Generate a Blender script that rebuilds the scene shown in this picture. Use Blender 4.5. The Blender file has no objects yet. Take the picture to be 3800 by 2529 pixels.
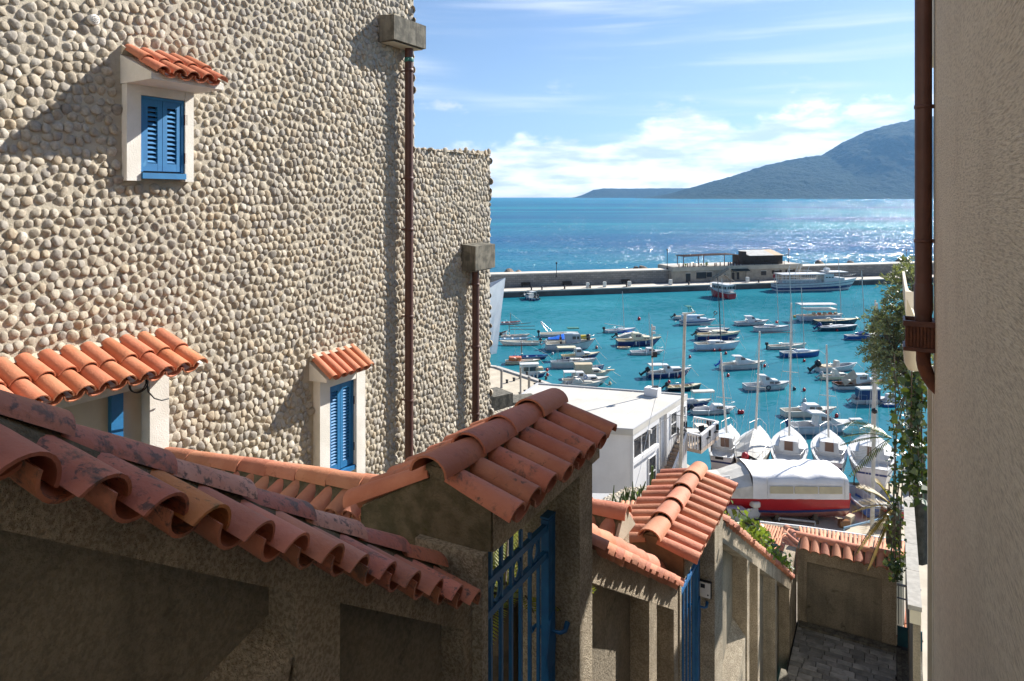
import bpy, bmesh, math, random
import numpy as np
from mathutils import Vector, Matrix, noise
R = math.radians
random.seed(7); rng = np.random.default_rng(7)
F, H, U0, V0 = 700.0, 20.0, 512.0, 196.5      # focal length in pixels of a 1024 wide picture, eye height over the sea, principal column, horizon row
SUN_AZ, SUN_EL = R(54), R(34)
sc = bpy.context.scene
# ---------------------------------------------------------------- camera, sky, sun, exposure
cam = bpy.data.cameras.new('camera'); cam_o = bpy.data.objects.new('camera', cam); sc.collection.objects.link(cam_o)
cam.sensor_width = 36; cam.lens = F / 1024 * 36; cam.shift_y = -(340.5 - V0) / 1024
cam.clip_start = .05; cam.clip_end = 90000
cam_o.location = (0, 0, H); cam_o.rotation_euler = (R(90), 0, 0); sc.camera = cam_o
sc.view_settings.view_transform = 'Standard'; sc.view_settings.look = 'None'; sc.view_settings.exposure = 1.4
sc.view_settings.gamma = 1; sc.view_settings.use_curve_mapping = False
sc.cycles.use_denoising = True
sc.cycles.max_bounces = 8; sc.cycles.diffuse_bounces = 5; sc.cycles.glossy_bounces = 3; sc.cycles.volume_bounces = 0; sc.cycles.transmission_bounces = 4
sc.cycles.sample_clamp_indirect = 6
sc.cycles.caustics_reflective = False; sc.cycles.caustics_refractive = False

class NT:
    """small helper to write node trees"""
    def __init__(s, nt): s.nt = nt; nt.nodes.clear()
    def n(s, typ, **kw):
        nd = s.nt.nodes.new(typ)
        for k, v in kw.items():
            if k.startswith('i_'):
                key = k[2:]; key = int(key) if key.isdigit() else key
                sock = nd.inputs[key]
                if isinstance(v, bpy.types.NodeSocket): s.nt.links.new(v, sock)
                else: sock.default_value = v
            else: setattr(nd, k, v)
        return nd
    def m(s, op, a, b=None, c=None, clamp=False):
        nd = s.nt.nodes.new('ShaderNodeMath'); nd.operation = op; nd.use_clamp = clamp
        for i, v in enumerate((a, b, c)):
            if v is None: continue
            if isinstance(v, bpy.types.NodeSocket): s.nt.links.new(v, nd.inputs[i])
            else: nd.inputs[i].default_value = v
        return nd.outputs[0]
    def mix(s, f, a, b, typ='MIX'):
        nd = s.nt.nodes.new('ShaderNodeMix'); nd.data_type = 'RGBA'; nd.blend_type = typ
        for i, v in ((0, f), (6, a), (7, b)):
            if isinstance(v, bpy.types.NodeSocket): s.nt.links.new(v, nd.inputs[i])
            else: nd.inputs[i].default_value = v if i == 0 else (*v, 1)[:4]
        return nd.outputs[2]
    def ramp(s, f, lo, hi, smooth=True):
        nd = s.nt.nodes.new('ShaderNodeMapRange'); nd.interpolation_type = 'SMOOTHSTEP' if smooth else 'LINEAR'
        for i, v in ((0, f), (1, lo), (2, hi)):
            if isinstance(v, bpy.types.NodeSocket): s.nt.links.new(v, nd.inputs[i])
            else: nd.inputs[i].default_value = v
        return nd.outputs[0]
    def noise(s, vec, scale, detail=4, rough=.55, dist=0):
        nd = s.n('ShaderNodeTexNoise', i_Scale=scale, i_Detail=detail, i_Roughness=rough, i_Distortion=dist)
        s.nt.links.new(vec, nd.inputs['Vector']); return nd.outputs[0]
    def mapping(s, vec, scale=(1, 1, 1), loc=(0, 0, 0), rot=(0, 0, 0)):
        nd = s.n('ShaderNodeMapping', i_Scale=scale, i_Location=loc, i_Rotation=rot)
        s.nt.links.new(vec, nd.inputs[0]); return nd.outputs[0]

w = bpy.data.worlds.new('World'); sc.world = w; w.use_nodes = True
t = NT(w.node_tree)
sky = t.n('ShaderNodeTexSky', sky_type='NISHITA', sun_disc=False, sun_elevation=SUN_EL, sun_rotation=SUN_AZ, altitude=20, air_density=1.0, dust_density=.5, ozone_density=2.2)
D = t.n('ShaderNodeTexCoord').outputs['Generated']
sep = t.n('ShaderNodeSeparateXYZ', i_0=D)
az = t.m('ARCTAN2', sep.outputs[0], sep.outputs[1]); el = t.m('ARCSINE', sep.outputs[2])
cv = t.n('ShaderNodeCombineXYZ', i_0=az, i_1=t.m('MULTIPLY', el, 1.7), i_2=0.0).outputs[0]
fb = t.noise(cv, 9, 9, .56, .25)                       # cumulus billows
lo = t.noise(t.mapping(cv, (2.2, .2, 1), (4.4, 1, 0)), 1.3, 3, .5)
hh = t.m('ADD', .100, t.m('MULTIPLY', t.m('SINE', t.m('ADD', t.m('MULTIPLY', az, 2.8), -.55)), .038))
hh = t.m('ADD', hh, t.m('MULTIPLY', t.m('SUBTRACT', lo, .5), .03))
q = t.m('SUBTRACT', 1.0, t.m('DIVIDE', el, hh))
den = t.m('ADD', q, t.m('MULTIPLY', t.m('SUBTRACT', fb, .5), 1.7))
cum = t.ramp(den, -.04, .2)
cum = t.m('MULTIPLY', cum, t.ramp(el, -.02, .02))
shade = t.ramp(t.noise(t.mapping(cv, (1, 2.6, 1), (2, .35, 0)), 9, 6, .55), .36, .62)
ccol = t.mix(shade, (3.2, 3.5, 3.9), (6.2, 6.15, 6.0))
str_ = t.noise(t.mapping(cv, (1.4, 13, 1), (3.1, .2, 0), (0, 0, R(-9))), 1.6, 5, .55, .4)
cir = t.m('MULTIPLY', t.ramp(str_, .44, .8), t.ramp(t.noise(t.mapping(cv, (1, 2.5, 1), (1.4, 0, 0)), 2.0, 2), .36, .62))
cir = t.m('MULTIPLY', cir, .95)
puff = t.m('MULTIPLY', t.ramp(t.noise(t.mapping(cv, (1, 1.4, 1), (9.3, 5, 0)), 12, 7, .6), .60, .74), t.m('MULTIPLY', t.ramp(el, .02, .06), t.ramp(el, .2, .09)))
puff = t.m('MULTIPLY', puff, .8)
skyc = t.mix(1, sky.outputs[0], (.405, .445, .52), 'MULTIPLY')
skyc = t.mix(t.m('MULTIPLY', t.ramp(el, .45, -.02), .25), skyc, (2.3, 2.75, 3.35))      # thin high haze whitens the lower sky
col = t.mix(cir, skyc, (4.1, 4.3, 4.5))
col = t.mix(puff, col, (4.2, 4.2, 4.2))
col = t.mix(cum, col, ccol)
bg = t.n('ShaderNodeBackground', i_Color=col, i_Strength=.1)
t.n('ShaderNodeOutputWorld', i_Surface=bg.outputs[0])

sun = bpy.data.lights.new('sun', 'SUN'); sun.energy = 4.2; sun.angle = R(.53); sun.color = (1, .945, .86)
sun_o = bpy.data.objects.new('sun', sun); sc.collection.objects.link(sun_o)
sd = Vector((math.sin(SUN_AZ) * math.cos(SUN_EL), math.cos(SUN_AZ) * math.cos(SUN_EL), math.sin(SUN_EL)))
sun_o.rotation_euler = sd.to_track_quat('Z', 'Y').to_euler(); sun_o.location = (20, 20, 60)

# ---------------------------------------------------------------- where things stand
def at(u, v, y): return Vector(((u - U0) / F * y, y, H - (v - V0) / F * y))
def flat(u, v, z):
    y = (H - z) * F / (v - V0); return Vector(((u - U0) / F * y, y, z))
LA = math.atan(.5407); SA, CA = math.sin(LA), math.cos(LA)
LV = Vector((SA, CA, 0)); NV = Vector((CA, -SA, 0)); ZV = Vector((0, 0, 1))
def lane(t_, n_, z): return Vector((SA * t_ + CA * n_, CA * t_ - SA * n_, H + z))     # along the lane, across it to the right, height from the eye

MW = {}
def setp(o, label=None, cat=None, group=None, kind=None):
    if label: o['label'] = label
    if cat: o['category'] = cat
    if group: o['group'] = group
    if kind: o['kind'] = kind
    return o
def thing(name, label, cat, loc=(0, 0, 0), rz=0, group=None, mw=None):
    o = bpy.data.objects.new(name, None); sc.collection.objects.link(o); o.empty_display_size = .2
    mw = mw or (Matrix.Translation(loc) @ Matrix.Rotation(rz, 4, 'Z')); o.matrix_basis = mw; MW[o.name] = mw
    return setp(o, label, cat, group)
def link(name, mesh, parent=None, mw=None, local=False):
    """link a mesh; vertices are in world space when mw is left out, or in the parent's space when local"""
    o = bpy.data.objects.new(name, mesh); sc.collection.objects.link(o)
    m = mw or Matrix()
    if parent:
        o.parent = parent
        if local: MW[o.name] = MW[parent.name] @ m; o.matrix_basis = m
        else: o.matrix_basis = MW[parent.name].inverted() @ m; MW[o.name] = m
    else: o.matrix_basis = m; MW[o.name] = m
    return o

class MB:
    """collects shapes into one mesh"""
    def __init__(s): s.v = []; s.f = []; s.sm = []
    def add(s, vs, fs, smooth=False):
        o = len(s.v); s.v.extend([tuple(p) for p in vs]); s.f.extend([tuple(i + o for i in f) for f in fs]); s.sm.extend([smooth] * len(fs))
        return s
    def hexa(s, b, t_):       # bottom and top quads, same winding (ccw from above)
        vs = list(b) + list(t_)
        return s.add(vs, [(3, 2, 1, 0), (4, 5, 6, 7), (0, 1, 5, 4), (1, 2, 6, 5), (2, 3, 7, 6), (3, 0, 4, 7)])
    def box(s, c, size, m=None, top=1.0, bev=0):
        x, y, z = [k / 2 for k in size]; c = Vector(c)
        if bev:
            xx, yy = x - bev, y - bev
            ring = lambda a, b, zz: [(-a, -yy, zz), (-xx, -b, zz), (xx, -b, zz), (a, -yy, zz), (a, yy, zz), (xx, b, zz), (-xx, b, zz), (-a, yy, zz)]
            rs = [ring(xx, yy, -z), ring(x, y, -z + bev), ring(x, y, z - bev), ring(xx, yy, z)]
            p = [v for r in rs for v in r]; fs = []
            for k in range(3):
                for i in range(8): fs.append((k * 8 + i, k * 8 + (i + 1) % 8, k * 8 + 8 + (i + 1) % 8, k * 8 + 8 + i))
            fs += [tuple(range(7, -1, -1)), tuple(range(24, 32))]
        else:
            p = [(-x, -y, -z), (x, -y, -z), (x, y, -z), (-x, y, -z), (-x * top, -y * top, z), (x * top, -y * top, z), (x * top, y * top, z), (-x * top, y * top, z)]
            fs = [(3, 2, 1, 0), (4, 5, 6, 7), (0, 1, 5, 4), (1, 2, 6, 5), (2, 3, 7, 6), (3, 0, 4, 7)]
        p = [Vector(q) for q in p]
        if m is not None: p = [m @ q for q in p]
        return s.add([q + c for q in p], fs)
    def prism(s, poly, ext):  # polygon of 3-D points swept by a vector
        n = len(poly); a = [Vector(p) for p in poly]; e = Vector(ext)
        nor = Vector((0, 0, 0))
        for i in range(n): nor += a[i].cross(a[(i + 1) % n])
        if nor.dot(e) > 0: a = a[::-1]
        return s.add(a + [p + e for p in a], [tuple(range(n)), tuple(range(2 * n - 1, n - 1, -1))] + [((i + 1) % n, i, n + i, n + (i + 1) % n) for i in range(n)])
    def tube(s, pts, r, seg=6, caps=True, smooth=True):
        pts = [Vector(p) for p in pts]; n = len(pts); rr = r if isinstance(r, (list, tuple)) else [r] * n
        vs = []; up = None
        for i, p in enumerate(pts):
            d = (pts[min(i + 1, n - 1)] - pts[max(i - 1, 0)])
            d = d.normalized() if d.length > 1e-9 else Vector((0, 0, 1))
            if up is None: up = Vector((0, 0, 1)) if abs(d.z) < .9 else Vector((1, 0, 0))
            a = d.cross(up)
            if a.length < 1e-4: a = d.orthogonal()
            a.normalize(); b = a.cross(d); up = b
            for k in range(seg):
                an = 2 * math.pi * k / seg; vs.append(p + (a * math.cos(an) + b * math.sin(an)) * rr[i])
        fs = [(i * seg + k, i * seg + (k + 1) % seg, (i + 1) * seg + (k + 1) % seg, (i + 1) * seg + k) for i in range(n - 1) for k in range(seg)]
        s.add(vs, fs, smooth)
        if caps: s.add(vs[:seg], [tuple(range(seg))][::1]); s.add(vs[-seg:], [tuple(range(seg - 1, -1, -1))])
        return s
    def lathe(s, prof, c=(0, 0, 0), seg=10, m=None, smooth=True):
        c = Vector(c); vs = []
        for r, z in prof:
            for k in range(seg):
                an = 2 * math.pi * k / seg; p = Vector((r * math.cos(an), r * math.sin(an), z))
                vs.append((m @ p if m is not None else p) + c)
        fs = [(i * seg + k, i * seg + (k + 1) % seg, (i + 1) * seg + (k + 1) % seg, (i + 1) * seg + k) for i in range(len(prof) - 1) for k in range(seg)]
        return s.add(vs, fs, smooth)
    def loft(s, rings, closed=False, smooth=True):
        n = len(rings[0]); vs = [p for r in rings for p in r]; m_ = n if closed else n - 1
        fs = [(i * n + k, i * n + (k + 1) % n, (i + 1) * n + (k + 1) % n, (i + 1) * n + k) for i in range(len(rings) - 1) for k in range(m_)]
        return s.add(vs, fs, smooth)
    def mesh(s, name, mat=None):
        me = bpy.data.meshes.new(name); me.from_pydata(s.v, [], s.f)
        if mat: me.materials.append(mat)
        if any(s.sm): me.polygons.foreach_set('use_smooth', s.sm)
        me.update(); return me
    def obj(s, name, mat, parent=None, mw=None, local=False): return link(name, s.mesh(name, mat), parent, mw, local)
def fix(o):          # make face normals point outwards
    bm = bmesh.new(); bm.from_mesh(o.data); bmesh.ops.recalc_face_normals(bm, faces=bm.faces); bm.to_mesh(o.data); bm.free(); return o

# ---------------------------------------------------------------- materials
_M = {}
def mat(name, c1, c2=None, scale=4, rough=.7, bump=0, bscale=40, bdist=.01, rnd=0, spec=.4, metal=0, det=5, lo_=.35, hi_=.65, streak=None, spots=None, coat=0, sub=None, lich=False, grain=None):
    if name in _M: return _M[name]
    m = bpy.data.materials.new(name); m.use_nodes = True; t = NT(m.node_tree); _M[name] = m
    tc = t.n('ShaderNodeTexCoord').outputs['Object']; oi = t.n('ShaderNodeObjectInfo')
    off = t.n('ShaderNodeVectorMath', operation='SCALE', i_0=(17.3, 9.1, 5.7)); t.nt.links.new(oi.outputs['Random'], off.inputs['Scale'])
    vec = t.n('ShaderNodeVectorMath', operation='ADD', i_0=tc, i_1=off.outputs[0]).outputs[0]
    if c2: c = t.mix(t.ramp(t.noise(vec, scale, det, .6), lo_, hi_), c1, c2)
    else: c = t.mix(0, c1, c1)
    if spots:                                          # (colour, scale, threshold): lichen, stains and wear with shapes of their own
        for sc_col, ss, th in spots:
            nz = t.noise(vec, ss, 7, .68, .3)
            k_ = t.m('MULTIPLY', t.ramp(nz, th, th + .13), .85)
            if lich:                                    # some pieces carry much lichen, some none
                k_ = t.m('MULTIPLY', k_, t.ramp(t.m('FRACT', t.m('MULTIPLY', oi.outputs['Random'], 5.77)), .10, .62))
            c = t.mix(k_, c, sc_col)
    if grain:                                          # (scale, depth): the speckle of a coarse render
        gz = t.noise(vec, grain[0], 3, .7); c = t.mix(t.m('MULTIPLY', t.ramp(gz, .40, .62), grain[1]), c, t.mix(1, c, (.42, .40, .37), 'MULTIPLY'))
    if streak:                                         # vertical runs of dirt
        nz = t.noise(t.mapping(vec, (streak[1], streak[1], streak[1] * .08)), 1, 5, .6)
        c = t.mix(t.m('MULTIPLY', t.ramp(nz, .45, .75), streak[2]), c, streak[0])
    if rnd:
        hs = t.n('ShaderNodeHueSaturation', i_Color=c)
        t.nt.links.new(t.m('ADD', 1 - rnd, t.m('MULTIPLY', oi.outputs['Random'], 2 * rnd)), hs.inputs['Value'])
        t.nt.links.new(t.m('ADD', .5 - rnd * .035, t.m('MULTIPLY', t.m('FRACT', t.m('MULTIPLY', oi.outputs['Random'], 7.31)), rnd * .07)), hs.inputs['Hue'])
        c = hs.outputs[0]
    b = t.n('ShaderNodeBsdfPrincipled', i_Roughness=rough, i_Metallic=metal); t.nt.links.new(c, b.inputs['Base Color'])
    b.inputs['Specular IOR Level'].default_value = spec
    if coat: b.inputs['Coat Weight'].default_value = coat; b.inputs['Coat Roughness'].default_value = .1
    if sub: b.inputs['Transmission Weight'].default_value = sub
    if bump:
        h = t.noise(vec, bscale, 4, .6)
        bp = t.n('ShaderNodeBump', i_Strength=bump, i_Distance=bdist, i_Height=h); t.nt.links.new(bp.outputs[0], b.inputs['Normal'])
    t.n('ShaderNodeOutputMaterial', i_Surface=b.outputs[0])
    return m
def leafmat(name, c1, c2, rough=.45, trans=.35):
    if name in _M: return _M[name]
    m = bpy.data.materials.new(name); m.use_nodes = True; t = NT(m.node_tree); _M[name] = m
    g = t.n('ShaderNodeNewGeometry'); c = t.mix(g.outputs['Random Per Island'], c1, c2)
    b = t.n('ShaderNodeBsdfPrincipled', i_Roughness=rough); t.nt.links.new(c, b.inputs['Base Color'])
    tr = t.n('ShaderNodeBsdfTranslucent'); t.nt.links.new(t.mix(.5, c, (.35, .42, .03)), tr.inputs[0])
    mx = t.n('ShaderNodeMixShader', i_0=trans, i_1=b.outputs[0], i_2=tr.outputs[0]); t.n('ShaderNodeOutputMaterial', i_Surface=mx.outputs[0])
    return m
TILE_OLD = mat('old_terracotta', (.45, .15, .085), (.53, .20, .125), 3, .62, .7, 34, .007, rnd=.2, spots=[((.46, .19, .07), 5, .58), ((.10, .075, .06), 8, .52), ((.07, .055, .05), 24, .52)], spec=.4, lich=True)
TILE_ORANGE = mat('orange_lichen_terracotta', (.58, .24, .085), (.50, .19, .075), 4, .75, .7, 34, .007, rnd=.1, spots=[((.16, .13, .06), 16, .56), ((.05, .045, .035), 22, .58)])
TILE_PALE = mat('pale_lichen_terracotta', (.62, .34, .25), (.52, .25, .17), 4, .75, .7, 34, .007, rnd=.1, spots=[((.07, .055, .045), 22, .52), ((.05, .045, .04), 40, .56)])
TILE_MID = mat('weathered_terracotta', (.38, .125, .07), (.45, .17, .10), 3, .68, .7, 34, .007, rnd=.12, spots=[((.075, .055, .042), 5.5, .56), ((.06, .05, .04), 18, .58)], spec=.4, lich=True)
TILE_NEW = mat('terracotta', (.42, .165, .10), (.49, .215, .135), 3, .72, .7, 34, .007, rnd=.19, spots=[((.26, .10, .06), 8, .57), ((.13, .085, .06), 22, .62)], spec=.3, lich=True)
TILE_BRIGHT = mat('bright_terracotta', (.45, .155, .08), (.51, .20, .115), 3, .72, .7, 34, .007, rnd=.13, spots=[((.15, .08, .05), 7, .63), ((.30, .13, .08), 20, .6)], spec=.3, lich=True)
ROUGH = mat('roughcast_render', (.58, .49, .375), (.43, .365, .28), 2.2, .95, 1.0, 70, .03, streak=((.15, .13, .10), 7, .4), spots=[((.17, .15, .11), 2.6, .60)], spec=.1, grain=(58, .65))
ROUGHP = mat('coarse_roughcast', (.56, .485, .375), (.43, .37, .285), 5, .95, 1.0, 85, .022, streak=((.17, .15, .12), 7, .35), spec=.1, grain=(56, .75))
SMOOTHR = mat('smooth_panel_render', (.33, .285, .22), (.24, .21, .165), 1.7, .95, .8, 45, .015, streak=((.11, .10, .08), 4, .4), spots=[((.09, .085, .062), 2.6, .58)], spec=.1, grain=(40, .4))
MORTAR = mat('mortar_bed', (.49, .44, .355), (.40, .355, .28), 3, .95, .8, 60, .01, spec=.1)
MOSSY = mat('mossy_mortar', (.17, .14, .095), (.09, .08, .05), 9, .95, 1.0, 70, .015, spots=[((.06, .07, .02), 6, .6)], spec=.1)
CONC = mat('weathered_concrete', (.20, .185, .15), (.10, .095, .08), 6, .9, .6, 50, .006, streak=((.05, .048, .042), 22, .8), spec=.15)
WSTUCCO = mat('white_stucco', (.74, .71, .66), (.66, .63, .57), 3, .9, .8, 70, .006, spec=.15)
CREAM = mat('cream_render', (.58, .54, .44), (.52, .48, .39), 2, .9, .3, 50, .004, spec=.15)
BLUE = mat('blue_paint', (.010, .135, .33), (.014, .165, .38), 5, .6, .1, 60, .002, spots=[((.07, .26, .46), 9, .62)], spec=.5)
BLUEI = mat('blue_iron_paint', (.012, .10, .27), (.015, .13, .33), 9, .45, .2, 60, .002, spots=[((.10, .045, .02), 14, .70)], spec=.5)
BROWN = mat('brown_painted_metal', (.070, .028, .021), (.088, .036, .027), 5, .5, .1, 50, .002, spots=[((.16, .06, .03), 18, .66)], spec=.4)
RUST = mat('rusty_brown_metal', (.115, .045, .025), (.075, .031, .022), 14, .75, .4, 70, .003, spec=.25)
DARK = mat('dark_iron', (.02, .02, .022), None, 4, .6)
BLACK = mat('black_plastic', (.012, .012, .014), None, 4, .5)
GLASS = mat('dark_glass', (.03, .035, .042), (.05, .055, .06), 2, .08, spec=.8)
HAZE = 3.8e-5
# ================================================================ the pebble-clad building
NW = -7.21                                            # its wall stands this far left of the lane axis, parallel to it
def wall_uv(t_, z, p=0.0): return lane(t_, NW + p, z)
pb = thing('pebble_house', 'tall house clad in rounded beige pebbles with blue shuttered windows', 'house', lane(8, NW - 3, -5))
wb = MB()
def lane_prism(mb, poly_tz, n0, n1): return mb.prism([lane(a, n0, b) for a, b in poly_tz], NV * (n1 - n0))
def lane_box(mb, t0, t1, n0, n1, z0, z1): return lane_prism(mb, [(t0, z0), (t1, z0), (t1, z1), (t0, z1)], n0, n1)
HP = [(-3, -9), (12.38, -11), (12.38, .93), (9.80, .82), (9.74, 7), (-3, 7)]
lane_prism(wb, HP, NW - 6, NW)
fix(wb.obj('wall', MORTAR, pb))

def pebble_material():
    m = bpy.data.materials.new('pebbles'); m.use_nodes = True; t = NT(m.node_tree)
    a = t.n('ShaderNodeAttribute', attribute_name='tone').outputs[0]
    tc = t.n('ShaderNodeTexCoord').outputs['Object']
    nz = t.noise(tc, 28, 6, .65); n2 = t.noise(tc, 1.1, 3, .5)
    c = t.mix(t.m('MULTIPLY', t.ramp(nz, .3, .7), .75), a, t.mix(1, a, (.58, .55, .50), 'MULTIPLY'))
    c = t.mix(t.m('MULTIPLY', t.ramp(t.noise(tc, 60, 4, .7), .60, .7), .5), c, (.16, .14, .115))
    c = t.mix(t.m('MULTIPLY', t.ramp(n2, .38, .68), .36), c, (.25, .23, .20))
    b = t.n('ShaderNodeBsdfPrincipled', i_Roughness=.8); t.nt.links.new(c, b.inputs['Base Color']); b.inputs['Specular IOR Level'].default_value = .2
    bp = t.n('ShaderNodeBump', i_Strength=.5, i_Distance=.008, i_Height=t.noise(tc, 70, 5, .65)); t.nt.links.new(bp.outputs[0], b.inputs['Normal'])
    t.n('ShaderNodeOutputMaterial', i_Surface=b.outputs[0]); return m
PEB = pebble_material()

def scatter(w0, w1, z0, z1, sp, keep, relax=3):
    pts = []; row = 0; z = z0
    while z < z1:
        x = w0 + (row % 2) * sp / 2
        while x < w1:
            pts.append((x + rng.uniform(-.36, .36) * sp, z + rng.uniform(-.36, .36) * sp)); x += sp
        z += sp * .88; row += 1
    p = np.array(pts); p = p[keep(p[:, 0], p[:, 1])]
    for _ in range(relax):
        idx, d = knn(p, 6); dv = p[:, None, :] - p[idx]; dn = np.maximum(d, 1e-6)[..., None]
        push = np.clip(sp * .86 - dn, 0, None) * dv / dn; p = p + .32 * push.sum(1)
    return p
def knn(p, k):
    n = len(p); idx = np.zeros((n, k), int); dd = np.zeros((n, k))
    for a in range(0, n, 1000):
        d = np.linalg.norm(p[a:a + 1000, None, :] - p[None], axis=2); d[np.arange(len(d)), np.arange(a, a + len(d))] = 9
        i = np.argpartition(d, k, axis=1)[:, :k]; idx[a:a + 1000] = i; dd[a:a + 1000] = np.take_along_axis(d, i, 1)
    return idx, dd
NA = 11
def pebbles(p, origin, ux, uz, un, gap=.003, bury=None):
    """stones fitted between their neighbours; returns per-stone vertex blocks and colours"""
    idx, d = knn(p, 9); dv = p[idx] - p[:, None, :]; ph = np.arctan2(dv[..., 1], dv[..., 0])
    th = np.linspace(0, 2 * math.pi, NA, endpoint=False)[None, :] + rng.uniform(0, 1, (len(p), 1))
    c = np.cos(th[:, :, None] - ph[:, None, :]); half = (d * rng.uniform(.41, .58, d.shape))[:, None, :]
    rr = np.where(c > .12, half / np.maximum(c, .12), 9).min(2)
    rmax = rng.uniform(.052, .088, (len(p), 1)); rr = np.minimum(rr, rmax)
    rr = (np.roll(rr, 1, 1) + 3.2 * rr + np.roll(rr, -1, 1)) / 5.2 - gap * rng.uniform(.2, 1.2, (len(p), 1))
    if bury is not None: rr = rr * bury(p)[:, None]
    rr = np.clip(rr, .014, None) * rng.uniform(.90, 1.07, rr.shape)
    hgt = np.clip(rr.mean(1) * rng.uniform(.27, .54, len(p)), .010, .029)
    fr = [(1.0, -.12), (.98, .28), (.80, .70), (.45, .95)]
    V = np.zeros((len(p), NA * len(fr) + 1, 3))
    ux, uz, un, origin = [np.array(k) for k in (ux, uz, un, origin)]
    tilt = rng.uniform(-.34, .34, (len(p), 2))
    for k, (f, h) in enumerate(fr):
        x = np.cos(th) * rr * f; y = np.sin(th) * rr * f
        z = hgt[:, None] * h * rng.uniform(.84, 1.14, rr.shape) + (x * tilt[:, :1] + y * tilt[:, 1:]) * (h > 0)
        V[:, k * NA:(k + 1) * NA] = (p[:, None, 0] + x)[..., None] * ux + (p[:, None, 1] + y)[..., None] * uz + z[..., None] * un
    V[:, -1] = p[:, :1] * ux + p[:, 1:] * uz + (hgt * rng.uniform(.94, 1.04, len(p)))[:, None] * un
    V += origin
    base = np.array([(.48, .42, .33), (.53, .475, .385), (.44, .385, .305), (.40, .37, .335), (.56, .525, .465), (.46, .375, .27), (.33, .305, .275), (.50, .42, .31), (.49, .45, .385)])
    pick = rng.choice(len(base), len(p), p=[.2, .17, .15, .12, .1, .07, .06, .05, .08]); tone = 1.06 * base[pick] * rng.uniform(.84, 1.10, (len(p), 1)); tone = .8 * tone + .2 * np.array([.45, .405, .33])
    return V, tone
def peb_faces():
    f = []
    for k in range(3):
        for i in range(NA): f.append((k * NA + i, k * NA + (i + 1) % NA, (k + 1) * NA + (i + 1) % NA, (k + 1) * NA + i))
    for i in range(NA): f.append((3 * NA + i, 3 * NA + (i + 1) % NA, 4 * NA))
    return f
PF = peb_faces()
def pebble_mesh(name, V, tone, flip=False):
    n = len(V); nv = V.shape[1]
    fs = []
    for i in range(n): o = i * nv; fs.extend([tuple(o + k for k in (f[::-1] if flip else f)) for f in PF])
    me = bpy.data.meshes.new(name); me.from_pydata(V.reshape(-1, 3).tolist(), [], fs); me.materials.append(PEB)
    me.polygons.foreach_set('use_smooth', [True] * len(me.polygons))
    at_ = me.attributes.new('tone', 'FLOAT_COLOR', 'POINT'); c = np.ones((n * nv, 4), np.float32); c[:, :3] = np.repeat(tone, nv, 0)
    at_.data.foreach_set('color', c.ravel()); me.update(); return me
HOLES = [(4.56, 5.41, .13, 1.42), (3.3, 5.02, -4.3, -1.72), (7.36, 8.36, -6, -2.45)]
CANO = [(4.54, 5.49, 1.18, 1.60), (3.3, 5.16, -1.95, -1.52), (7.28, 8.30, -2.62, -2.26)]
def keep(tt, zz):
    k = ((tt < 9.72) | ((tt < 12.36) & (zz < .8 + .045 * (tt - 9.8)))) & (zz > -1.2 - .47 * (tt - 2.4) - 1.2)
    y = CA * tt - SA * NW; k &= zz < 196.5 / 700 * y + .9
    for a, b, c, d in HOLES + CANO: k &= ~((tt > a - .035) & (tt < b + .035) & (zz > c - .03) & (zz < d + .03))
    return k
P = scatter(1.5, 12.36, -7.5 / 1.2, 5.0 / 1.2, .098, lambda a, b: keep(a, b * 1.2), 2); P[:, 1] *= 1.2
P = P[keep(P[:, 0], P[:, 1])]
def bury(p):
    lowf = np.array([noise.noise((a * .55, b * .55, 3)) for a, b in p]); return np.clip(1.02 + .3 * lowf - .10 * np.clip((9.5 - p[:, 0]) / 6, 0, 1), .88, 1.08)
org = lane(0, NW, 0)
V, tone = pebbles(P, org, LV, ZV, NV, bury=bury)
yy = CA * P[:, 0] - SA * NW; xx = SA * P[:, 0] + CA * NW; uu = U0 + F * xx / yy; vv = V0 - F * P[:, 1] / yy
shown = (uu > 4) & (vv > 4) & (vv < 400)
size = np.where(shown, 1 / yy ** 2 * (V[:, :NA].std(1).prod(1) ** (1 / 3) + 1e-3), 0)
top = np.argsort(-size)[:290]; rest = np.setdiff1d(np.arange(len(P)), top)
for i in top: link('pebble', pebble_mesh('pebble', V[i:i + 1], tone[i:i + 1], True), pb)
setp(link('pebbles', pebble_mesh('pebbles', V[rest], tone[rest], True), pb), kind='stuff')
# end returns and tops so that the corners read as stone
def edge_stones(name, origin, ux, uz, un, w_, h_, flip):
    q = scatter(.03, w_, .03, h_, .112, lambda a, b: a < w_ - .03); v_, t_ = pebbles(q, origin, ux, uz, un)
    setp(link(name, pebble_mesh(name, v_, t_, flip), pb), kind='stuff')
edge_stones('corner_pebbles', lane(9.74, NW, .8), -NV, ZV, LV, .5, 3.6, False)
edge_stones('corner_pebbles', lane(12.38, NW, -7), -NV, ZV, LV, .5, 7.8, False)
edge_stones('coping_pebbles', lane(9.8, NW, .83), LV, -NV, (ZV + LV * .04), 2.55, .4, False)

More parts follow.
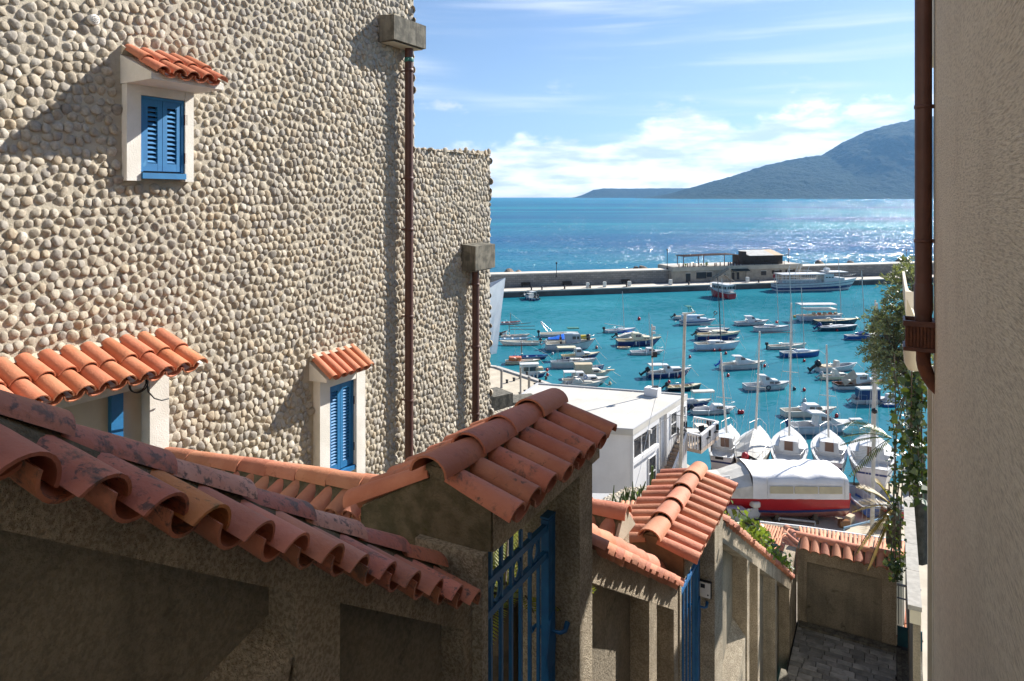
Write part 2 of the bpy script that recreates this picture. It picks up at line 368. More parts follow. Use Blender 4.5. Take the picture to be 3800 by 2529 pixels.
# ---------------------------------------------------------------- clay tiles
def tile_mesh(name, Ln, r0, r1, hk, th, m, k=7, arc=math.pi):
    mb = MB(); A = [-arc / 2 + arc * i / (k - 1) for i in range(k)]
    ring = lambda x, r: [(x, r * math.sin(a), hk * (r * math.cos(a) - (r + th * 0) * math.cos(arc / 2))) for a in A]
    o0, o1, i0, i1 = ring(0, r0), ring(Ln, r1), ring(0, r0 - th), ring(Ln, r1 - th)
    mid, imid = ring(Ln * .5, (r0 + r1) / 2 + .002), ring(Ln * .5, (r0 + r1) / 2 - th)
    mb.loft([o0, o1] if k < 9 else [o0, mid, o1]); mb.loft([i1, i0] if k < 9 else [i1, imid, i0])
    mb.loft([i0, o0], smooth=False); mb.loft([o1, i1], smooth=False)
    mb.add([o0[0], o1[0], i1[0], i0[0]], [(3, 2, 1, 0)]); mb.add([o0[-1], o1[-1], i1[-1], i0[-1]], [(0, 1, 2, 3)])
    return mb.mesh(name, m)
TM = {}
def tm(kind, m, near=False):
    key = (kind, m.name, near)
    if key not in TM:
        k = 11 if near else 7
        TM[key] = {'coverlong': lambda: tile_mesh('roof_tile', .70, .074, .094, .86, .016, m, k),
                   'cover': lambda: tile_mesh('roof_tile', .46, .076, .094, .86, .016, m, k),
                   'wide': lambda: tile_mesh('roof_tile', .335, .104, .120, 1.0, .017, m, k, 2.45),
                   'short': lambda: tile_mesh('roof_tile', .30, .076, .090, .86, .015, m, k),
                   'ridge': lambda: tile_mesh('ridge_tile', .46, .112, .132, .82, .016, m, max(k, 9)),
                   'ridge_flat': lambda: tile_mesh('ridge_tile', .44, .092, .112, 1.0, .016, m, max(k, 9), 2.3),
                   'ridge_low': lambda: tile_mesh('ridge_tile', .44, .10, .115, .95, .015, m, max(k, 9)),
                   'small': lambda: tile_mesh('roof_tile', .36, .062, .076, .9, .013, m, k)}[kind]()
    return TM[key]
def frame(P, X, Yh):
    X = Vector(X).normalized(); Z = X.cross(Vector(Yh)).normalized()
    if Z.z < 0: Z = -Z
    Y = Z.cross(X); return Matrix(((X.x, Y.x, Z.x, P[0]), (X.y, Y.y, Z.y, P[1]), (X.z, Y.z, Z.z, P[2]), (0, 0, 0, 1)))
FLIP = Matrix.Rotation(math.pi, 4, 'X')
def jig(a=.022, b=.006): return Matrix.Translation((random.gauss(0, b), random.gauss(0, b), random.gauss(0, b * .5))) @ Matrix.Rotation(random.gauss(0, a), 4, 'Z') @ Matrix.Rotation(random.gauss(0, a), 4, 'X')
def put(par, me, mw, m=None):
    o = link(me.name.split('.')[0], me, par, mw)
    if m is not None and m is not me.materials[0]:
        o.material_slots[0].link = 'OBJECT'; o.material_slots[0].material = m
    return o
def tile_row(par, P0, step, n, X, kind, m, pan=True, near=False, jit=.024, mats=None, shift=0, pandrop=.05):
    step = Vector(step); X = Vector(X)
    for i in range(n):
        p = Vector(P0) + step * (i + shift); fm = frame(p, X, step)
        put(par, tm(kind, m, near), fm @ jig(jit), (mats(i) if mats else None))
        if pan and i < n - 1:
            p2 = p + step * .5; fm = frame(p2, X, step) @ Matrix.Translation((-.015, 0, -pandrop + .052 + (.03 if kind == 'wide' else 0))) @ FLIP
            put(par, tm(kind, m, near), fm @ jig(jit))
def ridge_row(par, P0, step, n, m, kind='ridge', near=False, mats=None, tip=.02):
    """tiles laid nose to tail; X of each points along -step so that every tile laps the one before"""
    step = Vector(step); sd_ = step.normalized()
    for i in range(n):
        p = Vector(P0) + step * (i + 1)
        X = -sd_ - Vector((0, 0, -tip / .4)); side = ZV.cross(sd_)
        put(par, tm(kind, m, near), frame(p, X, side) @ jig(.012), mats(i) if mats else None)

# ---------------------------------------------------------------- small tiled canopies and blue shuttered windows of the pebble house
def shutter(par, t0, t1, z0, z1, p, nsl, hinge=True):
    mid = (t0 + t1) / 2; e = .055
    fr = MB(); lane_box(fr, t0 - .028, t0, NW + p - .02, NW + p + .045, z0 - .01, z1 + .03); lane_box(fr, t1, t1 + .028, NW + p - .02, NW + p + .045, z0 - .01, z1 + .03)
    lane_box(fr, t0, t1, NW + p - .02, NW + p + .045, z1, z1 + .03); fr.obj('window_frame', BLUE, par)
    for a, b in ((t0 + .003, mid - .003), (mid + .003, t1 - .003)):
        leaf = MB(); q = NW + p
        lane_box(leaf, a, a + e, q, q + .035, z0, z1); lane_box(leaf, b - e, b, q, q + .035, z0, z1)
        lane_box(leaf, a + e, b - e, q, q + .034, z1 - .075, z1); lane_box(leaf, a + e, b - e, q, q + .034, z0, z0 + .085)
        lf = leaf.obj('shutter', BLUE, par)
        bk = MB(); lane_box(bk, a + e, b - e, q - .012, q - .008, z0 + .085, z1 - .075); bk.obj('shutter_backing', BLACK, lf)
        h = (z1 - .08 - z0 - .09) / nsl
        for k in range(nsl):
            zc = z0 + .09 + h * (k + .5); s = MB()
            s.prism([lane(a + e, q + .004, zc + h * .22), lane(a + e, q + .028, zc - h * .30), lane(a + e, q + .028, zc - h * .46), lane(a + e, q + .001, zc + h * .06)], LV * (b - a - 2 * e))
            s.obj('slat', BLUE, lf)
    sl = MB(); lane_box(sl, t0 - .03, t1 + .03, NW + p - .02, NW + p + .085, z0 - .085, z0 - .022); sl.obj('sill', BLUE, par)
    if hinge:
        for zc in (z0 + (z1 - z0) * .2, z0 + (z1 - z0) * .76):
            hb = MB(); lane_box(hb, t1 + .03, t1 + .062, NW + p + .02, NW + p + .06, zc - .06, zc + .06); hb.obj('hinge', RUST, par)
def canopy(par, t0, t1, zw, ze, pr, zs, rows, n, kind, m, cheek=WSTUCCO):
    b = MB(); q = pr - .05                                       # solid wedge: flat soffit, sloping top, fascia in front
    b.prism([lane(t0, NW, zs), lane(t0, NW + q, zs + .015), lane(t0, NW + q, ze - .015), lane(t0, NW, zw - .05)], LV * (t1 - t0)); fix(b.obj('canopy_slab', cheek, par))
    sp = (t1 - t0) / n; d = Vector(lane(0, pr, ze)) - Vector(lane(0, 0, zw)); dl = d.length
    for r in range(rows):
        up = lane(t0 + sp * .5, NW, zw) + d * (r / rows) + ZV * (.0 if r else .012)
        L_ = dl / rows + (.06 if r < rows - 1 else .03)
        key = ('c', round(L_, 2), m.name, kind)
        if key not in TM: TM[key] = tile_mesh('roof_tile', L_, .40 * sp, .47 * sp, .85, .013, m, 9)
        for i in range(n):
            lift = .012 * (rows - 1 - r) if rows > 1 else 0
            p = up + LV * sp * i; put(par, TM[key], frame(p + ZV * lift, d, LV) @ jig(.014, .003))
            if i < n - 1: put(par, TM[key], frame(p + LV * sp * .5, d, LV) @ Matrix.Translation((-.01, 0, .012)) @ FLIP @ jig(.01, .002))
    bed = MB(); bed.prism([lane(t0 + .01, NW + .0, zw - .05), lane(t0 + .01, NW, zw + .06), lane(t0 + .01, NW + .07, zw + .02)], LV * (t1 - t0 - .02)); fix(bed.obj('mortar_fillet', MORTAR, par))
w1 = thing('window', 'small upper window with blue louvred shutters under a tiled canopy', 'window', lane(5, NW, .2), group='blue shuttered windows of the pebble house')
j = MB(); lane_box(j, 4.585, 4.745, NW - .02, NW + .09, .17, 1.21); lane_box(j, 5.285, 5.395, NW - .02, NW + .09, .17, 1.21); lane_box(j, 4.745, 5.285, NW - .02, NW + .085, 1.10, 1.21); j.obj('surround', WSTUCCO, w1)
shutter(w1, 4.78, 5.25, .28, 1.065, .03, 12)
canopy(w1, 4.57, 5.46, 1.56, 1.30, .57, 1.20, 2, 5, 'a', TILE_BRIGHT)
w3 = thing('window', 'tall narrow window with blue louvred shutters beside the brown downpipe', 'window', lane(7.9, NW, -4), group='blue shuttered windows of the pebble house')
j = MB(); lane_box(j, 7.40, 7.60, NW - .02, NW + .13, -5.2, -2.57); lane_box(j, 8.17, 8.37, NW - .02, NW + .13, -5.2, -2.57); lane_box(j, 7.60, 8.17, NW - .02, NW + .125, -2.74, -2.57); j.obj('surround', WSTUCCO, w3)
shutter(w3, 7.635, 8.135, -4.02, -2.775, .03, 24)
canopy(w3, 7.32, 8.26, -2.29, -2.53, .38, -2.60, 1, 6, 'b', TILE_BRIGHT)
w2 = thing('doorway', 'white recessed doorway with a blue post under the long tiled canopy', 'doorway', lane(4.2, NW, -4))
j = MB(); lane_box(j, 4.80, 5.03, NW - .02, NW + .16, -4.6, -1.83); lane_box(j, 2.6, 4.80, NW - .02, NW + .155, -2.05, -1.83); lane_box(j, 2.3, 2.6, NW - .02, NW + .16, -4.6, -1.83); j.obj('surround', WSTUCCO, w2)
j = MB(); lane_box(j, 2.6, 4.80, NW + .002, NW + .012, -4.6, -2.05); j.obj('back_panel', CREAM, w2)
j = MB(); lane_box(j, 4.43, 4.56, NW + .012, NW + .07, -4.6, -2.055); j.obj('post', BLUE, w2)
canopy(w2, 2.1, 5.12, -1.56, -1.80, .66, -1.86, 2, 15, 'c', TILE_BRIGHT)
cb = MB(); cc = lane(4.62, NW + .20, -1.98)
pts = [cc + LV * (.085 * math.cos(a) * (1 + .1 * a / 9)) + ZV * (.085 * math.sin(a)) + NV * (.004 * a) for a in np.linspace(1.2, 13.2, 40)]
pts += [cc + LV * .1 + ZV * -.1 + NV * .05, cc + LV * .17 + ZV * -.19 + NV * .05, cc + LV * .27 + ZV * -.24 + NV * .03, cc + LV * .36 + ZV * -.245 + NV * .02]
setp(cb.tube(pts, .0075, 6).obj('cable', BLACK), 'coil of black cable hanging on the white doorway lintel', 'cable')
vt = thing('vent', 'round white perforated vent set high in the pebble wall', 'vent', lane(4.27, NW, 1.81))
vm = Matrix((LV, ZV, NV)).transposed().to_4x4()
VM = Matrix.Translation(lane(4.27, NW, 1.81)) @ vm
d_ = MB(); d_.lathe([(.056, -.01), (.056, .045), (.047, .056), (.0, .056)], seg=18); d_.obj('vent_cover', WSTUCCO, vt, VM)
for a, b in [(0, 0)] + [(.015, k * 60) for k in range(6)] + [(.032, k * 30 + 15) for k in range(12)]:
    h_ = MB(); h_.lathe([(.0052, .0), (.0052, .001), (0, .001)], (a * math.cos(R(b)), a * math.sin(R(b)), .0565), 8); h_.obj('hole', BLACK, vt, VM)

def hopper_pipe(label, tb0, tb1, z0, z1, tp, zlow, bands):
    o = thing('downpipe', label, 'downpipe', lane(tp, NW, zlow))
    b = MB(); b.prism([lane(tb0, NW, z0 - .02), lane(tb0, NW, z1 + .03), lane(tb0, NW + .33, z1), lane(tb0, NW + .33, z0)], LV * (tb1 - tb0)); fix(b.obj('hopper_box', CONC, o))
    b = MB(); lane_box(b, tb0 + .04, tb1 - .04, NW + .03, NW + .29, z0 - .024, z0 - .021); b.obj('hopper_soffit', CREAM, o)
    p = MB(); q = NW + .155; n = 14; zs = [z0 - .025 + (zlow - z0) * i / n for i in range(n + 1)]
    p.tube([lane(tp, q, z) for z in zs], .07, 12); p.obj('pipe', BROWN, o)
    for z in bands:
        c = MB(); c.lathe([(.072, -.03), (.077, -.028), (.077, .028), (.072, .03)], lane(tp, q, z), 12); lane_box(c, tp - .01, tp + .01, NW - .01, q - .055, z - .012, z + .012); c.obj('pipe_bracket', BROWN, o)
    return o
d1 = hopper_pipe('long brown downpipe with concrete box at the taller wall end', 8.82, 9.68, 2.485, 2.87, 9.44, -4.9, (2.1, .3, -.55, -2.0, -3.4))
tp = MB(); tp.lathe([(.073, -.03), (.079, -.02), (.078, .03), (.073, .04)], lane(9.44, NW + .155, 2.27), 12); tp.tube([lane(9.36, NW + .2, 2.27), lane(9.32, NW + .23, 2.25)], .014, 5); tp.obj('tape', mat('green_tape', (.03, .16, .14), None, rough=.5), d1)
hopper_pipe('shorter brown downpipe with concrete box on the lower stepped wall', 11.28, 12.02, -1.40, -.94, 11.57, -5.8, (-1.7, -2.9, -4.2))

# ================================================================ lane walls and gateways on the left of the steps
GN = -2.155
def ez1(t_): return -.757 - .66 * (t_ - 1.04)
def ez2(t_): return -2.641 - .61 * (t_ - 4.93)
def ez3(t_): return -4.28 - .583 * (t_ - 9.5)
def stepwall(o, ez, t0, t1, depth, recesses, nf=-2.05, nb=-2.20, band=.17, low=2.6, body=ROUGH):
    """core slab, sloping head band and piers; the recesses are (t0, t1) openings between the piers"""
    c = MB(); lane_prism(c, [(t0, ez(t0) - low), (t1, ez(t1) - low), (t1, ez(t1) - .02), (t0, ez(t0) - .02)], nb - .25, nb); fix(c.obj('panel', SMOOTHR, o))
    f = MB(); lane_prism(f, [(t0, ez(t0) - band), (t1, ez(t1) - band), (t1, ez(t1) - .01), (t0, ez(t0) - .01)], nb + .001, nf); fix(f.obj('head_band', body, o))
    edges = [t0] + [k for r in recesses for k in r] + [t1]
    for a, b in zip(edges[::2], edges[1::2]):
        if b - a < .02: continue
        p = MB(); lane_prism(p, [(a, ez(a) - low), (b, ez(b) - low), (b, ez(b) - band - .001), (a, ez(a) - band - .001)], nb + .001, nf); fix(p.obj('pier', body, o))
def wall_coping(o, ez, t0, t1, slope, kind, m, mr, sp_plan, near=False, mats=None, rmats=None, half=.30, nr=-2.26, dz=.07, rise=.055, rk='ridge_low'):
    S = (LV - ZV * slope).normalized(); step = (LV - ZV * slope) * sp_plan; n = int((t1 - t0) / sp_plan)
    for sg in (1, -1):
        X = NV * sg * half + ZV * (-dz) + LV * (.05 if sg > 0 else 0) - ZV * (.05 * slope if sg > 0 else 0)
        tile_row(o, lane(t0 + sp_plan * .4, nr + sg * .02, ez(t0 + sp_plan * .4) + dz - .0), step, n, X, kind, m, near=near, mats=mats if sg > 0 else None)
    mb = MB(); a, b = t0, t1
    mb.prism([lane(a, nr - half + .10, ez(a) + .0), lane(a, nr + half - .08, ez(a) + .0), lane(a, nr + .10, ez(a) + dz + .06), lane(a, nr, ez(a) + dz + .13), lane(a, nr - .10, ez(a) + dz + .06)], lane(b, 0, ez(b)) - lane(a, 0, ez(a)))
    fix(mb.obj('mortar_bed', MOSSY, o))
    rs = .40; k = int((t1 - t0) * math.sqrt(1 + slope ** 2) / rs) + 1; st = -S * rs       # laid from the low end upwards
    P0 = lane(t1, nr, ez(t1) + dz + rise - .015)
    ridge_row(o, P0, st, k, mr, rk, near, rmats, tip=.016)
# --- wall 1
g1 = thing('garden_wall', 'nearest sloping garden wall with lichen-spotted clay coping tiles', 'wall', lane(2, -2.2, -4), group='tile-topped walls stepping down the lane')
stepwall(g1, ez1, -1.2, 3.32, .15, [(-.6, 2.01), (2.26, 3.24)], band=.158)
wall_coping(g1, ez1, -.40, 3.20, .66, 'wide', TILE_OLD, TILE_OLD, .18, True,
            rk='ridge_flat', rise=.085, mats=lambda i: TILE_ORANGE if i == 10 else (TILE_MID if i in (17, 20, 21) else None), rmats=lambda i: {8: TILE_PALE, 7: TILE_PALE, 4: TILE_PALE, 2: TILE_PALE}.get(i, None))
sl = MB(); sl.prism([lane(-.6, -2.199, -2.36), lane(2.008, -2.199, -1.68), lane(2.008, -2.06, -1.80), lane(-.6, -2.06, -2.52)], -ZV * .6 - LV * .2); fix(sl.obj('sloping_sill', ROUGH, g1))
# --- gateways
def gateway(o, t0, t1, zr, ze, tm_, mg, near, nsp, gt0, gt1, pt1, zl, n_r, body, ridge_n, mats=None, hl=None, zel=None):
    nr, half = -2.32, .47; L_ = t1 - t0; hl = hl or half; zel = zel or ze
    bl = MB(); bl.prism([lane(t0 + .06, nr - hl + .10, zl + zel - ze), lane(t0 + .06, nr + .37, zl), lane(t0 + .06, nr + .37, ze + .015), lane(t0 + .06, nr + .06, zr - .05), lane(t0 + .06, nr - .06, zr - .05), lane(t0 + .06, nr - hl + .10, zel + .015)], LV * (L_ - .10)); fix(bl.obj('lintel', body, o))
    ga = MB(); ga.prism([lane(t0 + .035, nr - hl + .11, zl + zel - ze + .01), lane(t0 + .035, nr + .36, zl + .01), lane(t0 + .035, nr + .36, ze + .01), lane(t0 + .035, nr + .11, zr - .055), lane(t0 + .035, nr + .07, zr + .03), lane(t0 + .035, nr - .07, zr + .03), lane(t0 + .035, nr - .11, zr - .055), lane(t0 + .035, nr - hl + .11, zel + .01)], LV * .024); fix(ga.obj('gable', mg, o))
    sp = L_ / nsp
    for sg in (1, -1):
        tile_row(o, lane(t0 + sp * .45, nr + sg * .055, zr - .035), LV * sp, nsp, NV * sg * ((half if sg > 0 else hl) - .055) + ZV * ((ze if sg > 0 else zel) - zr + .035), 'cover' if sg > 0 or hl == half else 'coverlong', tm_, near=near, mats=mats if sg > 0 else None, pandrop=.062)
    bed = MB(); bed.prism([lane(t0 + .045, nr - .1, zr - .05), lane(t0 + .045, nr + .1, zr - .05), lane(t0 + .045, nr + .085, zr + .03), lane(t0 + .045, nr, zr + .075), lane(t0 + .045, nr - .085, zr + .03)], LV * (L_ - .09)); fix(bed.obj('mortar_bed', MOSSY, o))
    ridge_row(o, lane(t0 - .02, nr, zr + .005), LV * (L_ / ridge_n), ridge_n, tm_, 'ridge', near, mats, tip=.014)
    for a, b, nfr in ((t0 - .015, t0 + .05, -1.985), (gt1 + .03, pt1, -1.95)):
        p = MB(); lane_box(p, a, b, -2.44, nfr, zl - 3.4, zl - .001); p.obj('gate_pillar', ROUGHP, o)
def rmat_(k): return lambda i: k.get(i)
gw1 = thing('gateway', 'nearer tile-roofed gateway in shade with weathered ridge tiles', 'gateway', lane(4.2, -2.3, -5), group='small tile-roofed gateways along the lane')
gateway(gw1, 3.34, 5.05, -1.605, -1.765, TILE_MID, MOSSY, True, 8, 3.66, 4.59, 4.86, -1.99, 4, ROUGH, 4, None, .68, -1.94)
gw2 = thing('gateway', 'farther tile-roofed gateway in sun with clean orange tiles', 'gateway', lane(8.5, -2.3, -7), group='small tile-roofed gateways along the lane')
gateway(gw2, 7.47, 9.78, -3.765, -3.905, TILE_NEW, mat('brown_gable_render', (.20, .135, .08), (.14, .10, .065), 6, .95, .9, 80, .012, spec=.1), True, 11, 8.02, 8.95, 9.45, -4.13, 5, ROUGH, 5)
def iron_gate(label, t0, t1, zr, grp):
    o = thing('iron_gate', label, 'gate', lane(t0, GN, zr - 2.2), group=grp); n = 9; sp = (t1 - t0 - .10) / (n - 1)
    for k in range(n):
        b = MB(); tt = t0 + .02 + sp * k; h = .02 + .20 * math.sin(math.pi * min(1, (k + 1) / 7.5)) ** 1
        lane_box(b, tt - .011, tt + .011, GN - .011, GN + .011, zr - 2.15, zr + h); b.obj('bar', BLUEI, o)
    for z in (zr, zr - .19, zr - 2.05):
        b = MB(); lane_box(b, t0, t1 - .11, GN - .019, GN + .019, z - .022, z + .022); b.obj('rail', BLUEI, o)
    for k in range(1, n - 1, 2):
        tt = t0 + .02 + sp * (k + .5 - 1 + .0); c = lane(tt, GN, zr - .095)
        r = MB(); r.tube([c + LV * (.048 * math.cos(a)) + ZV * (.066 * math.sin(a)) for a in np.linspace(0, 2 * math.pi, 17)], .011, 6, caps=False); r.obj('ring', BLUEI, o)
    p = MB(); lane_box(p, t1 - .11, t1 - .045, GN - .03, GN + .03, zr - 2.15, zr + .05); p.obj('lock_stile', BLUEI, o)
    p = MB(); lane_box(p, t1 - .035, t1, GN - .03, GN + .03, zr - 2.15, zr + .06); lane_box(p, t1 - .12, t1, GN - .032, GN + .034, zr + .061, zr + .075); p.obj('gate_post', BLUEI, o)
    lk = MB(); ap = [(-.10, -.1), (-.04, .13), (.02, .16), (.035, .05), (.05, -.05), (.03, -.18), (-.02, -.22), (-.08, -.2)]
    lk.prism([lane(t1 - .07 + a, GN + .031, zr - .78 + b) for a, b in ap], NV * .014); fix(lk.obj('lock_plate', BLUEI, o))
    h = MB(); zc = zr - .74; h.tube([lane(t1 - .07, GN + .04, zc), lane(t1 - .07, GN + .10, zc), lane(t1 - .02, GN + .115, zc - .01), lane(t1 + .035, GN + .11, zc + .02)], [.012, .013, .017, .02], 7)
    h.tube([lane(t1 - .07, GN - .03, zc), lane(t1 - .07, GN - .09, zc), lane(t1 - .13, GN - .10, zc - .01)], [.012, .013, .02], 7); h.obj('handle', BLUEI, o)
    return o
GRP = 'blue wrought iron gates'
iron_gate('near blue wrought iron gate with a row of rings', 3.42, 4.585, -2.345, GRP)
iron_gate('far blue wrought iron gate beside the white intercom', 7.58, 8.945, -4.42, GRP)
ic = thing('intercom', 'white intercom plate on the pillar of the far gate', 'intercom', lane(8.97, -2.07, -4.97))
b = MB(); lane_box(b, 8.948, 8.978, -2.155, -1.985, -5.075, -4.865); b.obj('back_box', DARK, ic)
b = MB(); lane_box(b, 8.930, 8.947, -2.145, -1.995, -5.063, -4.877); b.obj('face_plate', WSTUCCO, ic)
b = MB(); lane_box(b, 8.927, 8.9295, -2.115, -2.060, -4.945, -4.895); b.obj('camera_window', BLACK, ic)
b = MB(); lane_box(b, 8.922, 8.9295, -2.03, -2.015, -5.03, -5.015); b.obj('button', DARK, ic)
# --- wall 2, wall 3
g2 = thing('garden_wall', 'short sloping garden wall between the two tile-roofed gateways', 'wall', lane(6, -2.2, -5.5), group='tile-topped walls stepping down the lane')
stepwall(g2, ez2, 4.87, 7.53, .15, [(4.90, 6.42), (6.66, 7.27)], nf=-2.0, nb=-2.19, band=.27)
wall_coping(g2, ez2, 4.93, 7.56, .61, 'wide', TILE_NEW, TILE_NEW, .19, True)
g3 = thing('garden_wall', 'long sloping garden wall with thin fins running down to the landing', 'wall', lane(13, -2.2, -10), group='tile-topped walls stepping down the lane')
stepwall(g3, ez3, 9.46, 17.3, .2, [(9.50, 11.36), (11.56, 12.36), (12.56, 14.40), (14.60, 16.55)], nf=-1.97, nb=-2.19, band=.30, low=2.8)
wall_coping(g3, ez3, 9.6, 17.3, .583, 'wide', TILE_NEW, TILE_NEW, .215, False)
sl = MB(); sl.prism([lane(9.56, -2.188, -7.35), lane(11.34, -2.188, -6.62), lane(11.34, -1.99, -6.86), lane(9.56, -1.99, -7.6)], -ZV * 1.6); fix(sl.obj('sloping_sill', ROUGHP, g3))
bn = MB(); bn.prism([lane(10.8, -1.965, -9.64), lane(15.2, -1.965, -9.64), lane(15.2, -1.88, -9.64), lane(15.0, -1.79, -9.64), lane(10.8, -1.79, -9.64)], -ZV * .7); fix(bn.obj('base_ledge', CONC, g3))
# --- cross walls running left from the lane to the pebble house
def cross_wall(label, t_, n0, z0, n1, z1, m, mr, sp, endcap=False, near=False):
    o = thing('garden_wall', label, 'wall', lane(t_, (n0 + n1) / 2, min(z0, z1) - 2), group='tile-topped cross walls of the gardens')
    sl_ = (z1 - z0) / (n1 - n0); st = (NV * -1 - ZV * sl_)              # from right end n0 towards the left end n1
    W = abs(n1 - n0); n = int(W / sp)
    b = MB(); b.prism([lane(t_ - .13, n0, z0 - 2.6), lane(t_ + .13, n0, z0 - 2.6), lane(t_ + .13, n0, z0 - .24), lane(t_ - .13, n0, z0 - .24)], lane(0, n1, z1) - lane(0, n0, z0)); fix(b.obj('wall_body', ROUGH, o))
    b = MB(); b.prism([lane(t_ - .2, n0, z0 - .235), lane(t_ + .2, n0, z0 - .235), lane(t_ + .09, n0, z0 - .09), lane(t_, n0, z0 - .02), lane(t_ - .09, n0, z0 - .09)], lane(0, n1, z1) - lane(0, n0, z0)); fix(b.obj('mortar_bed', MOSSY, o))
    for sg in (-1, 1): tile_row(o, lane(t_ + sg * .02, n0 - sp * .5, z0 - .145), st * sp, n, LV * sg * .30 - ZV * .13, 'short', m, near=near)
    ridge_row(o, lane(t_, n0 - .0, z0 - .085), st * .40, int(W / .40), mr, 'ridge_low', near, tip=-.012)
    if endcap:
        e = MB(); e.prism([lane(t_ - .3, n0 + .01, z0 - .30), lane(t_ - .1, n0 + .01, z0 - .11), lane(t_ - .06, n0 + .01, z0 - .02), lane(t_, n0 + .01, z0 + .01), lane(t_ + .06, n0 + .01, z0 - .02), lane(t_ + .1, n0 + .01, z0 - .11), lane(t_ + .3, n0 + .01, z0 - .30)], -NV * .03); fix(e.obj('mortar_end', MORTAR, o))
    return o
cross_wall('tile-topped cross wall in sun behind the nearest sloping wall', 5.0, -3.45, -2.49, -7.1, -2.79, TILE_NEW, TILE_NEW, .205)
cross_wall('tile-topped cross wall meeting the short wall between gateways', 6.5, -2.27, -3.0, -3.6, -3.07, TILE_NEW, TILE_NEW, .21, True)
# --- end wall across the foot of the steps
ew = thing('end_wall', 'tile-topped rendered wall closing the lane at the landing', 'wall', lane(17.9, -.9, -10.1))
b = MB(); lane_box(b, 17.92, 18.15, -1.95, .12, -10.3, -8.32); b.obj('wall_body', SMOOTHR, ew)
b = MB(); lane_box(b, 17.84, 17.918, -1.95, .12, -8.62, -8.32); b.obj('head_band', ROUGH, ew)
b = MB(); lane_box(b, 17.84, 17.918, -.17, .12, -10.09, -8.621); lane_box(b, 17.84, 17.918, -1.95, -1.74, -10.09, -8.621); b.obj('pier', ROUGH, ew)
b = MB(); b.prism([lane(17.78, -1.9, -8.318), lane(18.27, -1.9, -8.318), lane(18.12, -1.9, -8.15), lane(18.03, -1.9, -8.08), lane(17.94, -1.9, -8.15)], NV * 2.0); fix(b.obj('mortar_bed', MOSSY, ew))
TW = tile_mesh('roof_tile', .38, .095, .112, .85, .016, TILE_NEW, 9); TM[('ew', TILE_NEW.name, False)] = TW
for i in range(9):
    for sg in (-1, 1): put(ew, TW, frame(lane(18.03 + sg * .03, -1.78 + i * .228, -8.14), LV * sg * .33 - ZV * .17, NV) @ jig(.015))
ridge_row(ew, lane(18.03, .16, -8.13), -NV * .43, 5, TILE_NEW, 'ridge_low', tip=-.012)
b = MB(); b.prism([lane(16.9, -1.96, -10.3), lane(17.84, -1.96, -10.3), lane(17.84, -1.96, -8.33), lane(16.9, -1.96, -8.33)], -NV * .25); fix(b.obj('return_wall', ROUGH, ew))
# ================================================================ right-hand building along the lane
RN = .40
STUC = bpy.data.materials.new('beige_stucco'); STUC.use_nodes = True
t = NT(STUC.node_tree); tc = t.n('ShaderNodeTexCoord').outputs['Object']
ld = t.n('ShaderNodeVectorMath', operation='DOT_PRODUCT', i_0=tc, i_1=tuple(LV)).outputs['Value']; zz_ = t.n('ShaderNodeSeparateXYZ', i_0=tc).outputs[2]
nd_ = t.n('ShaderNodeVectorMath', operation='DOT_PRODUCT', i_0=tc, i_1=tuple(NV)).outputs['Value']
tc = t.n('ShaderNodeCombineXYZ', i_0=t.m('MULTIPLY', ld, .11), i_1=nd_, i_2=zz_).outputs[0]
g1_ = t.noise(tc, 75, 4, .7); g2_ = t.noise(tc, 1.2, 4, .55); g3_ = t.noise(tc, 120, 3, .6)
c = t.mix(t.ramp(g2_, .3, .7), (.76, .675, .53), (.70, .61, .475)); st_ = t.noise(t.mapping(t.n('ShaderNodeTexCoord').outputs['Object'], (3.2, 3.2, .22)), 1, 5, .6); pt_ = t.noise(t.n('ShaderNodeTexCoord').outputs['Object'], .8, 5, .6)
c = t.mix(t.m('MULTIPLY', t.ramp(st_, .48, .72), .10), c, (.42, .35, .26)); c = t.mix(t.m('MULTIPLY', t.ramp(pt_, .50, .66), .22), c, (.46, .37, .28))
c = t.mix(t.m('MULTIPLY', t.ramp(g1_, .46, .62), .5), c, (.30, .235, .17))
c = t.mix(t.m('MULTIPLY', t.ramp(g3_, .58, .7), .5), c, (.70, .63, .53))
b = t.n('ShaderNodeBsdfPrincipled', i_Roughness=.95); t.nt.links.new(c, b.inputs['Base Color']); b.inputs['Specular IOR Level'].default_value = .1
hh = t.m('ADD', g1_, t.m('MULTIPLY', g3_, .5))
bp = t.n('ShaderNodeBump', i_Strength=1, i_Distance=.03, i_Height=hh); t.nt.links.new(bp.outputs[0], b.inputs['Normal']); t.n('ShaderNodeOutputMaterial', i_Surface=b.outputs[0])
rb = thing('stucco_house', 'beige stucco house filling the right edge of the lane', 'house', lane(4, 2, -9))
b = MB(); lane_box(b, -4, 8.62, RN, RN + 5, -9.5, 3.45); fix(b.obj('wall', STUC, rb))
b = MB(); lane_box(b, -4.1, 11.3, RN - .04, RN + 5.1, 3.452, 3.60); fix(b.obj('roof_slab', CREAM, rb))
b = MB(); lane_box(b, 8.622, 9.65, RN + .05, RN + 5, -11, 3.45); b.obj('far_wall', CREAM, rb)
b = MB(); lane_box(b, 9.652, 11.1, RN + .06, RN + 5, 1.75, 3.45); b.obj('added_shade_block', CREAM, rb)  # hidden overhang added to cast shade on the near gateway roof
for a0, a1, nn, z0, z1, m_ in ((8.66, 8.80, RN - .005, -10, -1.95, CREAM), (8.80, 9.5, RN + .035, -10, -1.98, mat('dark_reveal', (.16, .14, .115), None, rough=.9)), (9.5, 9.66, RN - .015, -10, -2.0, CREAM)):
    b = MB(); lane_box(b, a0, a1, nn, RN + .051, z0, z1); b.obj('door_jamb', m_, rb)
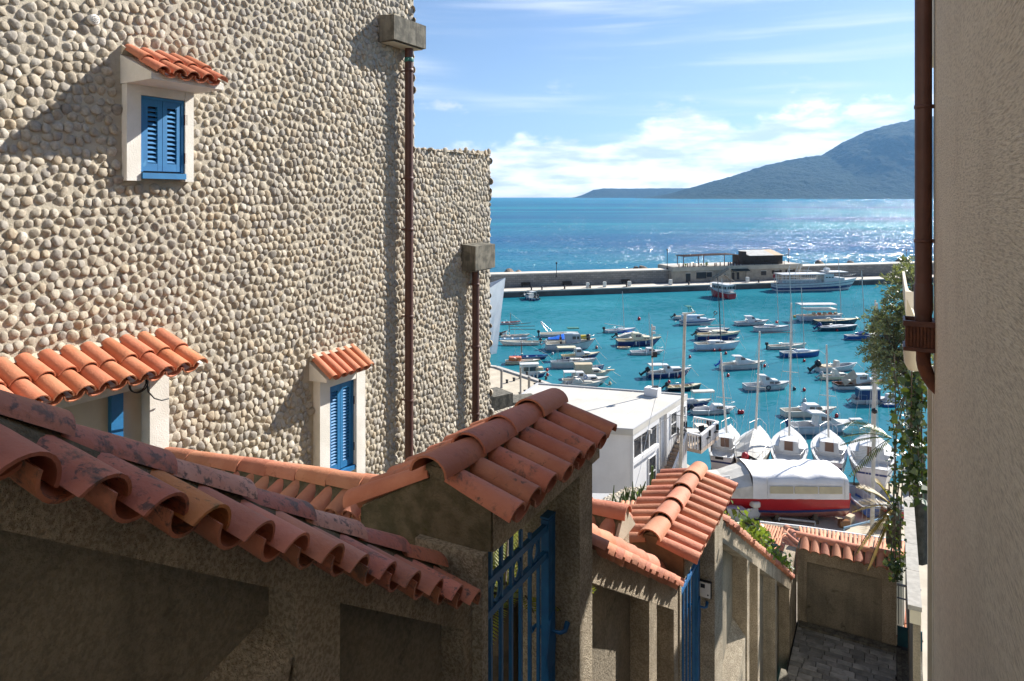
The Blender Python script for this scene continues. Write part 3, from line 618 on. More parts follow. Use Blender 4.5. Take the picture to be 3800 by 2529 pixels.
# downpipe with its leader box on the corner
dp = thing('downpipe', 'thick brown downpipe with ribbed rusty leader box on the stucco house', 'downpipe', lane(8.4, RN, -2.5))
PT, PN = 8.42, RN - .10
p = MB(); p.tube([lane(PT, PN, z) for z in np.linspace(3.45, -1.31, 18)], .080, 14); p.obj('pipe', BROWN, dp)
p = MB(); p.lathe([(.081, .12), (.088, .10), (.088, -.16), (.081, -.2)], lane(PT, PN, -1.02), 14); p.obj('collar', BROWN, dp)
for z in (.93, -.46):
    p = MB(); p.lathe([(.081, -.02), (.086, -.018), (.086, .018), (.081, .02)], lane(PT, PN, z), 14); lane_box(p, PT - .012, PT + .012, PN + .07, RN + .01, z - .02, z + .02); p.obj('pipe_bracket', BROWN, dp)
p = MB(); zt, zb = -1.29, -1.585; BX = RN - .285
lane_box(p, PT - .14, PT + .14, BX + .02, RN - .002, zb + .04, zt - .04); p.obj('leader_box', RUST, dp)
for k in range(8):
    p = MB(); lane_box(p, PT - .152, PT - .139, BX + .03 + k * .031, BX + .048 + k * .031, zb + .041, zt - .041); p.obj('rib', RUST, dp)
p = MB()
for q_ in ((PT - .165, PT - .143, BX, RN), (PT + .143, PT + .165, BX, RN), (PT - .143, PT + .143, BX, BX + .02), (PT - .143, PT + .143, RN - .03, RN - .001)): lane_box(p, *q_, zt - .04, zt + .015)
p.obj('box_rim', BROWN, dp)
p = MB(); lane_box(p, PT - .165, PT + .165, BX, RN - .001, zb, zb + .039); p.obj('box_base', BROWN, dp)
p = MB(); p.tube([lane(PT, PN, zb + .01), lane(PT, PN, zb - .12), lane(PT, PN + .012, zb - .19), lane(PT, PN + .04, zb - .27), lane(PT, PN + .09, zb - .35), lane(PT, PN + .16, zb - .42)], .068, 14); p.obj('elbow', RUST, dp)
# cornice end, wall lamp, parapet further on
co = thing('roof_gutter', 'pale concrete gutter end sticking out behind the thick downpipe', 'gutter', lane(12, .2, -2.4))
prof = [(.19, 0), (.23, 0), (.25, -.2), (.30, -.34), (.44, -.42), (.44, -.62), (.28, -.62), (.20, -.4)]
b = MB(); b.prism([lane(11.6, a, -1.38 + z) for a, z in prof], LV * 3.2); fix(b.obj('gutter_trough', CREAM, co))
b = MB(); b.prism([lane(11.592, .185, -1.37), lane(11.592, .44, -1.37), lane(11.592, .44, -1.47), lane(11.592, .30, -1.63), lane(11.592, .25, -1.59), lane(11.592, .21, -1.48), lane(11.592, .195, -1.73)], LV * .007); fix(b.obj('gutter_end', WSTUCCO, co))
wl = thing('wall_lamp', 'cream half-shell wall lamp below the brown leader box', 'lamp', lane(9.6, .3, -2.3))
b = MB(); b.lathe([(.0, -.30), (.07, -.285), (.115, -.2), (.13, -.02), (.13, 0)], lane(10.4, .27, -1.95), 12); b.obj('lamp_body', CREAM, wl)
b = MB(); b.lathe([(.135, 0), (.14, .02), (.10, .10), (.03, .14), (0, .145)], lane(10.4, .27, -1.95), 12); b.obj('lamp_cap', mat('grey_metal', (.35, .34, .33), None, rough=.5, metal=.3), wl)
pw = thing('parapet_wall', 'low wall with pale stone coping beside the landing', 'wall', lane(16, .4, -10))
b = MB(); lane_box(b, 13.8, 20.9, .262, .472, -7.08, -7.0); b.obj('coping_slab', mat('pale_stone', (.36, .345, .32), (.28, .27, .25), 9, .85, .3, 60, .004, spots=[((.25, .24, .22), 26, .66)]), pw)
b = MB(); lane_box(b, 13.82, 20.9, .29, .46, -7.32, -7.081); b.obj('wall_head', CREAM, pw)
b = MB(); lane_box(b, 13.86, 20.9, .34, .455, -10.4, -7.321); b.obj('wall_body', SMOOTHR, pw)
for k in range(5):
    b = MB(); lane_box(b, 15.1 + k * 1.15, 15.106 + k * 1.15, .2615, .4725, -7.079, -6.9985); b.obj('coping_joint', DARK, pw)
# blue sheet fence, railing beyond the landing
bf = thing('blue_fence', 'blue metal sheet and railing beside the end wall', 'fence', lane(18, .3, -10))
b = MB(); lane_box(b, 17.9, 17.93, .13, .62, -10.05, -9.62); b.obj('sheet', mat('teal_blue_sheet', (.015, .075, .11), (.02, .10, .13), 6, .6), bf)
b = MB()
for k in range(5): lane_box(b, 18.0, 18.02, .15 + .1 * k, .165 + .1 * k, -9.62, -8.75)
b.obj('bars', DARK, bf); b = MB(); lane_box(b, 17.99, 18.03, .13, .6, -8.76, -8.72); lane_box(b, 17.992, 18.028, .13, .6, -9.05, -9.03); b.obj('rail', mat('pale_rail', (.35, .36, .42), None, rough=.5), bf)

# ================================================================ ground, steps, landing
def struct(o): o['kind'] = 'structure'; return o
st = MB(); z = -1.75; tt = -1.4
n_st = 49; rise = (10.1 - 1.75) / n_st; run = 14.2 / n_st
for k in range(n_st):
    lane_box(st, -1.4 + k * run, -1.4 + (k + 1) * run + .02, -2.0, RN - .002, -1.75 - rise * (k + 1) - .6, -1.75 - rise * k)
PAVE = mat('grey_paving', (.34, .325, .30), (.20, .195, .18), 3, .8, .5, 60, .004, rnd=.34, spots=[((.045, .045, .04), 4, .60), ((.20, .19, .17), 7, .68)], spec=.3)
struct(st.obj('steps', PAVE))
# unseen house added behind the viewer: its tall pale front bounces sunlight down the lane
uh = thing('added_bounce_house', 'unseen pale house added uphill to bounce sunlight into the lane', 'house', lane(-8, -4, -2))
b = MB(); lane_box(b, -14, -7.5, -16, 6, -3, 9.5); fix(b.obj('wall', mat('bounce_house_wall', (.72, .66, .56), (.66, .60, .50), 1, .9, .3, 20, .004), uh))
for a_ in (-13, -10, -6.5, -3, .5):
    for z_ in (.6, 3.6, 6.4):
        b = MB(); lane_box(b, -7.51, -7.46, a_, a_ + .9, z_, z_ + 1.5); wf_ = b.obj('shutter', BLUE, uh)
        b = MB(); lane_box(b, -7.51, -7.40, a_ - .08, a_ + .98, z_ - .1, z_ - .01); b.obj('sill', CREAM, uh)
b = MB(); b.prism([lane(-14.2, -16.2, 9.5), lane(-7.1, -16.2, 9.5), lane(-10.6, -16.2, 11.5)], NV * 22.4); fix(b.obj('roof', TILE_NEW, uh))
lb = MB(); lane_box(lb, 12.78, 18.05, -1.96, .60, -10.6, -10.125); land = struct(lb.obj('landing', mat('dark_joint', (.035, .033, .03), None, rough=.95)))
row = 0; t0 = 12.86
while t0 < 17.8:
    wd = .165 if row % 5 else .20; n0 = -1.93 - random.random() * .2
    while n0 < .10:
        ln = random.choice((.24, .30, .36, .46)); a, b_ = max(n0, -1.93), min(n0 + ln, .12)
        if b_ - a > .05:
            m = MB(); c = lane(t0 + wd / 2, (a + b_) / 2, -10.1 + random.uniform(-.007, .004))
            m.box((0, 0, -.02), (b_ - a - .012, wd - .012, .07), bev=.008)
            link('paver', m.mesh('paver', PAVE), land, Matrix.Translation(c) @ Matrix.Rotation(-LA, 4, 'Z') @ Matrix.Rotation(random.gauss(0, .006), 4, 'X'))
        n0 += ln
    t0 += wd; row += 1
kb = MB(); lane_box(kb, 12.8, 17.83, .125, .21, -10.13, -10.06); kb.obj('kerb', CONC, land)
kb = MB(); lane_box(kb, 12.8, 17.83, .215, .59, -10.13, -10.085); kb.obj('side_slab', CONC, land)
kb = MB(); lane_box(kb, 17.62, 17.835, -1.9, .12, -10.12, -10.04); kb.obj('edge_course', CONC, land)
SOIL = mat('garden_soil', (.12, .095, .06), (.07, .065, .035), 2, .95, .8, 20, .03)
gr = MB()
for a, b_, z in ((-3, 4.95, -4.0), (4.95, 6.6, -4.6), (6.6, 10.5, -6.6), (10.5, 14.5, -8.6), (14.5, 18.2, -10.3)): lane_box(gr, a, b_ - .002, NW - 8, -2.46, z - 6, z)
struct(gr.obj('garden_ground', SOIL))
hl = MB(); N_ = 30; rings = []
for i in range(N_ + 1):
    y = 15 + i * (26 - 15) / N_; f = min(1, (y - 15) / 9); z = 8.4 - f * 7.35
    rings.append([(x, y + max(0, -(x - 2) * .1), z + (noise.noise((x * .3, y * .3, 0)) * .3 if 0 < f < 1 else 0) - (.4 if f >= 1 else 0)) for x in np.linspace(-45, 45, 60)])
hl.loft(rings); struct(hl.obj('hillside', SOIL))
# quay
QUAY = mat('quay_concrete', (.52, .46, .365), (.43, .38, .30), .8, .9, .3, 20, .005, spots=[((.26, .23, .19), 1.1, .66)], spec=.15)
QP = [(-60, 22), (40, 22), (40, 45), (13.2, 46.6), (11.2, 52.5), (7, 60), (3.6, 70), (-1.8, 77), (-30, 92), (-60, 96)]
q = MB(); q.prism([(x, y, -.6) for x, y in QP], (0, 0, 1.8)); struct(fix(q.obj('quay', QUAY)))
def edge_strip(name, pts, wd, h, m, kind=None):
    b = MB()
    for p0, p1 in zip(pts, pts[1:]):
        p0, p1 = Vector(p0), Vector(p1); d = (p1 - p0).normalized(); nn = Vector((-d.y, d.x, 0)) * wd
        b.prism([p0, p1, p1 + nn, p0 + nn], (0, 0, h))
    return fix(b.obj(name, m))
kq = edge_strip('quay_kerb', [(-30, 91.7, 1.2), (-1.9, 76.7, 1.2), (3.4, 69.8, 1.2), (6.8, 59.9, 1.2)], .5, .16, mat('pale_kerb', (.50, .48, .44), (.38, .36, .33), 2, .9)); struct(kq)
ORD = ['first', 'second', 'third', 'fourth', 'fifth', 'sixth', 'seventh', 'eighth', 'ninth', 'tenth', 'eleventh', 'twelfth', 'thirteenth']
for k, (u, v) in enumerate([(507, 383), (514, 381), (520, 378.5), (527, 375), (514, 398.5), (520, 396), (525, 393.5), (530, 390.5), (535, 386.5), (540, 383), (546, 379.5)]):
    p = flat(u, v, 1.2); b = MB(); b.lathe([(.16, 0), (.13, .06), (.10, .22), (.17, .27), (.15, .34), (0, .36)], p, 8)
    setp(b.obj('mooring_bollard', DARK), (ORD[k] + ' iron bollard from the left in the back row on the quay' if k < 4 else ORD[k - 4] + ' iron bollard from the left in the front row on the quay'), 'bollard', 'mooring bollards on the left quay')
for u, v, h, wd_ in ((501.5, 388, 1.6, 'left'), (529, 399, 1.9, 'right')):
    p = flat(u, v, 1.2); b = MB(); b.lathe([(.14, 0), (.12, .1), (.11, h), (.16, h + .05), (.1, h + .2), (0, h + .22)], p, 8)
    setp(b.obj('service_post', mat('grey_post', (.22, .21, .2), None)), wd_ + ' of the two short grey posts on the bollard quay', 'post', 'service posts on the left quay')

# ================================================================ sea and far land
SEA = bpy.data.materials.new('sea_water'); SEA.use_nodes = True
t = NT(SEA.node_tree); geo = t.n('ShaderNodeNewGeometry').outputs['Position']; sp_ = t.n('ShaderNodeSeparateXYZ', i_0=geo)
far = t.ramp(sp_.outputs[1], 120, 230); far2 = t.ramp(sp_.outputs[1], 500, 5000)
lg = t.noise(t.mapping(geo, (.0011, .0045, 1)), 1, 4, .55, .3); lg2 = t.noise(t.mapping(geo, (.010, .03, 1)), 1, 3, .5)
c = t.mix(t.ramp(t.noise(t.mapping(geo, (.03, .06, 1)), 1, 3), .35, .7), (.011, .125, .168), (.027, .19, .24))
c2 = t.mix(t.ramp(lg2, .3, .7), (.005, .14, .22), (.007, .19, .265)); c2 = t.mix(t.ramp(lg, .40, .62), c2, (.003, .080, .19))
c = t.mix(far, c, c2); c = t.mix(t.m('MULTIPLY', far2, .6), c, (.004, .17, .27))
b = t.n('ShaderNodeBsdfGlossy', i_Roughness=.16); body = t.n('ShaderNodeBsdfDiffuse', i_Color=c)     # a wind-roughened sea mirrors only part of the sky
# wavelets tilt the surface; their steepness grows outside the breakwater and in wind patches
def tilt(scale, loc, rot):
    nd = t.n('ShaderNodeTexNoise', i_Scale=1.0, i_Detail=3.0, i_Roughness=.6); t.nt.links.new(t.mapping(geo, scale, loc, (0, 0, R(rot))), nd.inputs['Vector'])
    return t.n('ShaderNodeVectorMath', operation='SUBTRACT', i_0=nd.outputs['Color'], i_1=(.5, .5, .5)).outputs[0]
def vadd(a, b_, k):
    s_ = t.n('ShaderNodeVectorMath', operation='SCALE', i_0=b_); t.nt.links.new(k, s_.inputs['Scale']) if isinstance(k, bpy.types.NodeSocket) else setattr(s_.inputs['Scale'], 'default_value', k)
    return t.n('ShaderNodeVectorMath', operation='ADD', i_0=a, i_1=s_.outputs[0]).outputs[0]
patch = t.m('ADD', .65, t.m('MULTIPLY', t.ramp(lg2, .3, .7), .6)); st_k = t.m('MULTIPLY', patch, t.m('ADD', .6, t.m('MULTIPLY', far, 3.6)))
nv_ = vadd(vadd((0, 0, 0), tilt((.9, 1.3, 1), (0, 0, 0), 18), st_k), tilt((.22, .40, 1), (7, 3, 0), -8), t.m('MULTIPLY', st_k, .45))
nv_ = vadd(nv_, tilt((3.1, 4.2, 1), (2, 9, 0), 30), t.m('MULTIPLY', st_k, .6))
sx_ = t.n('ShaderNodeSeparateXYZ', i_0=nv_); nn_ = t.n('ShaderNodeCombineXYZ', i_0=sx_.outputs[0], i_1=sx_.outputs[1], i_2=1.0)
nn_ = t.n('ShaderNodeVectorMath', operation='NORMALIZE', i_0=nn_.outputs[0]); t.nt.links.new(nn_.outputs[0], b.inputs['Normal']); t.n('ShaderNodeOutputMaterial', i_Surface=t.n('ShaderNodeMixShader', i_0=t.m('ADD', .15, t.m('MULTIPLY', far, .08)), i_1=body.outputs[0], i_2=b.outputs[0]).outputs[0])
s = MB(); E = 13500; s.add([(-E, -E, 0), (E, -E, 0), (E, E, 0), (-E, E, 0)], [(0, 1, 2, 3)]); struct(s.obj('sea', SEA))
sb = MB(); sb.add([(-E, -E, -2.5), (E, -E, -2.5), (E, E, -2.5), (-E, E, -2.5)], [(0, 1, 2, 3)]); struct(sb.obj('seabed', SOIL))

FOREST = bpy.data.materials.new('maquis_forest'); FOREST.use_nodes = True
t = NT(FOREST.node_tree); geo = t.n('ShaderNodeTexCoord').outputs['Object']
n1 = t.noise(geo, .012, 6, .7); n2_ = t.noise(geo, .0016, 4, .6); n3_ = t.noise(geo, .035, 4, .7)
c = t.mix(t.ramp(n1, .35, .65), (.008, .020, .012), (.024, .040, .022)); c = t.mix(t.m('MULTIPLY', t.ramp(n2_, .45, .7), .5), c, (.045, .052, .026)); c = t.mix(t.m('MULTIPLY', t.ramp(n3_, .58, .68), .5), c, (.055, .066, .03))
b = t.n('ShaderNodeBsdfPrincipled', i_Roughness=.95); t.nt.links.new(c, b.inputs['Base Color']); b.inputs['Specular IOR Level'].default_value = .05
bp = t.n('ShaderNodeBump', i_Strength=1, i_Distance=28, i_Height=t.noise(geo, .022, 5, .7)); t.nt.links.new(bp.outputs[0], b.inputs['Normal']); t.n('ShaderNodeOutputMaterial', i_Surface=b.outputs[0])
def ridge(name, pts, ys, yr, rough_, nu, nd, label=None):
    us = np.linspace(pts[0][0], pts[-1][0], nu); hs = np.interp(us, [p[0] for p in pts], [p[1] for p in pts])
    rings = []
    for j in range(nd + 1):
        f = j / nd; ring = []
        for u, hp in zip(us, hs):
            y = ys + (yr - ys) * f; top = hp / F * yr
            g_ = math.sin(min(f, 1) * math.pi / 2) ** 1.25; x = (u - U0) / F * (y * .25 + yr * .75)
            nz = noise.fractal((x / 700, y / 700, 0), 1, 2, 5) * .10 * top * math.sin(math.pi * min(f, .999)) ** .5 + noise.fractal((x / 60, y / 60, 4), .8, 2, 4) * rough_ * min(1, hp / 6) * min(1, f * 6)
            ring.append((x, y, max(-1, top * g_ + nz) if f > 0 else -1))
        rings.append(ring)
    rings.append([(p[0], p[1] + 1500, -1) for p in rings[-1]])
    m = MB(); m.loft(rings); return struct(m.obj(name, FOREST))
o_ = lambda pts: [((a) / 2.3008, max(0, (452 - v) / 2.3008)) for a, v in pts]
ridge('headland', o_([(1500, 452), (1520, 447), (1560, 436), (1620, 418), (1690, 399), (1760, 376), (1830, 362), (1888, 355), (1930, 328), (1990, 299), (2050, 281), (2112, 268), (2250, 245), (2500, 238), (2800, 300), (3200, 452)]), 5700, 7200, 9, 640, 90)
ridge('far_island', o_([(1325, 452), (1345, 443), (1365, 434), (1390, 430), (1450, 431), (1560, 430), (1700, 430), (1900, 440)]), 9800, 10300, 5, 260, 16)

# ================================================================ breakwater and its restaurant
PD = Vector((.971, .238, 0)); PW = Vector((-.238, .971, 0))
def pier(s, w_, z): return Vector((-3.7, 138, 0)) + PD * s + PW * w_ + ZV * z
STONE = bpy.data.materials.new('coursed_stone'); STONE.use_nodes = True
t = NT(STONE.node_tree); geo = t.n('ShaderNodeNewGeometry').outputs['Position']; sp_ = t.n('ShaderNodeSeparateXYZ', i_0=geo)
vv_ = t.n('ShaderNodeCombineXYZ', i_0=t.m('ADD', sp_.outputs[0], t.m('MULTIPLY', sp_.outputs[1], .25)), i_1=sp_.outputs[2], i_2=0.0).outputs[0]
br = t.n('ShaderNodeTexBrick', i_Color1=(.33, .30, .26, 1), i_Color2=(.23, .21, .185, 1), i_Mortar=(.14, .125, .11, 1), i_Scale=1.0); br.inputs['Mortar Size'].default_value = .03; br.inputs['Brick Width'].default_value = .95; br.inputs['Row Height'].default_value = .42
t.nt.links.new(vv_, br.inputs[0]); c = t.mix(t.m('MULTIPLY', t.ramp(t.noise(geo, .5, 5), .4, .7), .4), br.outputs[0], (.17, .155, .135))
b = t.n('ShaderNodeBsdfPrincipled', i_Roughness=.95); t.nt.links.new(c, b.inputs['Base Color']); bp = t.n('ShaderNodeBump', i_Strength=.6, i_Distance=.05, i_Height=br.outputs[1]); bp.invert = True
t.nt.links.new(bp.outputs[0], b.inputs['Normal']); t.n('ShaderNodeOutputMaterial', i_Surface=b.outputs[0])
PALE = mat('pale_limestone', (.60, .55, .47), (.50, .46, .40), .6, .9)
pr = thing('breakwater', 'long stone breakwater with a high sea wall across the harbour', 'breakwater', pier(60, 4, 0))
def pbox(mb, s0, s1, w0, w1, z0, z1): return mb.hexa([pier(s0, w0, z0), pier(s1, w0, z0), pier(s1, w1, z0), pier(s0, w1, z0)], [pier(s0, w0, z1), pier(s1, w0, z1), pier(s1, w1, z1), pier(s0, w1, z1)])
b = MB(); pbox(b, -80, 260, 0, 9.8, -1, .98); b.obj('quay_wall', mat('wet_stone', (.12, .11, .10), (.07, .066, .06), .4, .8), pr)
b = MB(); pbox(b, -80, 260, .05, 9.0, .981, 1.22); b.obj('deck', PALE, pr)
b = MB(); pbox(b, -80, 260, 6.2, 9.4, 1.221, 3.75); b.obj('sea_wall', STONE, pr)
b = MB(); pbox(b, -80, 260, 6.1, 9.5, 3.751, 3.98); b.obj('wall_coping', PALE, pr)
b = MB(); pbox(b, -80, 260, 3.9, 6.19, 1.222, 1.26); b.obj('walkway', mat('grey_setts', (.17, .16, .15), (.12, .115, .11), 1, .9), pr)
re = thing('harbour_restaurant', 'stone restaurant with roof terrace standing on the breakwater', 'restaurant', pier(57, 5, 1.2))
def sx(x): return 40.8 + .01728 * (x - 180)
def sz(y): return 4.37 - (y - 300) * .0149 + .1
WALLR = mat('ochre_stone_wall', (.40, .34, .26), (.30, .26, .205), 1.2, .9, .4, 6, .03, spots=[((.22, .19, .15), .8, .6)])
W0 = 4.6
b = MB(); pbox(b, sx(180), sx(2055), W0 + .3, 12, 1.2, 3.7); b.obj('wall', WALLR, re)
b = MB(); pbox(b, sx(190), sx(960), W0 + .1, 12.1, 3.701, 4.55); pbox(b, sx(960.5), sx(2060), W0 + .0, 12.1, 3.701, 4.62); b.obj('terrace_parapet', mat('pale_render', (.48, .43, .34), (.40, .36, .29), 1, .9), re)
b = MB(); pbox(b, sx(200), sx(2050), W0 + .5, 11.8, 4.621, 4.66); b.obj('terrace_floor', PALE, re)
DK = mat('dark_timber', (.035, .026, .02), (.055, .04, .03), 3, .8); DW = mat('dark_opening', (.02, .02, .022), None, rough=.3)
for x0, x1, y0, y1, nm in ((378, 440, 388, 520, 'door'), (1030, 1062, 395, 500, 'door'), (1100, 1132, 390, 498, 'door'), (525, 662, 375, 470, 'window'), (672, 740, 378, 450, 'window'), (1455, 1527, 385, 448, 'window'), (1655, 1715, 380, 425, 'window'), (1850, 1915, 376, 415, 'window'), (940, 972, 380, 470, 'door')):
    f = MB(); pbox(f, sx(x0), sx(x1), W0 + .22, W0 + .30, max(1.22, sz(y1)), sz(y0)); fo = f.obj(nm, DW, re)
    f = MB(); pbox(f, sx(x0) - .12, sx(x1) + .12, W0 + .19, W0 + .299, sz(y0), sz(y0) + .12); f.obj('lintel', PALE, fo)
for x0, x1, y0, y1 in ((1613, 1648, 378, 428), (1722, 1757, 378, 428), (1813, 1846, 374, 416), (1920, 1955, 374, 416)):
    f = MB(); pbox(f, sx(x0), sx(x1), W0 + .2, W0 + .29, sz(y1), sz(y0)); f.obj('shutter', DK, re)
f = MB(); f.prism([pier(sx(1010), W0 - .9, sz(362)), pier(sx(1010), W0 + .02, sz(338)), pier(sx(1010), W0 + .02, sz(350)), pier(sx(1010), W0 - .9, sz(370))], PD * (sx(1250) - sx(1010))); fix(f.obj('awning', mat('dark_green_canvas', (.012, .022, .02), None), re))
f = MB()
for x in (1015, 1190): f.tube([pier(sx(x), W0 - .85, 1.22), pier(sx(x), W0 - .85, sz(368))], .05, 5)
f.obj('awning_post', DK, re)
for k in range(12):                                   # outside stair, two flights
    f = MB(); s0 = sx(960) - k * .42; pbox(f, s0 - .42, s0, W0 - 1.3, W0 + .2, 1.22, 4.1 - k * .25); f.obj('stair_step', WALLR, re)
f = MB(); f.tube([pier(sx(960), W0 - 1.32, 5.0), pier(sx(960) - 5.0, W0 - 1.32, 2.1)], .04, 5); f.tube([pier(sx(960), W0 - 1.32, 4.6), pier(sx(960) - 5.0, W0 - 1.32, 1.7)], .03, 5)
for k in range(6): f.tube([pier(sx(960) - k, W0 - 1.32, 4.1 - k * .59), pier(sx(960) - k, W0 - 1.32, 5.0 - k * .58)], .03, 5)
f.obj('stair_rail', mat('grey_green_rail', (.25, .30, .29), None), re)
f = MB(); f.prism([pier(sx(880), W0 - 1.31, 2.9), pier(sx(1020), W0 - 1.31, 1.22), pier(sx(985), W0 - 1.31, 1.22), pier(sx(860), W0 - 1.31, 2.7)], PW * -.4); fix(f.obj('stair_flank', WALLR, re))
RP = mat('rust_post', (.09, .03, .02), None)
for x in [283, 340, 405, 437, 482, 506, 560, 785, 805, 862, 922, 980, 1008, 1050, 1100, 1135]:
    f = MB(); pbox(f, sx(x) - .08, sx(x) + .08, W0 + .25, W0 + .41, 4.5, 5.35 + random.uniform(-.1, .15)); f.obj('rail_post', RP, re)
f = MB()
for z in (4.85, 5.1, 5.32): f.tube([pier(sx(980), W0 + .2, z), pier(sx(1800), W0 + .2, z)], .035, 4)
for x in range(1180, 1810, 88): f.tube([pier(sx(x), W0 + .2, 4.6), pier(sx(x), W0 + .2, 5.4)], .04, 4)
f.obj('terrace_railing', DK, re)
f = MB()
for x in (368, 385, 650, 685, 1065, 1145): f.tube([pier(sx(x), W0 + (1 if x in (368, 650, 1145) else 4.5), 4.66), pier(sx(x), W0 + (1 if x in (368, 650, 1145) else 4.5), sz(140))], .09, 5)
f.obj('pergola_post', RP, re)
f = MB()
for w_ in (1, 2.2, 3.4, 4.5): f.tube([pier(sx(360), W0 + w_, sz(146)), pier(sx(640), W0 + w_, sz(136)), pier(sx(900), W0 + w_, sz(130)), pier(sx(1090), W0 + w_, sz(130)), pier(sx(1155), W0 + w_, sz(146))], .07, 5)
for k in range(22): x = 365 + k * 36; f.tube([pier(sx(x), W0 + .8, sz(138 - k * .3)), pier(sx(x), W0 + 4.8, sz(138 - k * .3))], .045, 4)
f.obj('pergola_frame', RP, re)
ht = thing('timber_bar', 'dark timber bar hut with a chimney on the restaurant terrace', 'hut', pier(sx(1500), W0 + 2, 4.66))
f = MB(); pbox(f, sx(1200), sx(1797), W0 + .9, W0 + 5, 4.66, sz(152)); f.obj('wall', DK, ht)
for k in range(12):
    f = MB(); x = sx(1215) + k * (sx(1790) - sx(1215)) / 11; pbox(f, x - .05, x + .05, W0 + .85, W0 + .899, 4.7, sz(155)); f.obj('wall_batten', mat('brown_batten', (.05, .036, .026), None), ht)
f = MB(); f.prism([pier(sx(1290), W0 + .5, sz(150)), pier(sx(1290), W0 + 5.2, sz(88)), pier(sx(1290), W0 + 5.2, sz(94)), pier(sx(1290), W0 + .5, sz(156))], PD * (sx(1660) - sx(1290))); fix(f.obj('roof', mat('grey_sheet_roof', (.42, .42, .40), (.33, .33, .31), 1, .6), ht))
f = MB(); f.prism([pier(sx(1660.5), W0 + .5, sz(150)), pier(sx(1660.5), W0 + 5.2, sz(88)), pier(sx(1660.5), W0 + 5.2, sz(94)), pier(sx(1660.5), W0 + .5, sz(156))], PD * (sx(1795) - sx(1660))); fix(f.obj('roof', mat('tan_roof', (.42, .32, .20), None), ht))
f = MB(); pbox(f, sx(1198), sx(1256), W0 + .8, W0 + 2.4, sz(154), sz(88)); f.obj('chimney', DK, ht)
f = MB(); f.tube([pier(sx(1790), W0 + .7, sz(160)), pier(sx(1870), W0 + .7, sz(146))], .09, 5); f.obj('roof_bracket', DK, ht)
def lamp_post(p, h, label):
    o = thing('street_lamp', label, 'street lamp', p, group='lamp posts on the breakwater')
    b = MB(); b.lathe([(.22, 0), (.16, .3), (.07, .5), (.06, h - .5), (.10, h - .45), (.05, h - .4)], p, 7); b.obj('post', DARK, o)
    b = MB(); b.lathe([(.06, h - .4), (.2, h - .05), (.22, h), (.05, h + .15), (0, h + .2)], p, 7); b.obj('lantern', DARK, o)
lamp_post(at(556.5, 277, 146.5), 3.0, 'lone lamp post standing on the sea wall at the left')
lamp_post(pier(sx(170), 6.6, 3.98), 4.4, 'lamp post at the left end of the restaurant')
lamp_post(pier(sx(1993), 8, 4.66), 3.1, 'lamp post behind the right end of the restaurant terrace')
lamp_post(pier(108, 7.0, 3.98), 4.5, 'taller lamp post on the breakwater beside the thick downpipe')
lamp_post(pier(105.8, 9.0, 3.98), 2.9, 'lower lamp post on the breakwater beside the thick downpipe')
for k, (x, h) in enumerate(((20.3, 1), (24, 1.1), (29.5, 1.05), (38.9, 1.15), (sx(1132), 1.15))):
    p = pier(x, 1.6, 1.22); b = MB(); b.box(p + ZV * h / 2, (.7, .6, h), top=.85, bev=.06); setp(b.obj('service_pedestal', mat('white_pedestal', (.66, .64, .58), None, rough=.7)), ('white pedestal standing before the restaurant doors' if k == 4 else ORD[k] + ' white service pedestal from the left along the breakwater'), 'pedestal', 'white pedestals on the breakwater')
for k, x in enumerate((8, 10.2, 15, 20.5, 28.5, sx(290), sx(668), sx(1260), sx(1570), 86, 93)):
    p = pier(x, .7, 1.22); b = MB(); b.lathe([(.22, 0), (.16, .1), (.15, .42), (.26, .5), (.22, .62), (0, .66)], p, 8); setp(b.obj('mooring_bollard', DARK), ORD[k] + ' dark mooring bollard from the left on the breakwater edge', 'bollard', 'mooring bollards on the breakwater')
for k, x in enumerate((8.2, 17.2, 30.5)):
    o = thing('bench', ['leftmost', 'middle', 'rightmost'][k] + ' dark bench against the foot of the sea wall', 'bench', pier(x, 5.6, 1.26), group='benches along the sea wall')
    b = MB(); pbox(b, x - 1, x + 1, 5.3, 5.8, 1.62, 1.7); b.obj('seat', DK, o); b = MB(); pbox(b, x - 1, x + 1, 5.85, 5.93, 1.75, 2.15); b.obj('backrest', DK, o)
    for k_ in (-.85, .85): b = MB(); pbox(b, x + k_ - .06, x + k_ + .06, 5.35, 5.9, 1.26, 1.619); b.obj('leg', DARK, o)
for k in range(14):
    s_ = [32, 33.5, 35, 36.4, 38, 6, 8, 84, 85.5, 92, 106, 107, 108, 109][k % 14] + random.uniform(-.8, .8); rr_ = random.uniform(.5, 1.25)
    bm = bmesh.new(); bmesh.ops.create_icosphere(bm, subdivisions=2, radius=rr_)
    for v_ in bm.verts: v_.co *= 1 + .35 * noise.noise(v_.co * 1.1 + Vector((k * 3, 0, 0)))
    me = bpy.data.meshes.new('boulder'); bm.to_mesh(me); bm.free(); me.materials.append(mat('brown_rock', (.26, .19, .14), (.16, .13, .10), 1, .95))
    setp(link('boulder', me, None, Matrix.Translation(pier(s_, 11.2 + random.uniform(-.6, 1.2), 3.4 if rr_ > .8 else 3.2))), ['boulder behind the sea wall, %s in the group left of the restaurant' % q for q in ('first', 'second', 'third', 'fourth', 'fifth')][k] if k < 5 else ['near boulder at the far left end of the sea wall', 'second boulder at the far left end of the sea wall', 'boulder just right of the restaurant behind the wall', 'second boulder right of the restaurant behind the wall', 'lone boulder behind the wall beyond the blue ship', 'first boulder below the right-hand lamp posts', 'second boulder below the right-hand lamp posts', 'third boulder below the right-hand lamp posts', 'fourth boulder below the right-hand lamp posts'][k - 5], 'boulder', 'boulders behind the sea wall')
PLANT = leafmat('palm_green', (.03, .06, .015), (.07, .11, .03))
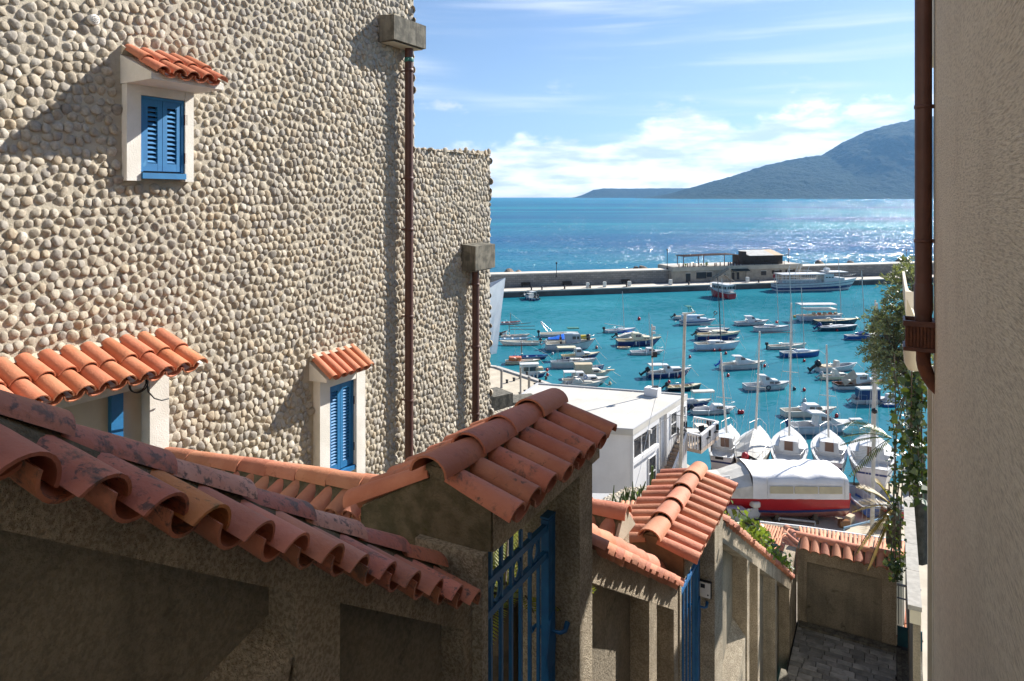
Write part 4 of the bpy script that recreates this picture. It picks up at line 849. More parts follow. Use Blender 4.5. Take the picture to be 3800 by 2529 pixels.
def tuft(label, c, r, n, cat='plant', nm='potted_palm'):
    o = thing(nm, label, cat, c); b = MB()
    for k in range(n):
        a = random.uniform(0, 6.28); e = random.uniform(.1, 1.2); L_ = r * random.uniform(.7, 1.1); d = Vector((math.cos(a) * math.cos(e), math.sin(a) * math.cos(e), math.sin(e)))
        sd_ = d.cross(ZV).normalized() * L_ * .09; m_ = c + d * L_ * .6 + ZV * .05 * L_; e_ = c + d * L_ - ZV * L_ * .18
        b.add([c, m_ - sd_, e_, m_ + sd_], [(0, 1, 2, 3)])
    b.obj('fronds', PLANT, o); b = MB(); b.lathe([(.12 * r, -.25 * r), (.16 * r, 0), (.05 * r, .02 * r)], c, 7); b.obj('pot', DK, o)
tuft('bushy palm on the restaurant terrace by the railing', pier(sx(685), W0 + .9, 4.8), 1.0, 40)
tuft('smaller palm on the restaurant terrace left of the bushy one', pier(sx(610), W0 + .9, 4.7), .7, 30)
tuft('spiky plant at the left corner of the restaurant terrace', pier(sx(390), W0 + .9, 4.7), .9, 24)
# ================================================================ boats
CR = {'a': (1780, 900, 2.904), 'b': (2400, 900, 2.904), 'c': (2900, 900, 2.904), 'd': (1780, 1150, 3.919), 'e': (2200, 1100, 3.919), 'f': (2650, 1100, 3.408), 'g': (2550, 1400, 2.4118)}
K = 3800 / 1024
def px(cr, x, y): a, b, s = CR[cr]; return (a + x / s) / K, (b + y / s) / K
GC = {'white': (.64, .64, .63), 'offwhite': (.66, .63, .55), 'cream': (.70, .62, .43), 'navy': (.016, .035, .15), 'blue': (.02, .085, .30), 'black': (.012, .014, .02), 'red': (.42, .012, .018), 'grey': (.42, .45, .47),
      'teal': (.012, .055, .085), 'lightblue': (.30, .48, .62), 'wood': (.20, .09, .035), 'orange': (.62, .16, .05), 'yellow': (.62, .46, .03), 'green': (.03, .16, .09), 'beige': (.52, .44, .31), 'canvas': (.62, .60, .55), 'brown': (.13, .055, .03), 'paleblue': (.55, .63, .72), 'maroon': (.17, .02, .025), 'silver': (.5, .5, .5), 'pink': (.42, .17, .15), 'royal': (.015, .12, .55)}
def G(c):
    if c in ('canvas', 'beige'): return mat('boat_' + c, GC[c], tuple(k * .8 for k in GC[c]), 2, .85, .3, 8, .02)
    if c == 'silver': return mat('boat_silver', GC[c], None, rough=.35, metal=.7)
    g_ = GC[c]; return mat('boat_' + c, g_, tuple(k * .86 for k in g_), 1.6, .32, spec=.5, spots=[(tuple(k * .6 + .02 for k in g_), 2.2, .70)])
BG = mat('boat_glass', (.04, .045, .055), (.07, .06, .055), 1.5, .1, spec=.7)
class Hull:
    def __init__(s, L, B, h0, h1, tw=.84, rake=.10, full=2.3): s.L, s.B, s.h0, s.h1, s.tw, s.rake, s.full = L, B, h0, h1, tw, rake, full
    def half(s, f):
        if f < .45: return s.B / 2 * (s.tw + (1 - s.tw) * math.sin(f / .45 * math.pi / 2))
        return max(.015, s.B / 2 * (1 - ((f - .45) / .55) ** s.full))
    def sheer(s, f): return s.h0 + (s.h1 - s.h0) * max(0, (f - .15) / .85) ** 1.7
    def pt(s, f, side, zf, out=1.0):          # zf 1 = gunwale, 0 = waterline
        b = s.half(f); h = s.sheer(f); z = h * zf; flare = .80 + .20 * max(0, zf) ** .8 if zf >= 0 else .8 + zf
        x = -s.L / 2 + s.L * f * (1 - s.rake) + s.L * s.rake * f * (max(0, zf) ** 1.0)
        return Vector((x, side * b * flare * out, z))
FR = [0, .08, .18, .3, .42, .54, .66, .76, .85, .92, .97, 1.0]
def hull_parts(o, H_, hc, dc, sd, zf, stripe=None, boot=None):
    b = MB(); zs = (1, .85, .62, .35, .08, -.12, -.35)
    prof = lambda f, out=1: [H_.pt(f, 1, z, out) for z in zs] + [Vector((H_.pt(f, 1, -.35).x, 0, -.35 * H_.h0 - .12))] + [H_.pt(f, -1, z, out) for z in zs[::-1]]
    b.loft([prof(f) for f in FR]); p = prof(0); b.add(p, [tuple(range(len(p)))]); fix(b.obj('hull', G(hc), o, local=True))
    d = MB(); n_open = [f for f in FR if f < sd - .02] + [sd]; rim = min(.10, H_.B * .05)
    def cs(f):
        h = H_.sheer(f) + .004; g = H_.half(f) + .012; i = max(.01, g - rim * 1.6); x = H_.pt(f, 1, 1).x
        if f == 0: x += .06
        return [Vector((x, g, h)), Vector((x, g * .995, h + .035)), Vector((x, i, h + .035)), Vector((x, i * .93, zf)), Vector((x, -i * .93, zf)), Vector((x, -i, h + .035)), Vector((x, -g * .995, h + .035)), Vector((x, -g, h))]
    if sd > .06:
        d.loft([cs(f) for f in n_open], smooth=False)
        c0 = cs(0); xb = c0[0].x - .07
        d.add([Vector((xb, q.y, q.z)) for q in (c0[1], c0[6])] + [c0[6], c0[1]], [(0, 1, 2, 3)]); d.add([c0[2], c0[3], c0[4], c0[5]], [(0, 1, 2, 3)]); d.add([c0[1], c0[2], c0[5], c0[6]], [(0, 1, 2, 3)])
        c1 = cs(sd); d.add([c1[2], c1[3], c1[4], c1[5]], [(0, 1, 2, 3)])
    if sd < .97:
        fs = [sd] + [f for f in FR if f > sd + .02]
        d.loft([[Vector((H_.pt(f, 1, 1).x, H_.half(f) * k + .012 * (1 if k > 0 else -1 if k < 0 else 0), H_.sheer(f) + .035 + (.05 * (1 - abs(k)) * H_.B / 2))) for k in (1, .55, 0, -.55, -1)] for f in fs], smooth=False)
    d.obj('deck', G(dc), o, local=True)
    if stripe:
        for sc_, z0, z1 in stripe:
            m = MB()
            for side in (1, -1): m.loft([[H_.pt(f, side, z, 1.0) + Vector((0, side * .012, 0)) for z in (z0, z1)] for f in FR], smooth=False)
            m.add([H_.pt(0, s_, z) + Vector((-.01, 0, 0)) for s_, z in ((1, z0), (1, z1), (-1, z1), (-1, z0))], [(0, 1, 2, 3)]); m.obj('stripe', G(sc_), o, local=True)
    if boot:
        m = MB()
        for side in (1, -1): m.loft([[H_.pt(f, side, z, 1.0) + Vector((0, side * .014, 0)) for z in (-.1, .12)] for f in FR], smooth=False)
        m.obj('boot_top', G(boot), o, local=True)
def cabin(o, H_, prof, wf, col, wins, front=None, tumble=.16, name='cabin', roofcol=None):
    """side profile (x as a fraction of the length from the stern, z above the sheer) swept to a tapering width"""
    L, B = H_.L, H_.B; zb = lambda f: H_.sheer(f) + .03
    P_ = [(-L / 2 + L * f, z * ZS + H_.sheer(.45) + .03, f) for f, z in prof]
    def hw(f, z): return max(.05, min(H_.half(min(f, .999)) - .10, B / 2 * wf) - tumble * max(0, z - H_.sheer(.45)))
    b = MB(); n = len(P_); ls = [Vector((x, hw(f, z), z)) for x, z, f in P_]; rs = [Vector((x, -hw(f, z), z)) for x, z, f in P_]
    b.add(ls, [tuple(range(n))]); b.add(rs, [tuple(range(n - 1, -1, -1))])
    for i in range(n): k = (i + 1) % n; b.add([ls[i], ls[k], rs[k], rs[i]], [(3, 2, 1, 0)])
    fix(b.obj(name, G(col), o, local=True))
    z0_ = H_.sheer(.45) + .03
    for (f0, za0, za1, f1, zb0, zb1) in wins:
        for side in (1, -1):
            m = MB(); q = []
            for f, z in ((f0, za0), (f1, zb0), (f1 + (zb1 - zb0) * -.0, zb1), (f0, za1)):
                zz = z0_ + z * ZS; q.append(Vector((-L / 2 + L * f, side * (hw(f, zz) + .012), zz)))
            m.add(q, [(0, 1, 2, 3)]); m.obj('window', BG, o, local=True)
    if front is not None:                      # glazed front: index of the profile edge that faces forward
        a, c = Vector((P_[front][0], 0, P_[front][1])), Vector((P_[front + 1][0], 0, P_[front + 1][1])); nn = Vector((abs(c.z - a.z), 0, abs(c.x - a.x))).normalized() * .014
        w_ = min(hw(P_[front][2], a.z), hw(P_[front + 1][2], c.z)) * .86; e0, e1 = a.lerp(c, .16), a.lerp(c, .84)
        m = MB()
        for s0, s1 in ((-1, -.04), (.04, 1)): m.add([e0 + nn + Vector((0, w_ * s0, 0)), e1 + nn + Vector((0, w_ * s0, 0)), e1 + nn + Vector((0, w_ * s1, 0)), e0 + nn + Vector((0, w_ * s1, 0))], [(0, 1, 2, 3)])
        m.obj('windscreen', BG, o, local=True)
    return z0_
def motor(o, H_, col='black', tilt=False, y=0, sc_=1.0):
    x = -H_.L / 2; z = H_.h0; r_ = Matrix.Rotation(R(55 if tilt else 0), 3, 'Y'); c = Vector((x - .12, y, z + .05))
    b = MB(); b.box(r_ @ Vector((-.10, 0, .25)) * sc_ + c, (.42 * sc_, .28 * sc_, .36 * sc_), m=r_, bev=.07 * sc_)
    b.box(r_ @ Vector((-.10, 0, -.22)) * sc_ + c, (.16 * sc_, .10 * sc_, .62 * sc_), m=r_); b.box(r_ @ Vector((-.16, 0, -.52)) * sc_ + c, (.34 * sc_, .09 * sc_, .10 * sc_), m=r_)
    b.obj('outboard_motor', G(col), o, local=True)
def canopy_top(o, H_, f0, f1, z, col, wf=.8, th=.08, sides=None, lean=.0):
    x0, x1 = -H_.L / 2 + H_.L * f0, -H_.L / 2 + H_.L * f1; w_ = H_.B / 2 * wf; zz = H_.sheer(.45) + z * ZS
    b = MB(); b.loft([[Vector((x, y, zz + dz + (x - x0) * lean)) for y, dz in ((-w_, -th), (-w_, 0), (-w_ * .5, .05), (w_ * .5, .05), (w_, 0), (w_, -th), (-w_, -th))] for x in (x0, x1)], smooth=False)
    for x in (x0, x1): b.add([Vector((x, y, zz + dz + (x - x0) * lean)) for y, dz in ((-w_, -th), (w_, -th), (w_, 0), (w_ * .5, .05), (-w_ * .5, .05), (-w_, 0))], [(0, 1, 2, 3, 4, 5)])
    b.obj('canopy', G(col), o, local=True)
    for x in (x0 + .08, x1 - .08):
        for y in (-w_ + .05, w_ - .05): p = MB(); p.tube([(x, y, .3), (x, y, zz - th)], .025, 5); p.obj('canopy_post', G('silver'), o, local=True)
    if sides:
        m = MB(); e = .03; m.hexa([(x0 + e, -w_ + e, H_.h0), (x1 - e, -w_ + e, H_.h0), (x1 - e, w_ - e, H_.h0), (x0 + e, w_ - e, H_.h0)], [(x0 + e, -w_ + e, zz - th), (x1 - e, -w_ + e, zz - th), (x1 - e, w_ - e, zz - th), (x0 + e, w_ - e, zz - th)]); m.obj('canvas_sides', G(sides), o, local=True)
def mast(o, H_, f, h, col='silver', boom=None, r=.05, bcol=None, spread=True, sag=None):
    x = -H_.L / 2 + H_.L * f; z = H_.sheer(f); m = MB(); m.tube([(x, 0, z), (x - .02 * h, 0, z + h * .5), (x - .05 * h, 0, z + h)], [r, r, r * .7], 6)
    if spread: m.tube([(x - .025 * h, -.4, z + h * .55), (x - .025 * h, .4, z + h * .55)], .018, 4)
    m.obj('mast', G(col), o, local=True)
    if boom:
        b = MB(); b.tube([(x - .02, 0, z + boom[0]), (x - boom[1], boom[2] if len(boom) > 2 else 0, z + boom[0] + (boom[3] if len(boom) > 3 else 0))], r * .9, 6); b.obj('boom', G(bcol or col), o, local=True)
    s_ = MB(); tp_ = (x - .048 * h, 0, z + h * .97)
    for e in ((H_.L / 2, 0, H_.h1), (x - .2, H_.half(f) * .95, z), (x - .2, -H_.half(f) * .95, z), (-H_.L / 2, 0, H_.h0)): s_.tube([tp_, e], .0075, 3, caps=False)
    s_.obj('rigging', G('silver'), o, local=True)
def rail(o, H_, f0=.72, h=.45, col='silver'):
    fs = [f0, (f0 + 1) / 2, .985]; pts = [H_.pt(f, 1, 1) + Vector((0, -.04, h)) for f in fs] + [H_.pt(f, -1, 1) + Vector((0, .04, h)) for f in fs[::-1]]
    b = MB(); b.tube(pts, .018, 5)
    for f in fs[:2]:
        for s_ in (1, -1): q = H_.pt(f, s_, 1); b.tube([q + Vector((0, -s_ * .04, 0)), q + Vector((0, -s_ * .04, h))], .015, 4)
    b.obj('bow_rail', G(col), o, local=True)
def fender(o, H_, fs, side, col='white'):
    for f in fs:
        q = H_.pt(f, side, .55) + Vector((0, side * .09, 0)); b = MB(); b.lathe([(.0, -.26), (.06, -.24), (.085, -.15), (.085, .15), (.06, .24), (0, .27)], q, 7); b.obj('fender', G(col), o, local=True)
def thwarts(o, H_, col, n=3, z=.28):
    for k in range(n):
        f = .16 + k * .26; x = H_.pt(f, 1, 1).x; w_ = H_.half(f) * .86; b = MB(); b.box((x, 0, z), (.24, 2 * w_, .04)); b.obj('thwart', G(col), o, local=True)
ZS = .76
BOATG = 'small boats moored in the harbour'
def boat(label, cr, x0, x1, yw, B=None, hd=0, hull='white', deck='white', sd=.5, zf=.16, h=(.55, .95), nm='motorboat', tw=.84, rake=.10, stripe=None, boot=None, full=2.3, group=BOATG, z=0.0, cat='boat', bend=0):
    u0, v = px(cr, x0, yw); u1, _ = px(cr, x1, yw); y = (H - z) * F / (v - V0); a = R(hd)
    W_ = (u1 - u0) / F * y; r_ = B or .36
    L = W_ / (abs(math.cos(a)) + r_ * abs(math.sin(a)))
    if B is None: B_ = L * .36
    else: B_ = L * B
    y += B_ / 2 * abs(math.cos(a)) * .8 + L / 2 * abs(math.sin(a)) * .9
    o = thing(nm, label, cat, (((u0 + u1) / 2 - U0) / F * (y), y, z), a, group); sc_ = min(1.25, max(.8, L / 5.2))
    H_ = Hull(L, B_, h[0] * sc_ * (ZS + .04), h[1] * sc_ * (ZS + .04), tw, rake, full)
    if nm not in ('kayak', 'dinghy') and z == 0 and L < 11:
        rp = MB(); q0 = H_.pt(.985, 1, 1); q1 = Vector((q0.x + random.uniform(.5, 1.5), random.uniform(-.6, .6), -.15)); rp.tube([q0 + Vector((0, 0, .04)), q0.lerp(q1, .5) + Vector((.1, 0, -.12)), q1], .018, 4); rp.obj('mooring_rope', G('canvas'), o, local=True); rp = MB(); rp.tube([H_.pt(.02, -1, 1), Vector((-L / 2 - .8, -.5, -.15))], .016, 4); rp.obj('mooring_rope', G('canvas'), o, local=True)
        an = MB(); qa = H_.pt(random.choice((.3, .5)), 1, 1); an.tube([qa, qa + Vector((-.1, -.05, random.uniform(.9, 1.6)))], .010, 4); an.obj('antenna', G('silver'), o, local=True); an = MB(); an.tube([H_.pt(.08, -1, 1), H_.pt(.08, -1, 1) + Vector((0, 0, .55)), H_.pt(.3, -1, 1) + Vector((0, 0, .5)), H_.pt(.3, -1, 1)], .014, 4); an.obj('stern_rail', G('silver'), o, local=True)
    hull_parts(o, H_, hull, deck, sd, zf, stripe, boot); return o, H_
CUDDY = [(.46, -.1), (.48, .40), (.62, .42), (.72, .30), (.82, 0)]
PILOT = [(.36, -.2), (.34, .98), (.30, 1.0), (.31, 1.06), (.50, 1.04), (.58, .42), (.72, .36), (.82, -.02)]
PW_ = [(.385, .52, .90, .50, .52, .90), (.59, .12, .30, .70, .10, .27)]
def std_pilot(o, H_, col='white', wf=.74): return cabin(o, H_, PILOT, wf, col, PW_, 4)

# --- left group, beside the ship
o, h_ = boat('white motor cruiser with dark hull moored stern-out at the pier', 'a', 440, 650, 628, B=.38, hd=122, hull='navy', sd=.42, h=(.75, 1.2), nm='motor_cruiser', stripe=[('white', .62, .98)])
cabin(o, h_, [(.40, -.2), (.41, .75), (.62, .72), (.72, .38), (.9, 0)], .8, 'white', [(.44, .36, .64, .60, .34, .60)], 2); canopy_top(o, h_, .18, .42, 1.35, 'white', .7); motor(o, h_, 'black', True, .35); motor(o, h_, 'black', True, -.35); fender(o, h_, (.1, .3, .5), 1); rail(o, h_)
o, h_ = boat('small white rowing boat with red gunwale and short dark mast', 'a', 232, 440, 884, B=.34, hull='white', deck='pink', sd=.8, h=(.42, .75), nm='rowing_boat', stripe=[('red', .86, .96)]); mast(o, h_, .5, 1.5, 'brown', r=.04, spread=False); thwarts(o, h_, 'white', 2)
o, h_ = boat('white dinghy half hidden behind the bow of the white ship', 'a', 190, 310, 1004, B=.45, hd=20, hull='white', deck='brown', sd=.8, h=(.5, .95), nm='dinghy'); thwarts(o, h_, 'beige', 2)
o, h_ = boat('white rowing boat carrying long dark spars on a short mast', 'a', 225, 545, 1028, B=.26, hd=4, hull='white', deck='offwhite', sd=.85, h=(.36, .62), nm='rowing_boat', stripe=[('red', .88, .96)]); mast(o, h_, .30, 1.9, 'brown', (1.3, -3.6), .045, spread=False); thwarts(o, h_, 'wood', 3); motor(o, h_, 'black', True)
b = MB(); b.tube([(-.7, .1, 1.1), (2.9, .2, 1.05)], .04, 5); b.tube([(-.9, .1, 1.75), (2.2, .1, 2.0)], .04, 5); b.obj('spar', G('brown'), o, local=True)
o, h_ = boat('narrow white rowing boat lying between two longer white ones', 'a', 215, 545, 1062, B=.24, hd=3, hull='white', deck='lightblue', sd=.86, h=(.34, .56), nm='rowing_boat', stripe=[('lightblue', .80, .95)]); thwarts(o, h_, 'white', 3)
o, h_ = boat('long white open boat with a dark outboard at its right end', 'a', 205, 642, 1114, B=.24, hd=184, hull='white', deck='offwhite', sd=.88, h=(.46, .72), nm='rowing_boat', stripe=[('offwhite', .82, .95)], boot='beige'); thwarts(o, h_, 'white', 4); motor(o, h_, 'black')
o, h_ = boat('blue rowing boat with a wooden mast and long boom', 'd', 470, 1000, 724, B=.25, hull='navy', deck='blue', sd=.85, h=(.42, .7), nm='rowing_boat', stripe=[('lightblue', .7, .95)]); mast(o, h_, .27, 2.0, 'wood', (1.9, -5.0), .055, 'beige', spread=False); thwarts(o, h_, 'grey', 4)
o, h_ = boat('cream wooden boat with an orange cover in its stern', 'd', 372, 880, 795, B=.27, hull='cream', deck='offwhite', sd=.8, h=(.5, .8), nm='rowing_boat', stripe=[('wood', .84, .95)]); thwarts(o, h_, 'white', 2)
b = MB(); b.box((-h_.L * .22, 0, .62), (1.5, .9, .42), top=.7, bev=.06); b.obj('cover', G('orange'), o, local=True)
o, h_ = boat('dark-hulled boat with a white glazed wheelhouse close to the quay', 'd', 470, 985, 1004, B=.30, hd=8, hull='navy', deck='white', sd=.62, h=(.6, .9), nm='fishing_boat', stripe=[('white', .8, .97)])
cabin(o, h_, [(.27, -.4), (.24, 1.25), (.74, 1.33), (.72, -.1)], .8, 'white', [(.30, .45, 1.02, .45, .45, 1.04), (.48, .45, 1.02, .68, .45, 1.04)], 2, tumble=.05); motor(o, h_, 'green'); fender(o, h_, (.5, .62, .74), -1)
canopy_top(o, h_, .2, .76, 1.5, 'white', .88); b = MB(); b.box((h_.L * .27, 0, .95), (.9, .8, .34), top=.6, bev=.05); b.obj('net_pile', G('beige'), o, local=True)
o, h_ = boat('white speedboat with folded frame moored behind the grey wheelhouse', 'a', 650, 1062, 1022, B=.3, hull='white', deck='offwhite', sd=.7, h=(.5, .75), nm='speedboat', stripe=[('grey', .55, .7)]); motor(o, h_, 'black'); b = MB(); b.tube([(-1.6, .6, .7), (-2.6, .6, 2.0), (-2.6, -.6, 2.0), (-1.6, -.6, .7)], .05, 5); b.tube([(-1.0, .6, .7), (-2.5, .6, 2.0)], .04, 5); b.obj('arch_frame', G('silver'), o, local=True)
o, h_ = boat('small boat under a royal blue tarpaulin beside the grey wheelhouse boat', 'a', 715, 1010, 1078, B=.3, hull='white', deck='white', sd=.7, h=(.45, .7), nm='dinghy'); b = MB(); b.loft([[Vector((x, -.75, .5)), Vector((x, 0, z)), Vector((x, .75, .5))] for x, z in ((-1.6, .55), (-.6, .75), (.5, 1.15), (.9, .6))]); b.obj('tarpaulin', G('royal'), o, local=True)
o, h_ = boat('white fishing boat with grey wheelhouse and person in the stern', 'a', 700, 1262, 1164, B=.31, hd=5, hull='white', deck='offwhite', sd=.52, h=(.75, 1.3), nm='fishing_boat', stripe=[('black', .92, .97)], rake=.16)
cabin(o, h_, [(.40, -.3), (.38, 1.45), (.37, 1.5), (.66, 1.5), (.68, 1.42), (.70, -.1)], .6, 'grey', [(.52, .62, 1.12, .59, .62, 1.12), (.61, .62, 1.12, .66, .62, 1.12)], 3, tumble=.04); rail(o, h_, .7, .5); motor(o, h_, 'white', True)
b = MB(); b.box((0.3, 0, 2.72), (1.5, .9, .12)); b.obj('roof_rack', G('green'), o, local=True); b = MB(); b.box((h_.L * .26, .1, 1.5), (.8, .6, .5), bev=.06); b.obj('crate_stack', G('yellow'), o, local=True); b = MB(); b.lathe([(.26, 0), (.28, .35), (.26, .7), (0, .72)], (h_.L * .35, -.2, 1.2), 8); b.obj('barrel', G('black'), o, local=True)
pe_bm = o
o, h_ = boat('cream-canopied boat with a navy hull and white wheelhouse', 'd', 1180, 1760, 738, B=.30, hd=5, hull='navy', deck='cream', sd=.5, h=(.65, 1.15), nm='cabin_boat', stripe=[('white', .86, .96)], rake=.16)
std_pilot(o, h_, 'white'); canopy_top(o, h_, -.12, .36, 1.35, 'cream', .8); fender(o, h_, (.6, .7), -1, 'black')
o, h_ = boat('long grey half-covered sloop hull with stanchions and no mast', 'd', 1020, 1720, 856, B=.24, hd=7, hull='grey', deck='grey', sd=.4, h=(.85, 1.15), nm='sailing_boat', rake=.14, tw=.6, stripe=[('offwhite', .85, .95)]); cabin(o, h_, [(.4, -.1), (.42, .3), (.66, .25), (.74, 0)], .6, 'offwhite', [(.46, .08, .2, .6, .08, .2)]); b = MB()
for k in range(7): q = h_.pt(.12 + k * .12, -1, 1); b.tube([q, q + Vector((0, 0, .5))], .02, 4)
b.obj('stanchions', G('brown'), o, local=True)
o, h_ = boat('small royal blue rowing boat nosing out beside the grey sloop hull', 'd', 1630, 1812, 864, B=.42, hull='blue', deck='grey', sd=.8, h=(.5, .75), nm='dinghy', stripe=[('lightblue', .85, .95)]); thwarts(o, h_, 'white', 2)
o, h_ = boat('beige tarpaulin-covered cabin boat with a long cream bowsprit', 'd', 1330, 1930, 992, B=.28, hd=4, hull='offwhite', deck='cream', sd=.5, h=(.6, .95), nm='cabin_boat', rake=.18)
canopy_top(o, h_, .06, .50, 1.35, 'beige', .85, sides='beige'); cabin(o, h_, [(.50, -.1), (.51, .55), (.66, .55), (.72, .35), (.76, 0)], .7, 'offwhite', [(.53, .15, .38, .66, .15, .38)]); b = MB(); b.box((h_.L * .47, 0, h_.h1 + .06), (.9, .35, .08)); b.obj('bowsprit', G('beige'), o, local=True); rail(o, h_, .75, .4)
o, h_ = boat('white cabin boat with a blue roundel and a small white awning', 'd', 1195, 1890, 1104, B=.28, hd=3, hull='white', deck='offwhite', sd=.5, h=(.6, 1.0), nm='cabin_boat', stripe=[('black', .93, .98)], rake=.14, boot='green')
cabin(o, h_, [(.30, -.3), (.29, 1.05), (.44, 1.05), (.54, .5), (.72, .48), (.78, 0)], .74, 'white', [(.35, .55, .92, .43, .55, .92), (.60, .12, .36, .72, .10, .34)], 2); canopy_top(o, h_, .02, .27, 1.15, 'white', .7); b = MB(); q = Vector((-h_.L * .02, -h_.B * .5 * .74 - .0, h_.sheer(.45) + .35)); b.tube([q + Vector((.17 * math.cos(a), 0, .17 * math.sin(a))) for a in np.linspace(0, 6.283, 15)], .035, 5, caps=False); b.obj('life_ring', G('blue'), o, local=True); fender(o, h_, (.06, .12), -1)
o, h_ = boat('white boat with an angular grey sprayhood just beyond the flat roof', 'd', 1275, 1780, 1128, B=.34, hd=2, hull='white', deck='offwhite', sd=.4, h=(.5, .8), nm='cabin_boat'); cabin(o, h_, [(.10, -.1), (.22, .62), (.36, .62), (.46, .05)], .8, 'canvas', []); cabin(o, h_, [(.46, 0), (.47, .28), (.7, .25), (.78, 0)], .7, 'offwhite', [])
# --- centre of the harbour
o, h_ = boat('white dinghy-style sailing boat with its boom swung out to the left', 'e', 165, 640, 534, B=.27, hd=9, hull='paleblue', deck='white', sd=.38, h=(.5, .78), nm='sailing_boat', rake=.06); mast(o, h_, .62, 5.6, 'silver', (.35, 3.0, .1, .55), .05); cabin(o, h_, [(.38, -.05), (.42, .22), (.6, .2), (.66, 0)], .6, 'white', []); motor(o, h_, 'black'); fender(o, h_, (.07,), -1)
o, h_ = boat('bright blue kayak floating behind the navy and cream cabin boat', 'e', 333, 612, 532, B=.2, hull='royal', deck='royal', sd=.05, h=(.22, .26), nm='kayak', cat='kayak', group=None, tw=.3); b = MB(); b.lathe([(.3, 0), (.33, .03), (.3, .05)], (0, 0, .27), 10); b.obj('cockpit_rim', G('black'), o, local=True)
o, h_ = boat('white boat under a pale cover half hidden by the navy cabin boat', 'e', 335, 780, 622, B=.3, hd=3, hull='white', deck='canvas', sd=.05, h=(.5, .8), nm='motorboat'); cabin(o, h_, [(.1, 0), (.3, .35), (.6, .7), (.85, .3), (.9, 0)], .85, 'canvas', []); motor(o, h_, 'black', True)
o, h_ = boat('classic navy boat with cream cabin and arched window', 'e', 335, 1015, 728, B=.29, hd=5, hull='navy', deck='cream', sd=.34, h=(.75, 1.1), nm='cabin_boat', stripe=[('beige', .9, .99)], rake=.16)
cabin(o, h_, [(.35, -.3), (.345, 1.1), (.36, 1.17), (.50, 1.13), (.57, .55), (.74, .48), (.80, 0)], .74, 'cream', [(.40, .52, .92, .51, .52, .92), (.585, .18, .32, .625, .18, .32), (.65, .17, .31, .69, .17, .31)], 3); fender(o, h_, (.42, .66), -1); rail(o, h_, .75, .3, 'wood')
o, h_ = boat('little pale tender lying against the navy cream-cabined boat', 'e', 350, 558, 772, B=.42, hd=-14, hull='offwhite', deck='beige', sd=.8, h=(.28, .42), nm='dinghy', full=3); thwarts(o, h_, 'wood', 2, .2)
o, h_ = boat('white day boat with mast and dark cabin window', 'e', 543, 1042, 854, B=.32, hd=3, hull='white', deck='white', sd=.5, h=(.5, .72), nm='sailing_boat', stripe=[('black', .6, .66)], rake=.13); cabin(o, h_, [(.45, -.1), (.47, .55), (.66, .52), (.74, .05), (.78, 0)], .7, 'white', [(.53, .14, .4, .70, .10, .30)]); mast(o, h_, .60, 4.9, 'silver', r=.04, spread=False); rail(o, h_, .8, .4); fender(o, h_, (.45,), -1)
o, h_ = boat('navy and white fishing boat with small stern canopy', 'e', 770, 1462, 1190, B=.29, hd=6, hull='navy', deck='white', sd=.42, h=(.62, 1.15), nm='fishing_boat', stripe=[('white', .88, .97)], rake=.15)
cabin(o, h_, [(.42, -.3), (.34, .98), (.35, 1.06), (.46, 1.0), (.52, .55), (.74, .55), (.80, 0)], .72, 'white', [(.42, .5, .85, .475, .5, .85), (.545, .16, .40, .73, .16, .40)], 3); canopy_top(o, h_, .03, .33, 1.1, 'white', .75, .1); motor(o, h_, 'black', True, 0, 1.3); rail(o, h_, .76, .3); fender(o, h_, (.47, .68), -1)
o, h_ = boat('black and cream open boat just beyond the white flat roof', 'e', 1055, 1598, 1386, B=.3, hd=8, hull='black', deck='cream', sd=.72, zf=.2, h=(.62, .92), nm='rowing_boat', stripe=[('cream', .88, .97)], rake=.06); thwarts(o, h_, 'beige', 3, .42); motor(o, h_, 'black', True)
b = MB(); b.tube([(-1.5, .1, .6), (1.2, .3, .66)], .03, 5); b.tube([(-1.4, -.2, .6), (1.1, 0, .66)], .03, 5); b.obj('oars', G('blue'), o, local=True)
o, h_ = boat('white speedboat with a green sun-top frame', 'e', 1175, 1640, 334, B=.3, hd=6, hull='white', deck='offwhite', sd=.62, h=(.5, .75), nm='speedboat', boot='navy'); motor(o, h_, 'black', True); b = MB(); b.tube([(.9, .7, .7), (-.2, .7, 2.0), (-.2, -.7, 2.0), (.9, -.7, .7)], .05, 5); b.tube([(.2, .7, .7), (-.1, .7, 2.0)], .04, 5); b.obj('arch_frame', G('green'), o, local=True); b = MB(); b.box((-.2, 0, 2.02), (.9, 1.4, .07)); b.obj('sun_top', G('green'), o, local=True)
o, h_ = boat('boat with grey canvas-sided cabin and blue band, wheel at its bow', 'e', 1262, 1800, 420, B=.31, hd=4, hull='white', deck='white', sd=.1, h=(.62, .95), nm='cabin_boat', stripe=[('blue', .72, .97)], rake=.15); cabin(o, h_, [(.06, -.1), (.05, 1.1), (.06, 1.18), (.50, 1.16), (.53, .55), (.74, .48), (.8, 0)], .8, 'paleblue', [(.43, .5, .95, .51, .5, .95)], 3); b = MB(); b.tube([(h_.L * .42, 0, 1.0), (h_.L * .5, 0, 1.6)], .04, 5); b.tube([Vector((h_.L * .5 + .25 * math.cos(a), .1, 1.75 + .25 * math.sin(a))) for a in np.linspace(0, 6.283, 13)], .07, 5, caps=False); b.obj('line_hauler', G('brown'), o, local=True)
o, h_ = boat('boat under a long white cover behind the navy classic yacht', 'b', 530, 905, 982, B=.28, hd=5, hull='navy', deck='white', sd=.05, h=(.55, .8), nm='motorboat'); cabin(o, h_, [(.03, .05), (.05, .28), (.9, .32), (.97, .05)], .95, 'white', [], tumble=.5)
